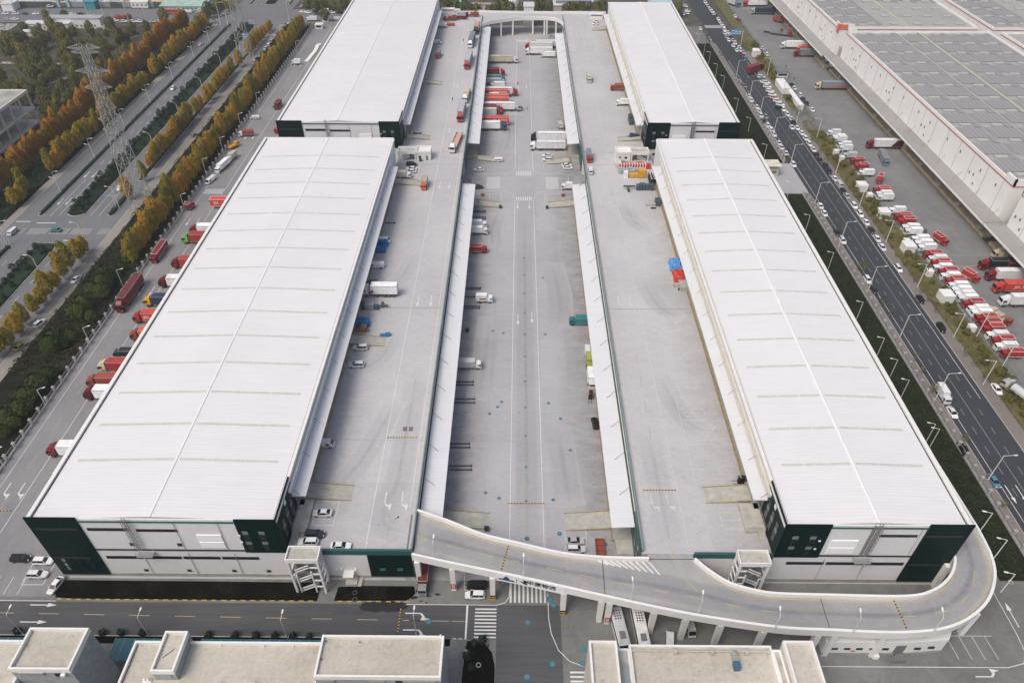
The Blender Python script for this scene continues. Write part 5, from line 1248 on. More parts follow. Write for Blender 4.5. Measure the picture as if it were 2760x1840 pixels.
p = at('c',1605,265,0); t = thing('storage_silo', 'bright white rounded silo standing just beyond the rear bridge', 'silo', None, (*p, 0)); q = MB(); q.tube((0,0,0),(0,0,8.5),3.6,14); q.ball((0,0,8.5),3.6,14,8,.9); obj('tank', q, mat('bright_white', (.88,.88,.87), .5), t)
p = at('c',1770,260,0); t = thing('water_tower', 'slim pale tower with a round head beyond the rear bridge', 'tower', None, (*p, 0)); q = MB(); q.tube((0,0,0),(0,0,9),.5,8); q.tube((0,0,9),(0,0,12),1.8,10,2.4); obj('shaft', q, WALLN, t)
for lb, c in (('rear left deck entrance canopy with a white frame', ('c',220,210)), ('rear right deck shelter with a dark slot', ('d',1470,320))):
    p = at(*c, 12); t = thing('deck_shelter', lb, 'shelter', None, (*p, 10)); q = MB(); q.box(-4,-1.5,0,4,1.5,2.6); obj('wall', q, WALLN, t); q = MB(); q.box(-3.4,-1.58,1.9,3.4,-1.5,2.3); obj('slot', q, DARK, t); q = MB(); q.box(-4.3,-1.8,2.6,4.3,1.8,2.9); obj('roof', q, WHITE, t)
# ------------------------------------------------------------ vehicles
COLS = dict(white=(.74,.75,.76), black=(.012,.013,.015), dark=(.03,.035,.04), grey=(.22,.23,.24), silver=(.45,.46,.47), red=(.34,.024,.022), crimson=(.18,.010,.012), maroon=(.115,.012,.014), orange=(.50,.10,.03),
    teal=(.02,.17,.18), blue=(.02,.06,.17), steel=(.10,.20,.27), yellow=(.62,.33,.03), lime=(.33,.37,.07), green=(.16,.42,.07), cream=(.52,.46,.30), rust=(.26,.05,.025), pink=(.58,.33,.28), tan=(.45,.37,.26), beige=(.5,.46,.36), coral=(.55,.13,.08), navy=(.015,.03,.07), slate=(.19,.22,.235), scarlet=(.50,.045,.03))
def paint(c): return mat('paint_'+c, COLS[c], .42, noise=.08, nscale=.8, coat=.12 if sum(COLS[c]) < .2 else .3, rnd=.14, spec=.3 if sum(COLS[c]) < .2 else .5)
def cloth(c): return mat('box_'+c, tuple(min(.8, v*1.05+.01) for v in COLS[c]), .6, noise=.14, nscale=.6, rnd=.12)
LAMPG = mat('lamp_glass', (.75,.75,.7), .2); TAILR = mat('tail_red', (.4,.01,.01), .3)
PROTO = {}
def wheels(t, xs, hw, r, w=.24):
    for x in xs:
        for s in (-1, 1): q = MB(); q.wheel(x, s*(hw-w/2), r, w); obj('wheel', q, [BLACK, GREYM], t)
def lights(t, xf, xr, hw, zf, zr, d=True):
    for s in (-1, 1): q = MB(); q.box(xf-.12, s*(hw-.42), zf, xf+.05, s*(hw-.12), zf+.16); obj('headlight', q, LAMPG, t)
    if d:
        for s in (-1, 1): q = MB(); q.box(xr-.04, s*(hw-.36), zr, xr+.1, s*(hw-.1), zr+.2); obj('tail_light', q, TAILR, t)
def build(kind, c, c2, L):
    t = thing({'box':'box_truck','semi':'articulated_lorry','sedan':'car','suv':'car','van':'van','pickup':'pickup','trailer':'box_trailer','flat':'flatbed_lorry','mini':'van','bus':'bus','tank':'tanker_lorry'}[kind], '', {'box':'truck','semi':'lorry','sedan':'car','suv':'car','van':'van','pickup':'pickup','trailer':'trailer','flat':'lorry','mini':'van','bus':'bus','tank':'lorry'}[kind])
    B = paint(c)
    if kind in ('sedan', 'suv'):
        s = 1.0 if kind == 'sedan' else 1.14
        q = MB(); q.cut([(-2.25,.5,.8*s,.62),(-2.15,.32,.93*s,.8),(-1.5,.24,.97*s,.9),(0,.24,.94*s,.9),(1.15,.24,.9*s,.9),(1.9,.28,.77*s,.84),(2.22,.42,.62*s,.62)]); obj('body', q, B, t, smooth=False)
        q = MB(); 
        if kind == 'sedan': q.frus(-1.85,1.1,.8,.9,-1.1,.32,.6,1.38); ra, rb_, zt = -1.12,.36,1.38
        else: q.frus(-2.1,1.05,.82,1.02,-1.9,.3,.64,1.58); ra, rb_, zt = -1.92,.36,1.58
        obj('window', q, GLASS, t)
        q = MB(); q.frus(ra,rb_,.62,zt-.03,ra+.06,rb_-.08,.56,zt+.05)
        for sy in (-1,1):
            bx = -1.0 if kind == 'sedan' else -1.1; q.bar((bx,sy*.8,.92*s),(bx+.1,sy*.62,zt),.09,.03)
            q.bar((-1.86 if kind=='sedan' else -2.1,sy*.8,.9*s),(ra+.03,sy*.61,zt),.1,.06); q.bar((1.1,sy*.8,.9*s),(rb_-.03,sy*.61,zt),.07,.05)
        obj('roof_panel', q, B, t)
        for sy in (-1,1): q = MB(); q.box(.72,sy*.9,.93*s,.9,sy*1.05,1.06*s); obj('mirror', q, B, t)
        wheels(t, (-1.4,1.38), .89, .32); lights(t, 2.12, -2.2, .8, .6*s, .68*s)
    elif kind == 'pickup':
        q = MB(); q.cut([(-2.5,.45,.95,.85),(-.7,.4,.98,.88),(1.2,.4,1.0,.9),(2.2,.4,.92,.86),(2.5,.55,.75,.7)]); obj('body', q, B, t)
        q = MB(); q.frus(-.75,1.35,.82,.97,-.6,.6,.66,1.62); obj('window', q, GLASS, t); q = MB(); q.frus(-.65,.65,.68,1.58,-.6,.55,.62,1.67); obj('roof_panel', q, B, t)
        q = MB(); q.box(-2.4,-.72,.99,-.8,.72,1.0); obj('load_bed', q, DARK, t)
        wheels(t, (-1.6,1.55), .88, .36); lights(t, 2.4, -2.5, .8, .72, .75)
    elif kind in ('van', 'mini'):
        h = 1.95 if kind == 'van' else 1.7; l = L/2
        q = MB(); q.cut([(-l,.5,h-.15,.82),(-l+.12,.35,h,.88),(.55*l,.35,h,.9),(.72*l,.35,h-.12,.9),(.93*l,.35,1.02,.86),(l,.45,.8,.74)]); obj('body', q, B, t)
        q = MB(); q.hexa([(.78*l,-.78,1.32),(.93*l,-.74,1.06),(.93*l,.74,1.06),(.78*l,.78,1.32)], [(.64*l,-.66,h-.06),(.76*l,-.66,h-.16),(.76*l,.66,h-.16),(.64*l,.66,h-.06)]); obj('windscreen', q, GLASS, t)
        q = MB()
        for s in (-1,1): q.box(-.8*l if kind == 'mini' else .3*l, s*.86, 1.08, .62*l, s*.915, h-.32)
        obj('side_window', q, GLASS, t)
        wheels(t, (-.62*l,.64*l), .88, .33); lights(t, l-.05, -l, .8, .72, .9)
    elif kind == 'bus':
        l = L/2; q = MB(); q.box(-l,-1.25,.35,l,1.25,3.0); obj('body', q, B, t); q = MB(); q.frus(-l+.1,l-.1,1.2,3.0,-l+.4,l-.4,1.0,3.12); obj('roof_panel', q, cloth(c2), t)
        q = MB(); q.box(-l+.5,-1.27,1.5,l-.3,1.27,2.6); q.box(l-.05,-1.15,1.1,l+.02,1.15,2.8); obj('window', q, GLASS, t)
        for x in (-l+1.6,l-3): q = MB(); q.box(x,-.6,3.1,x+1.6,.6,3.35); obj('roof_unit', q, GREYM, t)
        q = MB()
        for i in range(4):
            for s in (-.55,0,.55): q.box(-l+4+i*.6,s-.14,3.12,-l+4.35+i*.6,s+.14,3.16)
        obj('roof_grille', q, BLACK, t); wheels(t, (-l+2.4,l-2.2), 1.22, .48, .3)
    else:
        semi = kind in ('semi','flat','tank') and L > 9.5
        cw = 1.2 if semi else 1.0; cl = 2.2 if semi else 1.75; ch = 2.85 if semi else 2.25; l = L/2; zc = .85 if semi else .6
        if kind == 'trailer': xb = l
        else:
            cab = MB(); f = l; cab.cut([(f-cl,zc,ch,cw*.98),(f-cl*.45,zc-.1,ch+.02,cw),(f-.22,zc-.2,ch-.1,cw),(f-.04,zc-.25,zc+1.05,cw*.97),(f,zc-.2,zc+.55,cw*.9)]); C_ = obj('cab', cab, B, t)
            q = MB(); wz = zc+.95; q.hexa([(f-.3,-cw*.8,wz),(f+.02,-cw*.8,wz),(f+.02,cw*.8,wz),(f-.3,cw*.8,wz)], [(f-.4,-cw*.74,ch-.25),(f-.14,-cw*.74,ch-.25),(f-.14,cw*.74,ch-.25),(f-.4,cw*.74,ch-.25)]); obj('windscreen', q, GLASS, C_)
            q = MB()
            for s in (-1,1): q.box(f-cl*.6,s*cw*.9,wz+.05,f-.4,s*(cw+.015),ch-.3)
            obj('side_window', q, GLASS, C_)
            if semi: q = MB(); q.hexa([(f-cl,-cw*.8,ch),(f-.7,-cw*.7,ch),(f-.7,cw*.7,ch),(f-cl,cw*.8,ch)], [(f-cl,-cw*.78,ch+.8),(f-cl*.75,-cw*.65,ch+.75),(f-cl*.75,cw*.65,ch+.75),(f-cl,cw*.78,ch+.8)]); obj('wind_deflector', q, B, C_)
            for s in (-1,1): q = MB(); q.box(f-.35,s*cw,wz-.1,f-.2,s*(cw+.25),wz+.6); obj('mirror', q, BLACK, C_)
            lights(t, f-.02, -l, cw, zc+.1, .8, False)
            xb = l-cl-(.7 if semi else .12)
        q = MB(); q.box(-l+.2,-.45,.62,(l-.3 if kind != 'trailer' else l-.4),.45,.98 if semi or kind=='trailer' else .8); obj('chassis', q, GREYM, t)
        bw = 1.25 if semi or kind == 'trailer' else .98 if L < 6.3 else 1.05; z0, z1 = (1.2,3.95) if semi or kind == 'trailer' else (.95,2.95)
        K = cloth(c2)
        if kind in ('box','semi','trailer'):
            q = MB(); q.box(-l,-bw,z0,xb,bw,z1); bx = obj('cargo_box', q, K, t)
            q = MB(); 
            for s in (-1,1): q.bar((-l,s*bw,z1+.01),(xb,s*bw,z1+.01),.1,.08); q.bar((-l,s*bw,z0),(xb,s*bw,z0),.1,.12)
            q.bar((-l,-bw,z1+.01),(-l,bw,z1+.01),.1,.08); q.bar((xb,-bw,z1+.01),(xb,bw,z1+.01),.1,.08)
            obj('edge_rail', q, WHITE if c2 in ('red','scarlet','crimson') and not semi else METAL, bx)
        elif kind == 'flat':
            q = MB(); q.box(-l,-bw,z0-.1,xb,bw,z0+.12); bd = obj('load_bed', q, K, t)
            if c2 in ('tan','beige','slate','rust'):
                q = MB(); random.seed(int(L*10)); x = -l+.3
                while x < xb-1.2: w = random.uniform(.9,1.7); q.box(x,-bw+.1,z0+.12,x+w-.1,bw-.1,z0+random.uniform(.7,1.9)); x += w
                obj('cargo', q, K, t)
            else:
                q = MB()
                for s in (-1,1): q.box(-l,s*(bw-.06),z0+.1,xb,s*bw,z0+.62)
                obj('side_board', q, K, bd)
        elif kind == 'tank':
            q = MB(); q.tube((-l,0,2.2),(xb,0,2.2),1.15,12); obj('tank', q, K, t)
        if kind == 'trailer': wheels(t, (-l+1.2,-l+2.5,-l+3.8), 1.2, .5, .3); q = MB(); q.box(l-2.5,-.9,0.05,l-2.3,.9,1.0); obj('support_leg', q, GREYM, t)
        elif semi: wheels(t, (-l+1.2,-l+2.5,-l+3.8,l-4.6,l-1.2), 1.2, .5, .3)
        else: wheels(t, (-l+1.3,l-1.0) if L < 8 else (-l+1.3,-l+2.5,l-1.1), .98, .4, .28)
    return t
HT = dict(sedan=.8,suv=.9,van=1.1,mini=1.0,pickup=.8,box=1.9,semi=2.4,trailer=2.4,flat=1.4,bus=2.6,tank=2.2)
LEN = dict(sedan=4.45,suv=4.5,van=5.0,mini=4.6,pickup=5.0,box=6.2,semi=16.3,trailer=13,flat=14,bus=11.5,tank=14)
VEH = []; SCL = dict(semi=1.12, flat=1.12, trailer=1.12, tank=1.12, bus=1.0, box=1.08, van=1.06)
def V(kind, c, pos, hd, label, group=None, c2='white', L=None, z=0, front=False):
    """pos: (crop, x, y) of the visual centre, or of the cab when front=True; hd: heading in degrees, 0 = east"""
    L = L or LEN[kind]; k = (kind, c, c2 if kind in ('box','semi','trailer','flat','bus','tank') else '', L)
    if len(pos) == 2: x, y = pos
    else: x, y = at(*pos, z+(HT[kind]*.75 if not front else 1.8))
    a = radians(hd); sc = SCL.get(kind, 1.03)
    if front: x -= cos(a)*(L/2-1.1)*sc; y -= sin(a)*(L/2-1.1)*sc
    if k not in PROTO: r = build(*k); PROTO[k] = r; r['label'] = label; r.location = (x,y,z); r.rotation_euler = (0,0,a)
    else: r = dup(PROTO[k], (x,y,z), a, label, group, None)
    if group: r['group'] = group
    r.scale = (sc,)*3; VEH.append(r); return r
def row(kind, c, pts, hd, where, group, **kw):
    """pts: (crop, x, y[, colour[, kind]]) in order from the near end"""
    rnd = random.Random(len(pts)*7+int(hd))
    for i, p in enumerate(pts):
        cc = p[3] if len(p) > 3 else c; kk = p[4] if len(p) > 4 else kind
        if kk == 'suv' and kind == 'sedan' and len(p) < 5: kk = kind
        word = {'sedan':'car','suv':'car','van':'van','box':'box truck','mini':'minivan','pickup':'pickup'}[kk]
        if kind == 'sedan' and len(p) < 5 and rnd.random() < .4: kk = 'suv'
        k2 = dict(kw)
        if kk == 'box': k2['c2'] = kw.get('c2', cc)
        V(kk, cc, p[:3], hd+rnd.uniform(-1.5,1.5), f'{cc} {word}, {nth(i+1)} from the near end of {where}', group, **k2)
# --- east road, near kerb (parked facing the camera side)
row('sedan','white',[(12,2065,1320,'steel'),(12,1790,1040,'black','pickup'),(12,1690,705),(12,1610,540,'white','box'),(8,985,1105,'dark'),(8,930,1015),(8,705,662),(8,655,590,'dark'),(8,540,418),(8,505,352),
  (4,262,1480),(4,215,1430,'dark'),(4,195,1380),(4,155,1325),(4,132,1288),(4,85,1205),(4,60,1165),(4,28,1128),(3,2290,1210),(3,2265,1170),(3,2235,1130),(3,2190,1095,'dark'),(3,2215,1050,'grey'),(3,2172,1040),(3,2155,1000),(3,2135,962),(3,2085,900),(3,2062,865)],-90,"the east road's near kerb",'cars along the near kerb of the east road')
# --- east road, far kerb
row('sedan','white',[(12,2090,495),(8,1592,1445,'black'),(8,1405,1190,'black'),(8,1205,912),(8,1060,722),(8,1015,645),(8,965,570,'dark'),(8,915,498),(8,862,425),(8,808,348),(8,742,262,'silver'),(8,710,215,'dark'),(8,680,155,'silver','mini'),(8,635,105),
  (4,585,1540,'dark'),(4,553,1495,'dark'),(4,500,1440,'dark'),(4,470,1392,'dark'),(4,442,1345),(4,405,1295),(4,372,1245),(4,336,1196),(4,295,1150),(4,265,1106,'dark'),(4,243,1068),(4,207,1028),(4,172,984)],-90,"the east road's far kerb",'cars along the far kerb of the east road')
V('sedan','white',(4,248,1146),-90,'white car driving beside the far kerb queue of the east road'); V('suv','dark',(4,132,975),-60,'dark car at the near end of the slanted parking row')
row('sedan','white',[(4,145,940),(4,118,908),(4,92,880,'pink'),(4,72,850),(4,52,818),(4,28,778),(4,15,742),(3,2200,738),(3,2190,712,'teal'),(3,2175,692)],-25,'the slanted row beside the east road','slanted cars parked on the far pavement')
row('sedan','white',[('a',1485,1240,'teal','mini'),('a',1430,1175,'red'),('a',1440,1110,'silver'),('a',1385,1065),('a',1350,1000),('a',1268,910),('a',1215,850,'silver'),('a',1185,800,'dark'),('a',1158,740),('a',1112,690),('a',1020,560),('a',975,510),('a',938,462),('a',905,405),('a',850,345,'dark'),('a',818,300),('a',775,245),('a',738,200),('a',695,140,'silver'),('a',660,90),('a',628,48)],-90,"the east road's topmost queue",'queue of cars near the top of the east road')
row('sedan','white',[('a',1298,1065),('a',1225,968),('a',1130,855),('a',1085,785,'silver'),('a',1045,705),('a',1040,635)],-90,'the inner queue at the east road top','inner queue of cars at the top of the east road')
V('sedan','white',('a',532,610),-90,'white car leaving the crossing near the top of the fence'); row('sedan','white',[('a',150,300),('a',240,280),('a',262,230),('a',215,130)],-60,'the cluster beside the rear right roof','cars clustered beside the rear right roof')
V('box','teal',('a',60,290),0,'teal and white truck half hidden by the rear right roof edge',c2='teal')
V('semi','crimson',('b',590,200),40,'dark red open-backed container lorry turning into the east gateway',c2='crimson',L=12)
# --- east lorry yard
row('sedan','white',[('b',1790,1065),('b',1680,930,'dark'),('b',1605,850,'dark'),('b',1550,770),('b',1420,610),('b',1370,545,'dark'),('a',1940,1155),('a',1880,1095,'silver'),('a',1835,1028)],-90,"the lorry yard's verge line",'cars at the edge of the east lorry yard')
V('sedan','white',('a',1265,350),-90,'white car at the far end of the east lorry yard'); V('pickup','rust',('a',1345,440),-60,'rusty red pickup behind the far white car in the east yard')
tr = [(8,2100,1560,'red'),(12,2235,180,'red')]
near = [(12,2225,178,'red'),(12,2165,115,'white'),(12,2135,62,'red'),(8,2085,1515,'white'),(8,2050,1455,'red'),(8,2020,1410,'red'),(8,1985,1362,'red'),(8,1945,1318,'white'),(8,1915,1280,'white'),(8,1868,1230,'red'),
  (8,1820,1185,'white'),(8,1790,1148,'white'),(8,1762,1110,'white'),(8,1735,1070,'white'),(8,1710,1025,'red'),(8,1665,985,'white'),(8,1645,945,'red'),(8,1595,908,'white'),(8,1580,868,'red'),(8,1550,830,'white'),(8,1508,792,'red'),
  (8,1458,728,'white'),(8,1425,690,'white'),(8,1395,650,'white'),(8,1335,582,'white'),(8,1310,548,'white'),(8,1275,488,'red'),(8,1238,448,'red'),(8,1190,392,'white'),(8,1085,275,'white'),(8,1070,248,'white'),(8,1050,212,'red'),(8,915,55,'white')]
row('box','white',near,180,'the delivery row beside the dry verge','delivery trucks parked nose to the dry verge',L=6.0)
row('box','white',[(4,870,1500,'red'),(4,830,1450,'red'),(4,765,1400,'silver'),(4,730,1335),(4,718,1305),(4,680,1255),(4,665,1238),(4,625,1195)],180,'the far part of the delivery row','delivery trucks at the far part of the verge row',L=5.6)
V('box','red',(8,1038,108),-122,'small red box truck driving through the east yard with headlights on',c2='red',L=5.4); V('box','red',(8,1585,650),-70,'red box truck driving near the green floor line',c2='red',L=5.6); V('box','red',(8,1858,980),-62,'red box truck driving beside the delivery row near the parked lorries',c2='red',L=5.6)
V('flat','rust',(8,2100,1345),-62,'rust-red open lorry with mixed cargo beside the delivery row',c2='tan',L=8)
V('semi','white',(8,2150,1205),180,'white articulated lorry backed to the right-hand dock, nearest of the group',c2='white',front=True); V('semi','scarlet',(8,2095,1085),180,'bright red articulated lorry with white lettering at the right-hand dock',c2='scarlet',front=True)
V('semi','crimson',(8,2025,975),180,'crimson-cabbed lorry with a white trailer at the right-hand dock',c2='white',front=True); V('semi','crimson',(8,1965,880),180,'red-cabbed lorry with a black trailer at the right-hand dock',c2='black',front=True)
V('semi','cream',(8,2085,785),180,'cream lorry behind the black-trailered one at the right-hand dock',c2='beige',front=True); V('trailer','tan',(8,2230,815),180,'tan trailer between the cream lorry and the black-trailered one',c2='tan',L=9); V('trailer','maroon',(8,2300,900),180,'maroon trailer roof behind the white trailer at the right-hand dock',c2='maroon',L=9)
V('semi','crimson',(4,945,1300),180,'red-cabbed white lorry with a maroon tail backed under the right-hand canopy',c2='white',front=True); V('box','steel',(4,1095,1455),-100,'blue-cabbed lorry with a grey trailer turning in the east yard',c2='slate',L=11,front=True)
V('semi','cream',(4,480,775),180,'cream-cabbed grey lorry with an orange stripe under the right-hand canopy',c2='slate',front=True); V('semi','crimson',(4,285,482),180,'red-cabbed lorry with a dark trailer further along the right-hand canopy',c2='slate',L=13,front=True); V('semi','coral',(4,305,445),180,'coral-cabbed lorry close behind the red-cabbed dark one',c2='coral',L=12,front=True)
V('semi','white',(4,165,410),180,'white lorry far along the right-hand canopy, grey letters on its side',c2='white',L=15,front=True)
V('flat','red',(4,150,305),-25,'red-cabbed flatbed lorry standing slantwise at the far right-hand dock',c2='slate',L=12); V('flat','crimson',(4,85,290),-35,'low empty flatbed beside the teal-loaded one at the far right',c2='grey',L=12); V('flat','orange',(4,145,190),-45,'orange lorry with rusty drums half under the far right-hand canopy',c2='rust',L=10)
V('semi','red',(3,2030,35),180,'red-cabbed lorry with a white trailer at the far end of the east yard',c2='white',L=15,front=True); V('semi','silver',(3,2095,105),180,'pale-cabbed lorry with a dark blue trailer at the far end of the east yard',c2='navy',L=15,front=True); V('semi','steel',(3,1930,30),-60,'blue-cabbed lorry nosing in from the top of the east yard',c2='silver',L=10)
V('tank','silver',(12,2320,560),110,'grey tanker cut off by the right edge beside the road entrance',c2='silver',L=12)
# --- left yard
V('semi','maroon',(5,1165,1140),-90,'long maroon container lorry driving down the left yard',c2='maroon',L=16); V('box','crimson',(5,1430,765),-90,'dark red lorry with lit headlights driving down the left yard',c2='crimson',L=11)
V('box','red',(5,1705,350),75,'small red open cart beside the left fence',c2='crimson',L=3.6); V('van','white',(5,1895,118),-105,'white van-bodied truck crossing the zebra marking of the left yard',L=6)
V('box','white',(1,2000,1490),-102,'white box truck parked against the left fence, nearest of three',c2='white',L=9.5); V('box','white',(1,2080,1412),-102,'white box truck parked against the left fence, behind the nearest',c2='beige',L=6.4); V('box','white',(1,2212,1200),-172,'white-cabbed truck with a rust-topped dark box in the left yard',c2='rust',L=6.5)
V('mini','white',(1,2292,1058),180,'white minibus beside the fence, upper left yard'); V('box','maroon',(2,162,945),-93,'maroon truck facing the camera in the upper left yard',c2='maroon',L=7); V('box','white',(2,325,560),180,'white truck standing across the upper left yard',c2='white',L=5.2)
V('flat','yellow',(1,2100,1310),60,'small yellow machine trailer beside the left fence',c2='yellow',L=5)
for r, x, y, c, c2, kind, L, lb in ((5,1740,568,'crimson','white','semi',14,'crimson-cabbed lorry with a white box docked at the left wall, beyond the green one'),(5,1672,645,'green','red','semi',15,'green-cabbed lorry with a red container docked at the left wall'),
  (5,1580,865,'crimson','red','semi',14,'red lorry docked at the left wall, between the green and the white-boxed one'),(5,1465,1035,'maroon','white','semi',14,'maroon-cabbed lorry with a white box docked at the left wall above the yellow cab'),
  (5,1335,1205,'yellow','navy','semi',14,'yellow-cabbed dark lorry docked at the left wall'),(5,1240,1352,'red','scarlet','semi',13,'bright red lorry with white letters docked at the left wall'),(5,1215,1510,'rust','orange','semi',13,'orange-red lorry barely showing past the left roof edge'),
  (9,1060,165,'dark','black','box',8,'black lorry showing past the left roof edge'),(9,930,290,'cream','red','semi',14,'cream-cabbed lorry with a dusty red container docked at the left wall'),(9,830,425,'rust','rust','semi',14,'rust-orange lorry docked just beyond the nearest white-boxed pair'),
  (9,805,535,'maroon','white','semi',14,'maroon-cabbed lorry with a white box docked beside the rust-orange one'),(9,480,1040,'crimson','white','semi',14,'crimson-cabbed lorry with a white box, alone and nearest at the left wall')):
    V(kind, c, (r,x,y), 180, lb, c2=c2, L=L, front=True)
V('trailer','scarlet',(5,2000,330),180,'red box trailer with white letters at the far left wall',c2='scarlet',L=8); V('box','red',(2,150,1165),180,'red truck nose peeking out at the left corner of the rear left warehouse',c2='crimson',L=8,front=True)
for r, x, y, k, c, hd, lb in ((13,185,447,'suv','black',0,'black car alone at the bottom left corner of the yard'),(13,390,470,'suv','white',0,'white car in the upper painted bay, bottom left yard'),(13,340,590,'suv','white',0,'white car in the lower painted bay, bottom left yard'),(13,500,690,'sedan','white',-102,'white saloon parked beside the planting bed corner'),
  (14,1950,690,'mini','black',180,'black minivan under the front bridge'),(14,1935,775,'suv','white',180,'white car with a black windscreen beside the striped bridge column'),(15,500,290,'sedan','silver',0,'silver car with a black roof parked in the courtyard bay'),(15,510,362,'suv','white',0,'white car nearest the bridge in the courtyard bay'),
  (15,1350,1185,'mini','white',80,'white minivan nose by the bottom right building roof'),(15,1528,1050,'van','silver',-85,'silver van in the shade under the bridge'),
  (6,1965,180,'suv','dark',10,'dark car tucked at the far end of the left front canopy'),(2,1972,1525,'sedan','white',180,'white car in the courtyard near the cross lane, left side'),(2,2138,1437,'mini','white',180,'white minibus in the courtyard near the left rear canopy'),
  (3,250,1398,'sedan','white',180,'white car, the far one of the pair right of the courtyard cross lane'),(3,250,1435,'suv','white',180,'white car, the near one of the pair right of the courtyard cross lane'),(3,425,1485,'sedan','white',0,'white car, far one of the pair by the right canopy end'),(3,435,1508,'sedan','white',0,'white car, near one of the pair by the right canopy end'),
  (3,175,362,'sedan','silver',180,'silver-green car near the far white lorries of the courtyard'),(3,287,327,'sedan','silver',180,'pale car half hidden by the far right canopy'),(3,10,975,'pickup','silver',-90,'tiny pale pickup mid-courtyard'),
  (11,612,150,'van','white',90,'white van beside the right canopy behind the yellow truck'),(11,680,798,'suv','black',95,'black car alone beside the right front canopy')):
    V(k, c, (r,x,y), hd, lb)
V('bus','white',(15,885,1010),-82,'white bus with roof grilles under the bridge, left one',c2='silver',L=12); V('bus','white',(15,1080,1030),-86,'white bus with roof grilles under the bridge, right one',c2='white',L=12)
V('box','grey',(14,1478,590),-90,'grey-nosed dark lorry parked in the shade behind the left bridge column',c2='maroon',L=9)
# --- courtyard docks, left side
for r, x, y, k, c, c2, L, fr, hd, lb in ((6,1978,572,'box','white','white',6,0,0,'white box truck backed under the left front canopy, near one of the pair'),(6,1975,515,'box','white','white',5.6,0,0,'white box truck backed under the left front canopy, far one of the pair'),
  (6,1968,738,'box','red','red',6,0,0,'red box truck backed under the left front canopy'),(6,2022,1182,'box','white','white',5.4,0,0,'white box truck with a red stripe standing clear of the left front canopy'),(10,1893,272,'box','white','silver',6.6,0,0,'white box truck with a ribbed grey box near the left front canopy'),
  ('f',905,125,'semi','red','crimson',15,1,0,'dark red lorry, farthest of the crowded row at the left rear canopy'),('f',905,230,'box','steel','steel',11,1,0,'steel-blue lorry in the crowded row at the left rear canopy'),('f',900,300,'box','silver','silver',10,1,0,'silver lorry beside the steel-blue one at the left rear canopy'),('f',790,390,'box','white','white',7.5,0,180,'white box truck standing nose-in beside the left rear canopy'),
  ('f',1170,545,'semi','red','white',16.5,1,0,'red-cabbed white lorry behind the lettered red container at the left rear canopy'),('f',760,570,'trailer','scarlet','scarlet',12.4,0,0,'red lettered container trailer without a cab, the far one'),('f',860,605,'box','white','white',7,1,0,'thin white truck in front of the far red container'),
  ('f',750,690,'trailer','coral','coral',12.4,0,0,'coral-roofed trailer, far one of the adjoining pair'),('f',750,750,'trailer','scarlet','coral',12.4,0,0,'coral-roofed trailer, near one of the adjoining pair'),('f',1240,860,'semi','silver','white',17.6,1,0,'longest white lorry sticking out of the left rear canopy row'),
  ('f',858,915,'semi','red','crimson',12,1,0,'red lorry just below the longest white one'),('f',858,985,'semi','red','silver',12,1,0,'red-cabbed lorry with a dusty white box below the longest white one'),('f',660,1045,'mini','white','white',5,1,0,'white van roof beside the nearer red container'),('f',745,1160,'trailer','scarlet','scarlet',12.4,0,0,'red lettered container trailer nearest in the left rear canopy row'),
  ('f',935,1265,'semi','blue','white',12,1,0,'blue-cabbed lorry with a pale box at the near end of the crowded row'),('c',1655,1270,'semi','white','beige',16.3,1,0,'dirty white lettered lorry far up the left rear canopy'),
  ('c',1890,985,'semi','red','white',15,1,180,'red-cabbed white lorry in the far right canopy group'),('c',1885,1095,'semi','white','white',15,1,180,'white lettered lorry in the far right canopy group'),('c',2220,1150,'box','white','white',8,1,180,'short white truck nearest in the far right canopy group'),('c',2000,945,'semi','coral','white',14,1,180,'second red-cabbed lorry hidden behind the far right canopy group'),
  (3,125,1235,'semi','black','white',15,1,180,'black-cabbed lorry with a long white trailer at the right rear canopy'),(3,115,1315,'semi','white','white',15,1,180,'white-cabbed lorry with a long white trailer at the right rear canopy end'),(3,370,1140,'box','silver','silver',6,0,-80,'grey truck beside the two long white trailers'),
  (7,550,1382,'box','teal','teal',7,0,180,'teal truck backed under the right front canopy'),(7,425,175,'box','white','white',4.5,0,180,'small white trailer box near the far end of the right front canopy'),
  (11,630,250,'box','lime','lime',5.5,0,-90,'yellow-green truck between two white ones beside the right front canopy'),(11,645,400,'box','white','white',6.8,0,-90,'white truck with its nose toward the red forklift')):
    V(k, c, (r,x,y), hd, lb, c2=c2, L=L, front=bool(fr))
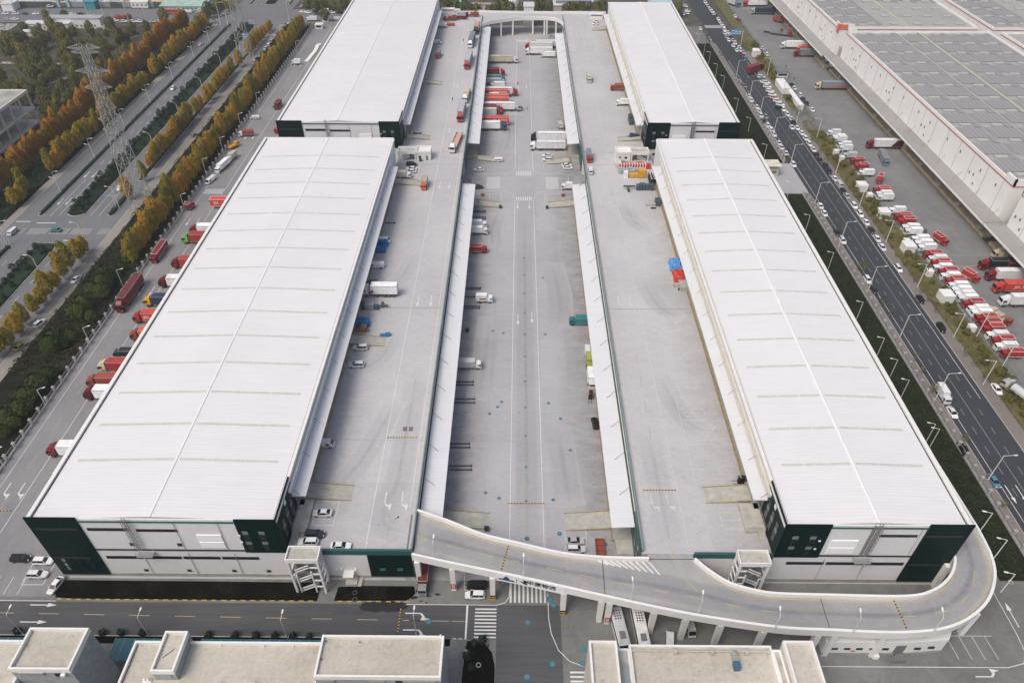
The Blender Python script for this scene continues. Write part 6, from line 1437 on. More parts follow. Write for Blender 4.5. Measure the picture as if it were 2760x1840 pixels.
# --- left deck (10 m up)
for r, x, y, k, c, c2, L, fr, hd, lb in ((14,565,38,'sedan','white','',None,0,180,'white saloon in the painted bay on the left deck'),(14,495,228,'suv','dark','',None,0,0,'dark car beside the landing on the left deck'),(14,435,298,'suv','white','',None,0,180,'white car with a roof window above the stair tower'),(14,730,335,'sedan','white','',None,0,0,'white saloon with a black roof at the front edge of the left deck'),
  (10,905,120,'suv','white','',None,0,180,'white car beside the dock ramp, far one of the mid-deck pair'),(10,870,274,'suv','white','',None,0,180,'white car with a dark roof, near one of the mid-deck pair'),(10,570,985,'van','white','',5.6,0,0,'white van with an open side poking out from the left canopy'),
  (6,1048,885,'van','white','',5.2,0,180,'white van parked mid-way along the left deck canopy'),(6,950,1110,'semi','white','white',10.5,1,180,'white lorry with a red triangle mark on the left deck'),(6,1000,1045,'suv','black','',None,0,180,'black car behind the white lorry with the red triangle'),(6,1110,660,'van','white','',5,0,0,'white van hidden behind the blue crates on the left deck'),
  (6,1480,150,'box','orange','tan',6.4,0,-92,'orange lorry with a tan box facing the camera on the left deck'),(6,1285,72,'box','white','beige',6.6,0,0,'white box truck beside the far dock ramp of the left deck'),(2,1365,1475,'suv','black','',None,0,0,'black car in the deck bay by the rear left stair tower'),(2,1365,1515,'sedan','white','',None,0,180,'white car, far one beside the black car on the left deck'),(2,1360,1540,'sedan','white','',None,0,180,'white car, near one beside the black car on the left deck'),
  (2,1410,1207,'pickup','silver','',None,0,180,'silver pickup in the painted bay of the rear left deck'),(2,1765,1280,'flat','white','pink',17,0,-97,'empty pink-bedded articulated lorry near the stair tower of the left deck'),(2,1800,1065,'semi','red','silver',16,1,-92,'red-cabbed grey-topped lorry queuing on the rear left deck'),(2,1845,895,'flat','white','beige',14,1,-93,'white-cabbed lorry heaped with pale sacks on the rear left deck'),
  (2,1860,595,'semi','red','silver',18,1,-93,'red-cabbed grey tarpaulin lorry on the rear left deck'),(2,1893,405,'semi','white','slate',16,1,-93,'white-cabbed blue-grey box lorry on the rear left deck'),(2,1942,285,'semi','dark','pink',12,1,-93,'dark-cabbed pink-topped lorry on the rear left deck'),(2,1962,205,'mini','white','',4.6,0,-93,'white van at the head of the rear left deck queue'),
  (2,1605,490,'box','red','slate',7,0,-90,'red-cabbed flat truck facing the camera on the rear left deck'),(2,1590,380,'van','white','',6,0,0,'white van under the rear left deck canopy'),(2,1720,223,'mini','orange','',4.6,0,0,'orange van at the far end of the rear left deck'),(2,1640,225,'box','white','white',6,0,0,'white truck beside the orange van on the rear left deck'),
  (2,1712,170,'flat','rust','rust',8,0,180,'rusty open truck at the far end of the left deck, left one'),(2,1805,160,'flat','maroon','maroon',8,0,180,'maroon open truck at the far end of the left deck, right one'),(2,1800,138,'box','white','silver',7,0,180,'white truck behind the maroon open one'),(2,1912,135,'flat','crimson','rust',8,0,180,'red tipper at the left end of the rear bridge'),
  # right deck
  (3,625,705,'box','silver','beige',7,0,-88,'pale lorry driving down the rear right deck'),(3,840,782,'semi','red','rust',9.4,1,180,'red tanker-like lorry docked at the rear right deck'),(3,890,915,'box','white','white',6.6,1,180,'white box truck docked at the rear right deck'),(3,625,1405,'box','red','slate',7.5,0,-90,'red-cabbed grey box truck facing the camera on the right deck'),(3,640,1538,'mini','white','',4.4,0,-90,'white van following the red-cabbed truck on the right deck'),
  (3,690,192,'sedan','white','',None,0,180,'white car, far one of the pair at the rear right deck end'),(3,685,215,'sedan','white','',None,0,180,'white car, near one of the pair at the rear right deck end')):
    V(k, c, (r,x,y), hd, lb, c2=c2 or 'white', L=L, front=bool(fr), z=10)
# --- avenue and west streets
for r, x, y, k, c, hd, lb in ((1,1555,795,'suv','white',-90,'white car driving on the far carriageway of the avenue'),(5,1082,188,'suv','white',-90,'white car on the near carriageway behind the pylon tree'),(5,500,568,'sedan','teal',180,'dark teal car crossing the avenue junction'),(5,112,582,'mini','white',-95,'white van turning at the avenue zebra crossing'),(5,683,1012,'sedan','white',-100,'white car parked on the near walkway, upper one'),
  (5,357,1402,'suv','white',75,'white car parked on the near walkway, lower one'),(9,185,108,'sedan','lime',72,'lime-green taxi parked on the near walkway at the left edge'),(1,1740,1214,'sedan','grey',80,'grey car half under the walkway trees'),(1,1805,400,'sedan','white',85,'white car on the far walkway among orange trees'),('k',70,450,'sedan','silver',180,'pale car at the top-left junction end'),
  ('e',905,250,'sedan','white',-5,'white car turning off the avenue at the top'),('e',1020,265,'sedan','white',170,'white car touching the turning one at the top'),('e',1530,265,'sedan','white',0,'white car on the cross street left of the rear left roof'),('e',1690,270,'sedan','black',0,'black car on the cross street left of the rear left roof'),('e',1400,445,'sedan','white',0,'white car behind the guard box wall'),('e',1530,450,'sedan','dark',0,'dark car behind the left yard end wall'),('e',1655,400,'van','white',0,'white van behind the left yard end wall'),('e',900,130,'sedan','silver',80,'silver car beyond the top junction kerb'),('e',1010,15,'sedan','silver',80,'silver car at the very top beyond the avenue')):
    V(k, c, (r,x,y), hd, lb)
V('box','white',('e',1350,245),180,'white box truck with a red panel on the cross street',c2='white',L=7); V('box','white',('e',1100,405),180,'white truck waiting beside the guard box',c2='white',L=7); V('box','red',('j',1430,255),0,'long red lorry on the cross street at the top left',c2='red',L=17); V('van','white',('j',1755,255),180,'white van behind the long red lorry',L=7); V('box','silver',('j',2050,240),180,'pale truck under the junction tree',c2='silver',L=7); V('flat','rust',('j',410,385),0,'rust-brown loaded lorry on the cross street',c2='rust',L=10); V('mini','silver',('j',1640,405),0,'pale van beside the orange tree row end'); V('sedan','dark',('j',2290,290),0,'dark car at the top-left junction')
row('sedan','white',[('k',995,1310,'silver'),('k',1060,1245,'black'),('k',1165,1115,'black'),('k',1230,1015),('k',1300,945),('k',1360,865,'silver'),('k',1435,775,'silver'),('k',1500,705,'dark'),('k',1560,640),('k',1605,590,'dark'),('k',1710,518)],82,'the line on the near walkway','cars parked on the near walkway')
row('sedan','white',[('i',320,405),('i',165,405,'silver'),('i',110,290),('i',330,290),('i',530,290,'dark'),('i',760,290),('i',1530,300),('i',1715,302,'dark'),('i',1925,302,'silver'),('i',2180,400),('j',245,432),('j',425,450),('j',630,455),('j',762,455),('j',1030,455,'silver'),('j',1190,445)],0,'the cross street line, counted rightwards','cars on the cross street at the top left')
V('suv','white',('i',1060,140),20,'white car standing inside the pale blue arch gate')
# --- lettering on the red lorries
def side_text(v, s, size, dx, z, mt=WHITE, flip=False):
    a = v.rotation_euler.z; south = cos(a) > 0   # local -Y side faces south when heading east
    bw = 1.27
    if not south: o = text('side_lettering', s, size, mt, v, (dx, bw, z), pi, ext=.01)
    else: o = text('side_lettering', s, size, mt, v, (dx, -bw, z), 0, ext=.01)
    return o
for v in VEH:
    lb = v['label']
    if 'bright red articulated' in lb: side_text(v, 'JDL 京东物流', 1.3, -1, 2.7)
    elif 'lettered container trailer' in lb or 'red lettered container' in lb: side_text(v, 'JDL 京东物流', 1.1, 2.4, 2.8)
    elif lb.startswith('bright red lorry with white letters'): side_text(v, 'JDL', 1.3, 2.0, 2.6)
    elif lb.startswith('red box trailer with white'): side_text(v, 'JDL', 1.3, 1.6, 2.6)
    elif lb.startswith('red-cabbed white lorry with a maroon'):
        q = MB(); q.add([(-6.5,1.27,1.25),(-1.6,1.27,1.25),(-3.6,1.27,3.9),(-6.5,1.27,3.9)], [(0,1,2,3)]); obj('maroon_panel', q, paint('maroon'), v)
    elif lb.startswith('cream-cabbed grey lorry'):
        q = MB(); q.add([(-6.5,1.27,1.25),(4.2,1.27,1.25),(4.2,1.27,1.5),(-2,1.27,1.7),(-6.5,1.27,2.5)], [(0,1,2,3,4)]); obj('orange_stripe', q, paint('orange'), v)
    elif lb.startswith('white lorry with a red triangle'):
        q = MB(); q.add([(3.3,1.27,1.6),(1.6,1.27,1.6),(1.6,1.27,2.9)], [(0,1,2)]); obj('red_triangle', q, paint('scarlet'), v)
    elif lb.startswith('white box truck with a red stripe'):
        q = MB(); q.box(-1.6,-1.07,1.6,.6,-1.055,2.1); obj('red_stripe', q, paint('red'), v)
    elif lb.startswith('white box truck with a red panel'):
        q = MB(); q.box(-2.6,1.055,1.4,.8,1.07,2.6); obj('red_panel', q, paint('red'), v)
    elif lb.startswith('long maroon container'): side_text(v, '中 远 海 运', 1.0, 1.0, 2.7) if False else None
# ------------------------------------------------------------ forklifts, scooters, people
def forklift(label, c, pos, hd, z):
    x, y = at(*pos, z+1); t = thing('forklift', label, 'forklift', None, (x,y,z), radians(hd)); q = MB(); q.box(-1.3,-.6,.25,.5,.6,1.0); q.box(-1.35,-.6,.6,-.9,.6,1.2); obj('body', q, paint(c), t)
    q = MB(); q.box(.8,-.5,.1,.95,.5,2.3)
    for s in (-.45,.4): q.box(.95,s,.1,2.3,s+.1,.16)
    obj('mast', q, BLACK, t); q = MB()
    for s in (-.5,.5): q.bar((.5,s,1.0),(.2,s,2.1),.07,.07); q.bar((-.8,s,1.0),(-.8,s,2.1),.07,.07)
    q.box(-.9,-.55,2.1,.3,.55,2.16); obj('overhead_guard', q, BLACK, t); wheels(t, (-.9,.5), .6, .3, .2)
forklift('small red forklift below the right front canopy','scarlet',(11,640,548),-100,0); forklift('black forklift with raised forks on the right deck','black',(11,2000,1310),180,10)
def scooter():
    t = thing('scooter', '', 'scooter', 'scooters crowded beside the pillar fence'); q = MB(); q.hexa([(-.8,-.15,.3),(.3,-.15,.3),(.3,.15,.3),(-.8,.15,.3)], [(-.9,-.14,.75),(-.1,-.14,.7),(-.1,.14,.7),(-.9,.14,.75)]); q.bar((.3,0,.35),(.55,0,1.0),.25,.1); obj('body', q, mat('scooter_paint', (.35,.34,.34), .5, rnd=.9), t)
    q = MB(); q.bar((.5,-.35,1.02),(.5,.35,1.02),.05,.05); obj('handlebar', q, BLACK, t); q = MB(); q.tube((.6,-.05,.27),(.6,.05,.27),.27,8); q.tube((-.65,-.05,.27),(-.65,.05,.27),.27,8); obj('wheel', q, BLACK, t); return t
s0 = scooter(); rn = random.Random(5); i = 0
for k in range(64):
    f = k/64; a = at('a', 560+(1010-560)*min(1,f*1.6), 760+(1260-760)*min(1,f*1.6)) if f < .62 else at('b', 60+(360-60)*(f-.62)/.38, 360+(640-360)*(f-.62)/.38)
    x, y = a[0]+rn.uniform(-1.2,2.4), a[1]+rn.uniform(-1.5,1.5); x = max(x, 122.8); lb = f'{nth(k+1)} scooter from the far end of the crowd beside the pillar fence'
    if k == 0: s0.location = (x,y,.13); s0['label'] = lb
    else: dup(s0, (x,y,.13), rn.uniform(-.4,.4)+(pi if k % 3 else 0), lb, s0['group'])
for lb, p, z in (('motorcycle riding down the middle of the east road',(8,665,300),0),('black motorcycle beside the near walkway cars',('k',1880,455),0)): dup(s0, (*at(*p), z), -pi/2, lb)
dup(s0, (*at('b',430,400), 0), 1, 'pair of scooters near the open-backed lorry')
def person(label, pos, z, c, hd=0, pose=0):
    import bmesh
    bm = bmesh.new(); sk = bm.verts.layers.skin.verify()
    J = [((0,0,.95),.15),((0,0,1.2),.15),((0,0,1.42),.13),((0,0,1.53),.06),((0,0,1.62),.095),((0,0,1.74),.08),
         ((.0,.1,.88),.1),((.12 if pose else .02,.11,.48),.07),((.18 if pose else 0,.11,.06),.05),((.16 if pose else .1,.11,.03),.04),
         ((.0,-.1,.88),.1),((-.1 if pose else .02,-.11,.48),.07),((-.25 if pose else 0,-.11,.08),.05),((-.15 if pose else .1,-.11,.04),.04),
         ((0,.2,1.4),.06),((-.05,.27,1.13),.045),((.08,.28,.9),.035),((.12,.28,.8),.03),((0,-.2,1.4),.06),((.05,-.27,1.13),.045),((.15,-.26,.92),.035),((.2,-.26,.83),.03)]
    v = [bm.verts.new(p) for p, r in J]
    for w, (p, r) in zip(v, J): w[sk].radius = (r, r)
    v[0][sk].use_root = True
    for a, b in ((0,1),(1,2),(2,3),(3,4),(4,5),(0,6),(6,7),(7,8),(8,9),(0,10),(10,11),(11,12),(12,13),(2,14),(14,15),(15,16),(16,17),(2,18),(18,19),(19,20),(20,21)): bm.edges.new((v[a],v[b]))
    me = bpy.data.meshes.new('person'); bm.to_mesh(me); bm.free(); o = bpy.data.objects.new('person', me); COL.objects.link(o); o.modifiers.new('skin', 'SKIN'); s = o.modifiers.new('sub', 'SUBSURF'); s.levels = s.render_levels = 1
    x, y = at(*pos, z); o.location = (x,y,z); o.rotation_euler.z = radians(hd); me.materials.append(mat('clothes_'+c, dict(dark=(.02,.022,.03), blue=(.03,.06,.14), hivis=(.25,.6,.05), red=(.3,.03,.03))[c], .9)); o['label'] = label; o['category'] = 'person'
    h = MB(); h.ball((0,0,1.66),.115,8,6,1.15); obj('hair', h, BLACK, o)
for a in (('person in dark clothes walking mid-courtyard, left of the centre line',('f',1222,385),0,'dark',90,1),('person in dark clothes standing right of the longest white lorry',('f',1415,905),0,'dark',0,0),('person in dark clothes on the rear left deck by the lane line',('c',540,880),10,'dark',-90,0),('person walking on the rear left deck beside the pale-sacked lorry',(2,1733,905),10,'dark',-90,1),
  ('person in a bright yellow-green vest beside the standing white box truck',(6,1950,1225),0,'hivis',90,0),('person standing on the courtyard ramp by the left canopy',(6,1970,335),.6,'dark',0,0),('person in the east yard near the gatehouse',('b',1237,185),0,'dark',-90,1),('person in the east yard walking toward the dark parked cars',('b',1405,445),0,'blue',-90,1),
  ('person on the rear right courtyard side, alone on the grey paving',(3,68,985),0,'dark',0,1),('left person of the pair by the white delivery trucks',(8,1435,590),0,'dark',0,0),('right person of the pair by the white delivery trucks',(8,1448,598),0,'blue',180,0),('person under the rear bridge by the column',('c',1488,640),0,'blue',0,0)):
    person(*a)
# ------------------------------------------------------------ cargo, crates, cabins
def pile(name, label, cat, pos, z, items, mt, hd=0):
    x, y = at(*pos, z+.6); t = thing(name, label, cat, None, (x,y,z), radians(hd)); t.scale = (1.25,)*3 if pos[0] in (3,7) else (1.08,)*3
    for nm, bx, m_ in items:
        q = MB()
        for b in bx: q.box(*b)
        obj(nm, q, m_ or mt, t)
    return t
CB = mat('crate_blue', (.015,.16,.38), .5, noise=.15, nscale=2)
def grid(nx, ny, w, d, h, gap=.12, jit=.3, sd=1, nz=1):
    r = random.Random(sd); return [(i*(w+gap)-nx*(w+gap)/2, j*(d+gap)-ny*(d+gap)/2, 0, i*(w+gap)-nx*(w+gap)/2+w, j*(d+gap)-ny*(d+gap)/2+d, h*(1+r.uniform(-jit,jit))) for i in range(nx) for j in range(ny)]
pile('crate_stack','stack of blue crates beside the white van on the left deck','crates',(6,1095,685),10,[('crate',grid(3,2,1.4,1.3,1.9),None)],CB)
pile('crate_stack','stack of blue crates with a pale pallet, nearer one on the left deck','crates',(6,1080,742),10,[('crate',grid(3,2,1.2,1.2,1.9,sd=4),None),('pallet',[(-3.6,-1.2,0,-2,1,.6)],BEIGE)],CB)
pile('bin_row','row of blue tipping bins on the left deck above the brown bales','bins',(6,905,1400),10,[('bin',grid(6,2,.75,1.4,1.7,.12,.1),None)],CB); pile('bin_row','single blue bin at the right end of the blue bin row','bins',(6,965,1412),10,[('bin',[(-.8,-.6,0,.8,.6,1.2)],None)],CB)
pile('bale_heap','brown bales on pallets beside the deck ramp','bales',(6,900,1455),10,[('bale',[(-3.2,-.8,0,-1.8,.8,1.6),(-1.2,-.9,0,-.1,.5,.5),(.4,-.8,0,1.9,.9,1.7),(2.1,-.8,0,2.6,.2,.6)],mat('bale_brown', (.28,.17,.08), .9, noise=.4, nscale=2))],BEIGE)
pile('pallet_truck','blue pallet trolleys on the left deck ramp edge','trolley',(6,1130,1500),10,[('trolley_deck',[(-1.6,-.5,.1,-.3,.5,.3),(-.1,-.6,.1,1.3,.6,.7)],None),('handle',[(1.2,-.4,.7,1.3,.4,1.4)],None)],CB)
pile('machine','grey conveyor machine with a pale cover on the left deck','machine',(6,1000,1255),10,[('housing',[(-4.2,-1,0,-1.8,1,2),(1.2,-.9,0,2.4,.4,1.3)],mat('machine_slate', (.07,.10,.12), .6, noise=.3, nscale=1)),('cover',[(-1.6,-1,0,1.0,1,1.9)],METAL),('boom',[(2.6,-.2,.8,5.2,.2,1.2),(3,.2,.2,3.8,1.4,1.5)],MC['machine_slate'])],METAL)
pile('machine','long ribbed grey conveyor on the right deck near the canopy','machine',(7,1130,190),10,[('housing',grid(6,1,.8,1.7,1.9,.15,.15),MC['machine_slate']),('boom',[(-7,-.2,.9,-3.2,.3,1.3),(-5.8,-2,.1,-5.2,0,.9)],MC['machine_slate'])],METAL)
pile('machine','small grey and cream machine further down the right deck canopy','machine',(7,1220,330),10,[('housing',[(0,-1,0,1.6,1.4,1.9)],MC['machine_slate']),('base',[(-3,-.8,0,0,.4,.7)],BEIGE),('foot',[(-1.6,-2.4,0,0,-1.9,.3)],BLACK)],METAL)
pile('sack_heap','heap of grey big bags on the right deck','bags',(7,1010,40),10,[('bag',grid(8,2,1.05,1.1,1.5,.12,.15,3),mat('bag_grey', (.36,.40,.40), .8, noise=.25, nscale=2))],BEIGE)
pile('sack_heap','white and tan sacks at the left end of the grey big bags','bags',(3,880,1480),10,[('bag',grid(2,3,1.1,1.1,1.5,.1,.3,5),mat('bag_white', (.62,.61,.58), .8, noise=.1, nscale=2)),('bag',[(1.6,1,0,2.8,2,1.2)],BEIGE)],BEIGE)
pile('sack_heap','mixed pink and dark pallets behind the grey big bags','bags',(3,1000,1465),10,[('bag',grid(7,1,1.1,1,1.2,.2,.4,6),mat('bag_pink', (.52,.33,.29), .8, noise=.3, nscale=2)),('bag',[(x,-2,0,x+1.4,-1.1,.9) for x in (-3.5,-1.5,.5,2.4)],DARK)],BEIGE)
pile('tarpaulin_row','long red and white covered row on the right deck behind the orange machine','tarpaulin',(3,1030,1503),10,[('cover',[(-5.5,-.6,0,5.5,.6,1.7)],paint('scarlet')),('strap',[(-5.4+i*.9,-.62,.1,-5.1+i*.9,.62,1.74) for i in range(11)],WHITE)],BEIGE)
pile('yellow_machine','orange-yellow machine box on the right deck ramp','machine',(7,1060,78),10,[('housing',[(.2,-1,.2,2.6,1,2.7),(-2.8,-.8,.2,.1,.8,1.3)],None)],mat('machine_yellow', (.62,.32,.03), .5)); pile('water_tank','white upright tank on the right deck beside the orange machine','tank',(7,955,80),10,[('tank_body',[(-.7,-.7,0,.7,.7,2.1)],None)],WHITE)
pile('pallet_pile','dark pallet pile under the rear right deck canopy','pallets',(3,1015,1090),10,[('pallet',grid(2,4,1.3,1.2,2.2,.1,.3,8),None)],MC['machine_slate']); pile('pallet_pile','dark machinery beside the rear right deck ramp','machine',(3,1035,1228),10,[('housing',grid(3,1,1.1,1.6,1.6,.1,.3,9),None),('cloth',[(-2.6,-.5,0,-1.6,.3,.8)],paint('steel'))],mat('dark_navy_cloth', (.03,.05,.08), .8))
def tarp(label, pos, c, w, d, h):
    x, y = at(*pos, 11); t = thing('tarpaulin_heap', label, 'tarpaulin', None, (x,y,10)); q = MB(); r = random.Random(4); n = 8; v = []
    for j in range(n+1):
        for i in range(n+1):
            e = min(i, n-i, j, n-j); v.append((-w/2+w*i/n+r.uniform(-.2,.2), -d/2+d*j/n+r.uniform(-.2,.2), 0 if e == 0 else h*(.75 if e == 1 else 1)*r.uniform(.75,1.1)))
    q.add(v, [(j*(n+1)+i, j*(n+1)+i+1, (j+1)*(n+1)+i+1, (j+1)*(n+1)+i) for j in range(n) for i in range(n)]); obj('cover', q, mat('tarp_'+c, COLS[c] if c != 'sky' else (.08,.28,.58), .6), t)
COLS['sky'] = (.08,.28,.58); tarp('blue tarpaulin heap poking out from the right deck canopy',(7,1405,870),'sky',4.5,6,2.4); tarp('bright red tarpaulin heap just below the blue one',(7,1435,970),'scarlet',4,6.5,2.2)
pile('machine','cream machine parts just below the red tarpaulin','machine',(7,1470,1075),10,[('housing',[(-1,-1.5,0,1.4,1.6,1.5),(-2.4,.2,0,-1,1.2,.9)],None),('foot',[(-1.4,-1.2,0,-.9,-.6,.5)],TEALL)],BEIGE)
pile('wheel_stack','dark racks with white ends under the right deck canopy by the ramp','rack',(7,1190,125),10,[('rack',[(-.9,-2.6,0,.9,2.6,2.2)],DARK),('end_cap',[(x,y,2.2,x+.4,y+.5,2.3) for x in (-.7,.2) for y in (-2,-.6,.8,1.8)],WHITE)],DARK)
for i, p in enumerate([(8,1655,1172),(8,1315,730),(8,1090,425),(8,892,185)]):
    x, y = at(*p, 1.3); t = thing('site_cabin', f'{nth(i+1)} large white cabin box from the near end of the dry verge', 'cabin', 'white cabin boxes on the dry verge', (x-1.1,y,.16)); q = MB(); q.box(-2,-2.1,.1,2,2.1,3.0); obj('wall', q, WALLN, t); q = MB(); q.box(-2.1,-2.2,3.0,2.1,2.2,3.15); obj('roof', q, WHITE, t)
for i, p in enumerate([(8,1858,1455),(8,1480,955),(8,1275,680),(8,945,265),(4,692,1430),(4,642,1375)]):
    x, y = at(*p, 1); t = thing('site_cabin', f'{nth(i+1)} small white cabinet from the near end of the dry verge', 'cabinet', 'small white cabinets on the dry verge', (x,y,.16)); q = MB(); q.box(-1,-1.1,0,1,1.1,2.2); obj('housing', q, WALLN, t); q = MB(); q.box(-1.06,-1.16,2.2,1.06,1.16,2.3); obj('lid', q, WHITE, t)
for lb, pa, w, d, h in (('large white round-topped tank cabin beside the east gatehouse',(4,175,755),5,15,3.2),('long white shed roof strip on the dry verge beside parked dark cars',(4,280,870),2.6,24,2.6),('white box hut beside the fence end of the east yard',('a',1725,1060),4.5,5,3.6)):
    x, y = at(*pa, h); t = thing('verge_shed', lb, 'shed', None, (x,y,.16)); q = MB(); q.box(-w/2+.2,-d/2+.2,0,w/2-.2,d/2-.2,h-.3); obj('wall', q, WALLN, t); q = MB(); q.hexa([(-w/2,-d/2,h-.3),(w/2,-d/2,h-.3),(w/2,d/2,h-.3),(-w/2,d/2,h-.3)], [(-w/3,-d/2,h+.2),(w/3,-d/2,h+.2),(w/3,d/2,h+.2),(-w/3,d/2,h+.2)]); obj('roof', q, WHITE, t)
# barriers and pallets
BR = mat('barrier_red', (.27,.06,.04), .7, noise=.3, nscale=3)
for lb, p, z, w, d in (('rusty red steel barrier frame beside the courtyard parking bay',(15,725,350),.3,2.0,4.6),('small orange-red barrier by the left canopy bay',(6,2004,248),.5,1.2,1.6),('small orange-red barrier by the right canopy bay',(7,392,250),.5,1.2,1.6),('orange-red pallet frame near the left rear canopy',(2,2010,1440),.5,1.4,1.4),('orange-red pallet frame near the right rear canopy',(3,363,1443),.5,1.2,1.4)):
    x, y = at(*p, z); t = thing('barrier', lb, 'barrier', None, (x,y,0)); q = MB()
    for s in (-w/2, w/2): q.bar((s,-d/2,.5),(s,d/2,.5),.16,.6)
    for k in range(4): q.bar((-w/2,-d/2+d*k/3,.5),(w/2,-d/2+d*k/3,.5),.3,.16)
    q.box(-w/2,-d/2,.1,w/2,d/2,.25); obj('frame', q, BR, t)
# dock leveller rails lying on the ground below the left front canopy
lev = [(6,1985,397),(6,1985,410),(6,1985,455),(6,1985,470),(6,1935,1088),(6,1930,1102),(6,1880,1170),(6,1925,1255),(6,1925,1272),(10,1860,432),(10,1860,460),(10,1870,586),(10,1870,620),(10,1820,988),(10,1820,1022),(10,1835,1187),(10,1835,1222)]
for i, p in enumerate(lev):
    x, y = at(*p); lb = f'{nth(i+1)} steel dock rail from the far end, lying below the left front canopy'
    if i == 0:
        t0 = thing('dock_rail', lb, 'rail', 'steel dock rails below the left front canopy', (x-.2,y,0)); q = MB(); q.box(-3.6,-.2,.02,2.2,-.05,.32); q.box(-3.6,.05,.02,2.2,.2,.32); obj('rail_pair', q, mat('rail_slate', (.10,.12,.14), .6), t0)
        q = MB(); q.box(2.2,-.3,.02,2.45,.3,.4); obj('end_stop', q, BLACK, t0)
    else: dup(t0, (x-.3,y,0), 0, lb, t0['group'])
for i, p in enumerate([(6,1160,507)]):
    x, y = at(*p, 10); dup(t0, (x,y,10), 0, 'steel dock rail lying alone on the left deck'); 
# wheelie bins, manhole grates
for lb, p, z in (('green bin at the corner of the left courtyard ramp',(14,2040,185),.5),('green bin at the far left courtyard ramp',(6,2165,360),.5),('green bin at the far right courtyard ramp',(7,248,366),.5),('green bin beside the rear left hut',('g',575,800),10.5),('green bin below the left front canopy',(6,1865,1470),.5)):
    x, y = at(*p, z); t = thing('bin', lb, 'bin', None, (x,y,z-.5)); q = MB(); q.frus(-.45,.45,.4,.05,-.55,.55,.5,1.05); obj('body', q, mat('bin_green', (.01,.10,.06), .5), t); q = MB(); q.box(-.6,-.55,1.05,.6,.55,1.15); obj('lid', q, BLACK, t)
for lb, p in (('white loose cloth strip on the far left yard, zigzag shape',(2,490,470)),):
    t = thing('cloth_strip', lb, 'cloth'); q = MB(); P = [at('e',985,1300,.3),at('e',1040,1245,.3),at('e',1100,1165,.3),at('e',1160,1100,.3),at('e',1200,1030,.3),at('e',1225,960,.3),at('e',1290,935,.3)]
    for a, b in zip(P, P[1:]): q.bar((*a,.35),(*b,.35),2.2,.5)
    obj('cloth', q, mat('bright_cloth', (.8,.79,.74), .8), t)
# ------------------------------------------------------------ vegetation
def leafmat(name, cols, nscale=.12):
    M = bpy.data.materials.new(name); M.use_nodes = True; n = M.node_tree; N = n.nodes.new; L = n.links.new; b = n.nodes['Principled BSDF']
    g = N('ShaderNodeNewGeometry'); oi = N('ShaderNodeObjectInfo')
    t = N('ShaderNodeTexNoise'); t.inputs['Scale'].default_value = nscale; t.inputs['Detail'].default_value = 3; L(g.outputs['Position'], t.inputs['Vector'])
    t2 = N('ShaderNodeTexNoise'); t2.inputs['Scale'].default_value = 1.1; t2.inputs['Detail'].default_value = 4; L(g.outputs['Position'], t2.inputs['Vector'])
    a = N('ShaderNodeMath'); a.operation = 'MULTIPLY_ADD'; L(oi.outputs['Random'], a.inputs[0]); a.inputs[1].default_value = .55; L(t.outputs[0], a.inputs[2])
    s = N('ShaderNodeMath'); s.operation = 'MULTIPLY_ADD'; L(t2.outputs[0], s.inputs[0]); s.inputs[1].default_value = .5; L(a.outputs[0], s.inputs[2])
    r = N('ShaderNodeMapRange'); L(s.outputs[0], r.inputs[0]); r.inputs[1].default_value = .55; r.inputs[2].default_value = 1.35
    cr = N('ShaderNodeValToRGB'); L(r.outputs[0], cr.inputs[0]); e = cr.color_ramp.elements
    while len(e) < len(cols): e.new(.5)
    for i, c in enumerate(cols): e[i].position = i/(len(cols)-1); e[i].color = (*c, 1)
    L(cr.outputs[0], b.inputs['Base Color']); b.inputs['Roughness'].default_value = .85; b.inputs['Specular IOR Level'].default_value = .2
    return M
L_GOLD = leafmat('leaves_gold', [(.095,.105,.016),(.19,.165,.018),(.32,.205,.02),(.40,.195,.024)])
L_RUST = leafmat('leaves_rust', [(.15,.125,.018),(.26,.15,.016),(.34,.165,.018),(.39,.16,.026)])
L_GREEN = leafmat('leaves_green', [(.02,.04,.012),(.035,.06,.014),(.06,.08,.015)])
L_DEEP = leafmat('leaves_deep', [(.008,.020,.012),(.014,.032,.018),(.022,.042,.020)])
L_MIX = leafmat('leaves_mixed', [(.05,.065,.025),(.09,.10,.03),(.10,.105,.032),(.16,.14,.032)])
L_BRUSH = leafmat('leaves_brush', [(.010,.016,.008),(.018,.024,.011),(.03,.03,.015),(.03,.038,.015)], .05); L_SCRUB = leafmat('leaves_scrub', [(.045,.052,.028),(.07,.07,.038),(.10,.09,.048),(.08,.09,.035)], .05)
L_OLIVE = leafmat('leaves_olive', [(.06,.07,.02),(.11,.11,.025),(.16,.12,.03)])
def leaf(mb, p, nrm, s, rnd):
    n = (nrm+Vector((rnd.uniform(-.5,.5),rnd.uniform(-.5,.5),rnd.uniform(-.2,.7)))).normalized(); u = n.orthogonal().normalized(); w = n.cross(u); a = rnd.uniform(0, pi); u, w = u*cos(a)+w*sin(a), w*cos(a)-u*sin(a)
    k = len(mb.v); s1 = s*rnd.uniform(.6,1.25)
    mb.v += [tuple(p-u*s1), tuple(p+w*s1*.7), tuple(p+u*s1), tuple(p-w*s1*.7)]; mb.f.append((k,k+1,k+2,k+3)); mb.m.append(0)
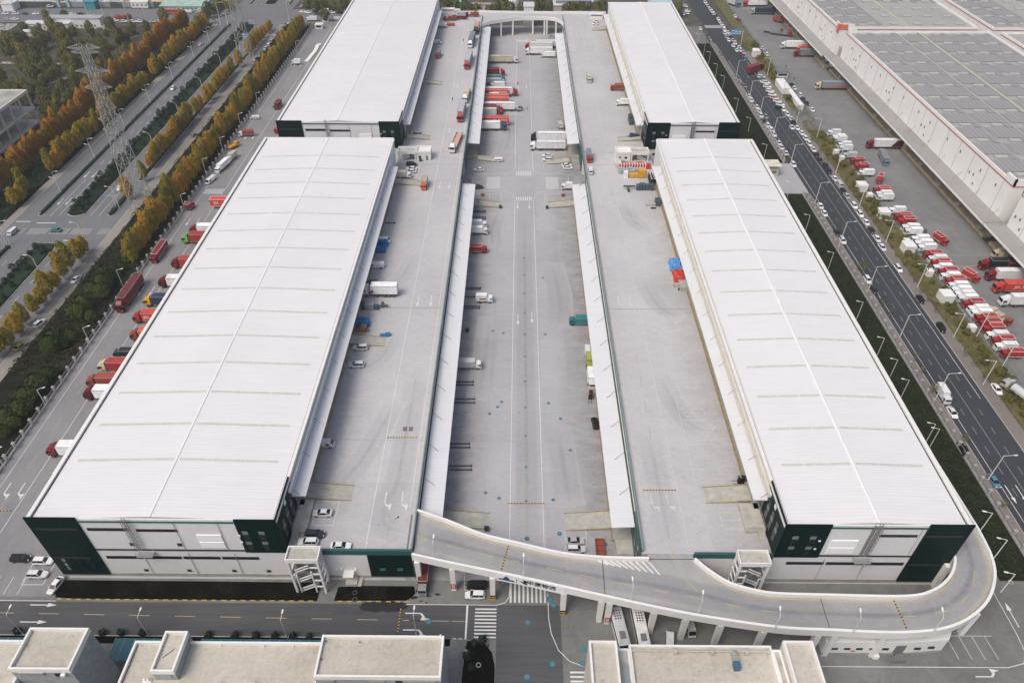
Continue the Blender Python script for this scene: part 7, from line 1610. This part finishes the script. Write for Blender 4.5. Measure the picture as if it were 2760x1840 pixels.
def crown(mb, rnd, prof, h0, h1, R, n, s, lobes=9, jit=.25):
    """clumped crown: radius R*prof(t) from height h0 to h1, t in 0..1"""
    cl = []
    for i in range(lobes):
        t = rnd.uniform(.05,.95); a = rnd.uniform(0,2*pi); r = R*prof(t)*rnd.uniform(.45,.8); cl.append((Vector((r*cos(a), r*sin(a), h0+(h1-h0)*t)), R*rnd.uniform(.3,.5)))
    for i in range(n):
        if rnd.random() < .72:
            t = rnd.random()**.85; a = rnd.uniform(0,2*pi); rr = R*prof(t)*(1-jit*rnd.random())*(.88+.13*sin(5*a+3*t)+.07*sin(9*a-14*t)); p = Vector((rr*cos(a), rr*sin(a), h0+(h1-h0)*t)); nr = Vector((cos(a),sin(a),.35))
        else:
            c, cr = rnd.choice(cl); d = Vector((rnd.gauss(0,1),rnd.gauss(0,1),rnd.gauss(0,1.2))).normalized(); p = c+d*cr*rnd.uniform(.8,1.1); nr = d
        leaf(mb, p, nr, s, rnd)
def tree(name, label, cat, lm, h, R, shape, seed, n=1100, s=.34, trunk=.3, group=None):
    rnd = random.Random(seed); t = thing(name, label, cat, group); q = MB(); h0 = h*trunk
    q.tube((0,0,-.1),(0,0,h*.55),.045*R+.06,6,.05)
    for i in range(6): a = rnd.uniform(0,2*pi); z = h0+(h-h0)*rnd.uniform(0,.5); q.tube((0,0,z),(R*.6*cos(a),R*.6*sin(a),z+R*.6),.05,4,.02)
    obj('trunk', q, TRUNK, t)
    prof = {'cone': lambda t: max(.12, (1-t)**.75*min(1,(t+.12)*5)), 'oval': lambda t: max(.15, math.sqrt(max(0,1-(2*t-.85)**2*.85))*(1-.25*t)), 'round': lambda t: max(.2, math.sqrt(max(0,1-(2*t-1)**2)))}[shape]
    q = MB(); crown(q, rnd, prof, h0*.8, h, R, n, s, 12); obj('crown', q, lm, t); return t
def forest(protos, pts, labf, group, rnd, sc=(.85,1.2)):
    for i, (x, y) in enumerate(pts):
        p = protos[rnd.randrange(len(protos))]; lb = labf(i); k = rnd.uniform(*sc); kz = k*rnd.uniform(.9,1.12)
        if p.get('used'): dup(p, (x,y,.1), rnd.uniform(0,2*pi), lb, group, (k,k,kz))
        else: p['used'] = 1; p.location = (x,y,.1); p.scale = (k,k,kz); p['label'] = lb; p['group'] = group
def protos(name, cat, lm, h, R, shape, cnt=3, seed=0, **kw): return [tree(name, '', cat, lm, h*(1+.1*(i-1)), R*(1-.06*(i-1)), shape, seed+i, **kw) for i in range(cnt)]
rn = random.Random(11)
# row beside the left estate fence
g1 = protos('gold_tree','tree',L_GOLD,10.5,2.9,'oval',4,1,n=2300,s=.27,trunk=.18); ys = []; y = 221
while y < 498: ys.append(y); y += rn.uniform(3.6,4.6)
forest(g1, [(-142.6+rn.uniform(-.5,.5), y) for y in ys], lambda i: f'{nth(i+1)} golden tree from the near end of the row inside the left fence', 'golden trees inside the left estate fence', rn, (.85,1.1))
# street row east of the avenue
g2 = protos('gold_tree','tree',L_GOLD,9.0,2.6,'oval',3,21,n=2000,s=.27,trunk=.26); P = []
for yy in (168,172.5,178.5,184,190,194.5,199.5,204.5,209.5,215,221.5,226.5): P.append((-162.3+rn.uniform(-.4,.4), yy))
P += [(-163.2, 268), (-163, 284)]; y = 297
while y < 352: P.append((-165.3+rn.uniform(-.4,.4), y)); y += 3.7
P += [(-164.8,356),(-164.5,361.5),(-164.2,370),(-164,376)]; y = 386
while y < 414: P.append((-164.2+rn.uniform(-.4,.4), y)); y += 4.6
P += [(-163.5,y) for y in (425,445,452,459,465,471,478,487,492)]
forest(g2, P, lambda i: f'{nth(i+1)} golden street tree from the near end beside the near avenue lane', 'golden street trees beside the near avenue lane', rn)
# two rows beyond the avenue
g3 = protos('rust_tree','tree',L_RUST,11.5,2.7,'oval',4,41,n=2300,s=.28,trunk=.28); y = 252; P = []
while y < 503: P.append((-221+rn.uniform(-.5,.5), y)); y += rn.uniform(2.9,3.7)
forest(g3, P, lambda i: f'{nth(i+1)} rust-orange tree from the near end of the farthest tree row', 'rust-orange trees of the farthest row', rn)
g4 = protos('amber_tree','tree',L_GOLD,9.8,2.7,'oval',3,61,n=2200,s=.27,trunk=.24); y = 262; P = []
while y < 500:
    if not (275 < y < 290 or 397 < y < 407 or 433 < y < 440): P.append((-207.6+rn.uniform(-.6,.6), y))
    y += rn.uniform(3.6,4.9)
forest(g4, P, lambda i: f'{nth(i+1)} amber tree from the near end of the row beside the far walkway', 'amber trees beside the far walkway', rn)
# dark green trees in the near shrub strip
g5 = protos('green_tree','tree',L_GREEN,6.5,3.4,'round',3,81,n=1300,s=.36,trunk=.1)
P = [(5,1140,800),(5,1080,870),(5,1020,930),(5,960,990),(5,930,1040),(5,900,1110),(5,830,1080),(5,760,1230),(5,700,1290),(5,820,1330),(5,640,1480),(5,520,1470),(5,470,1520),(9,50,720),(9,100,760),(9,20,850),(9,230,540),(9,330,430),(9,180,660),(9,420,330),(9,560,60),(9,460,80)]
P = [at(*p, 3) for p in P]; P = [(min(max(x,-155),-140.5), y) for x, y in P]
forest(g5, P, lambda i: f'{nth(i+1)} dark green tree from the upper end of the near shrub strip', 'dark green trees of the near shrub strip', rn, (.5,1.05))
# dark shrubs of the medians
def shrub(lm, r, seed, n=340):
    rnd = random.Random(seed); t = thing('round_shrub', '', 'shrub', 'dark round shrubs on the avenue median'); q = MB(); q.tube((0,0,-.05),(0,0,r),.08,5); obj('stem', q, TRUNK, t)
    q = MB(); crown(q, rnd, lambda t: max(.3, math.sqrt(max(0,1-(2*t-1)**2))), .1, r*1.9, r, n, .24, 6); obj('crown', q, lm, t); return t
s1 = [shrub(L_DEEP, 1.55, 3), shrub(L_DEEP, 1.25, 4), shrub(L_DEEP, 1.8, 5)]; P = []; y = 180
while y < 503:
    if not 232 < y < 257: P.append((-182.6+rn.uniform(-.9,.9), y)); 
    if not 232 < y < 257 and rn.random() < .42: P.append((-178.6+rn.uniform(-.7,.7), y+1.2))
    y += rn.uniform(2.9,4.2)
forest(s1, P, lambda i: f'{nth(i+1)} dark round shrub from the near end of the avenue median', 'dark round shrubs on the avenue median', rn, (.7,1.15))
# hedges: one long clipped mass each
def hedge(label, x0, x1, y0, y1, h, lm, dens=9, s=.26, name='hedge'):
    rnd = random.Random(int(y0*3+x0)); q = MB(); n = int((x1-x0+h)*(y1-y0)*dens/2)
    for i in range(n):
        u = rnd.random(); y = rnd.uniform(y0,y1); hh = h*(.82+.18*sin(y*1.7+x0)+rnd.uniform(-.1,.12))
        if u < .6: leaf(q, Vector((rnd.uniform(x0,x1), y, hh)), Vector((0,0,1)), s, rnd)
        else: k = rnd.choice((-1,1)); leaf(q, Vector(((x0 if k < 0 else x1), y, rnd.uniform(.05,hh))), Vector((k,0,.4)), s, rnd)
    q.box(x0+.15,y0+.15,.05,x1-.15,y1-.15,h*.72); o = obj(name, q, lm); return tag(o, label, 'hedge')
hedge('low dark hedge along the far avenue kerb, beyond the junction', -195.1,-193.6,256,505,1.1,L_DEEP); hedge('low dark hedge along the far avenue kerb, left of the near junction corner', -195.1,-193.6,195,231,1.1,L_DEEP)
hedge('short dark hedge stub below the pylon beside the near lane', -166.7,-164.9,255,273,1.3,L_DEEP); hedge('dark hedge along the near avenue lane, beyond the pylon', -166.9,-166.0,286,500,.5,L_BRUSH,5)
hedge('bushy dark ground hedge of the median, near side of the junction', -184.2,-176.8,180,233,.7,L_DEEP,3.2,.34); hedge('bushy dark ground hedge of the median, beyond the junction', -184.2,-176.8,256,504,.7,L_DEEP,3.0,.34)
# ground cover masses
def cover(name, label, polyf, area, n, h, lm, s, cat='ground cover'):
    rnd = random.Random(n); q = MB(); (x0,y0,x1,y1) = area; i = 0
    while i < n:
        x, y = rnd.uniform(x0,x1), rnd.uniform(y0,y1)
        if polyf and not polyf(x,y): i += 1; continue
        hh = h*max(.08, .5+.5*sin(x*.55+3*sin(y*.13))*sin(y*.41+x*.2))*rnd.uniform(.5,1.2); leaf(q, Vector((x,y,.1+hh)), Vector((0,0,1)), s, rnd); i += 1
    return tag(obj(name, q, lm), label, cat, kind='stuff')
cover('ground_ivy','near-black ivy covering the long bed under the front-left facade',None,(-104,86,-45.3,90),5000,.1,leafmat('ivy', [(.006,.007,.004),(.010,.013,.006),(.02,.024,.010)]),.16)
cover('ground_ivy','dark ivy on the small bed left of the front bridge',None,(-40.6,86,-24,89.2),1300,.1,bpy.data.materials['ivy'],.16)
cover('ground_ivy','dark ivy on the planting island beside the driveway',None,(-10.6,52,-5.5,75.8),1900,.12,bpy.data.materials['ivy'],.16)
cover('undergrowth','dark undergrowth filling the near shrub strip',None,(-156,160,-138.6,502),30000,1.7,L_BRUSH,.42)
cover('undergrowth','dark evergreen undergrowth between the two orange tree rows',lambda x,y: not(392<y<420 and x<-212),(-219,240,-206.6,500),14000,1.8,L_DEEP,.5)
cover('undergrowth','brown and green scrub of the overgrown plot at the top left',None,(-470,250,-224,504),26000,1.5,L_SCRUB,.8)
cover('grass_tufts','low grass tufts on the right-hand lawn',None,(112.8,93,121.4,274),5000,.12,leafmat('lawn_blades', [(.02,.035,.014),(.035,.05,.018),(.06,.06,.022)]),.22,'grass')
cover('grass_tufts','dry yellow tufts on the verge beside the delivery trucks',None,(143.6,130,151.2,470),6500,.35,leafmat('dry_blades', [(.07,.075,.02),(.14,.12,.03),(.20,.16,.05)]),.3,'grass')
# scrub trees of the overgrown plot
g6 = protos('scrub_tree','tree',L_MIX,7.5,3.4,'round',4,91,n=800,s=.42,trunk=.12); P = []
for i in range(92):
    u, v = rn.uniform(0,1230), rn.uniform(270,1000)
    x, y = at(1,u,v)
    if x < -226 and y < 500 and not (x < -234 and y < 345): P.append((x,y))
for u, v in ((630,900),(560,950),(500,900),(440,960),(400,1010),(460,1060),(540,1000),(600,960),(520,860),(660,850),(820,300),(1200,280),(950,300),(1320,270),(330,450),(290,480),(430,350),(460,690),(230,640),(20,740)): P.append(at(1,u,v,2))
forest(g6, P, lambda i: f'{nth(i+1)} yellow-green scrub tree of the overgrown plot beside the far tree row', 'scrub trees of the overgrown plot', rn, (.6,1.2))
# small trees of the east road verges
g7 = protos('small_tree','tree',L_OLIVE,4.4,1.3,'round',3,111,n=95,s=.24,trunk=.4)
P = [(12,1700,1500),(12,1820,920),(12,1500,480),(12,1440,300),(12,1370,190),(8,1140,1290),(8,1065,1205),(8,900,910),(8,850,880),(8,620,480),(4,200,1320),(3,2240,1420),(3,1850,540)]
forest(g7, [(max(x,123.6),y) for x,y in [at(*p,2.5) for p in P]], lambda i: f'{nth(i+1)} thin young tree from the near end of the near east pavement', 'thin young trees of the near east pavement', rn, (.7,1.05))
P = [(12,2000,370),(12,1900,250),(12,1820,160),(12,1760,30),(8,1740,1400),(8,1640,1340),(8,1550,1270),(8,1490,1170),(8,1420,1090),(8,1360,1000),(8,1320,940),(8,1260,850),(8,1200,770),(8,1150,690),(8,1100,620),(8,1045,560),(8,1000,480),(8,950,410),(8,910,360),(8,870,290),(8,820,230),(8,780,180),(8,740,110),(4,560,1440),(4,500,1360),(4,430,1250),(4,360,1130),(4,300,1010),(4,250,960)]
forest(g7, [(min(max(x,140.2),150),y) for x,y in [at(*p,2.2) for p in P]], lambda i: f'{nth(i+1)} thin young tree from the near end of the far east pavement', 'thin young trees of the far east pavement', rn, (.7,1.1))
g8 = protos('olive_bush','bush',L_OLIVE,2.6,1.7,'round',3,131,n=380,s=.28,trunk=.05); P = []
y = 140
while y < 466:
    if not 336 < y < 370 and rn.random() < .8: P.append((rn.uniform(144.8,150.2), y))
    y += rn.uniform(2.2,5)
forest(g8, P, lambda i: f'{nth(i+1)} olive bush from the near end of the dry verge', 'olive bushes on the dry verge', rn, (.5,1.2))
# lawn bushes, bed shrubs along the front road, island palms
g9 = protos('clipped_bush','bush',L_DEEP,1.5,.8,'round',2,151,n=200,s=.18,trunk=.05)
P = [at(*p,.7) for p in ((8,235,310),(8,300,400),(8,360,485),(8,410,570),(8,460,660),(8,525,760),(8,740,1180),(3,2160,1330),(3,2090,1210),(3,2000,1050),(3,1850,870),(3,1770,760))]
forest(g9, P, lambda i: f'{nth(i+1)} dark clipped bush on the right-hand lawn', 'dark clipped bushes on the right-hand lawn', rn, (.8,1.3))
P = [at(*p,.5) for p in ((13,925,1115),(13,1090,1118),(13,1280,1122),(13,1875,1135),(13,2115,1140),(13,2305,1145),(14,140,1145),(14,300,1148),(14,445,1150),(13,165,1105))]
forest(g9, P, lambda i: f'{nth(i+1)} dark ball shrub from the left in the bed behind the front road', 'dark ball shrubs behind the front road', rn, (.9,1.2))
P = [at(*p,.5) for p in ((14,2000,1185),(14,1930,1205),(14,1900,1430),(14,1870,1330))]; forest(g9, P, lambda i: f'{nth(i+1)} dark bush of the planting island beside the driveway', 'dark bushes of the planting island', rn, (1,1.6))
for lb, p in (('pale round lid in the planting island',(14,1855,1288)),('white ring cover in the planting island',(14,1967,1405)),('white ring cover beside the lawn end, right of the ramp',(16,2215,660)),('upper pale ring in the dark bed by the left wall',(14,855,755)),('lower pale ring in the dark bed by the left wall',(14,855,815))):
    x, y = at(*p,.2); t = thing('ring_cover', lb, 'cover', None, (x,y,.16)); q = MB(); n = 16
    for i in range(n): a, b = 2*pi*i/n, 2*pi*(i+1)/n; q.hexa([(.38*cos(a),.38*sin(a),0),(.55*cos(a),.55*sin(a),0),(.55*cos(b),.55*sin(b),0),(.38*cos(b),.38*sin(b),0)], [(.38*cos(a),.38*sin(a),.12),(.55*cos(a),.55*sin(a),.12),(.55*cos(b),.55*sin(b),.12),(.38*cos(b),.38*sin(b),.12)])
    obj('rim', q, CONC if 'dark bed' not in lb else mat('dim_ring', (.07,.08,.07), .8), t)
    if 'lid' in lb: q = MB(); q.tube((0,0,0),(0,0,.1),.4,14); obj('lid', q, mat('lid_cream', (.55,.40,.24), .8), t)
# far trees beyond the rear bridge and along the top edge
g10 = protos('far_tree','tree',L_MIX,8,3.6,'round',3,171,n=520,s=.5,trunk=.15); P = []
for lst, k in ((((2,1660,60),(2,1700,40),(2,1760,60),(2,1820,30),(2,1850,80),(2,1880,95),(2,1950,90),(2,2000,60),(2,2060,95),(2,2120,90),(2,2180,80),(2,2210,50),(2,2250,85),(2,2280,30),(3,150,60),(3,200,40),(3,450,60),(3,480,80),(3,420,90),(3,520,60),(3,560,80),(3,600,30),(3,620,60),(3,690,70),(3,740,60),(3,760,90),(3,700,100),(3,20,90),(3,270,70),(3,1400,70),(3,1420,90)),0),
               (((2,420,30),(2,480,20),(2,540,60),(2,600,40),(2,660,50),(2,720,70),(2,760,30),(2,580,15),(2,500,80),(1,1920,60),(1,1960,90),(1,1870,110),(1,1840,140),(1,2000,30),(1,2050,50),(2,585,140),(1,400,120),(1,570,120),(1,1470,160)),1)):
    for p in lst: P.append(at(*p,4))
forest(g10, P, lambda i: f'{nth(i+1)} hazy green tree beyond the estate, counted rightwards along the top', 'hazy trees beyond the estate', rn, (.7,1.2))
# distant land beyond the frame's top edge
struct('far_fields', MB().rect(-2500,1210,2500,3100,-.2), GRASSE)
for o in bpy.data.objects:
    if 'used' in o: del o['used']
# drop prototypes that were never placed
for o in list(bpy.data.objects):
    if o.parent is None and o.get('label') == '':
        for c in list(o.children): bpy.data.objects.remove(c)
        bpy.data.objects.remove(o)
# ------------------------------------------------------------ the air
hz = MB(); hz.box(-2650,-450,-1.4,2650,3250,153)
VM = bpy.data.materials.new('haze'); VM.use_nodes = True; vn = VM.node_tree; vn.nodes.remove(vn.nodes['Principled BSDF'])
pv_ = vn.nodes.new('ShaderNodeVolumePrincipled'); pv_.inputs['Color'].default_value = (.93,.95,.97,1); pv_.inputs['Density'].default_value = .00018; pv_.inputs['Anisotropy'].default_value = .2
vn.links.new(pv_.outputs[0], vn.nodes['Material Output'].inputs['Volume'])
tag(obj('haze', hz, VM), kind='stuff', label='thin pale haze over the whole estate', cat='haze')
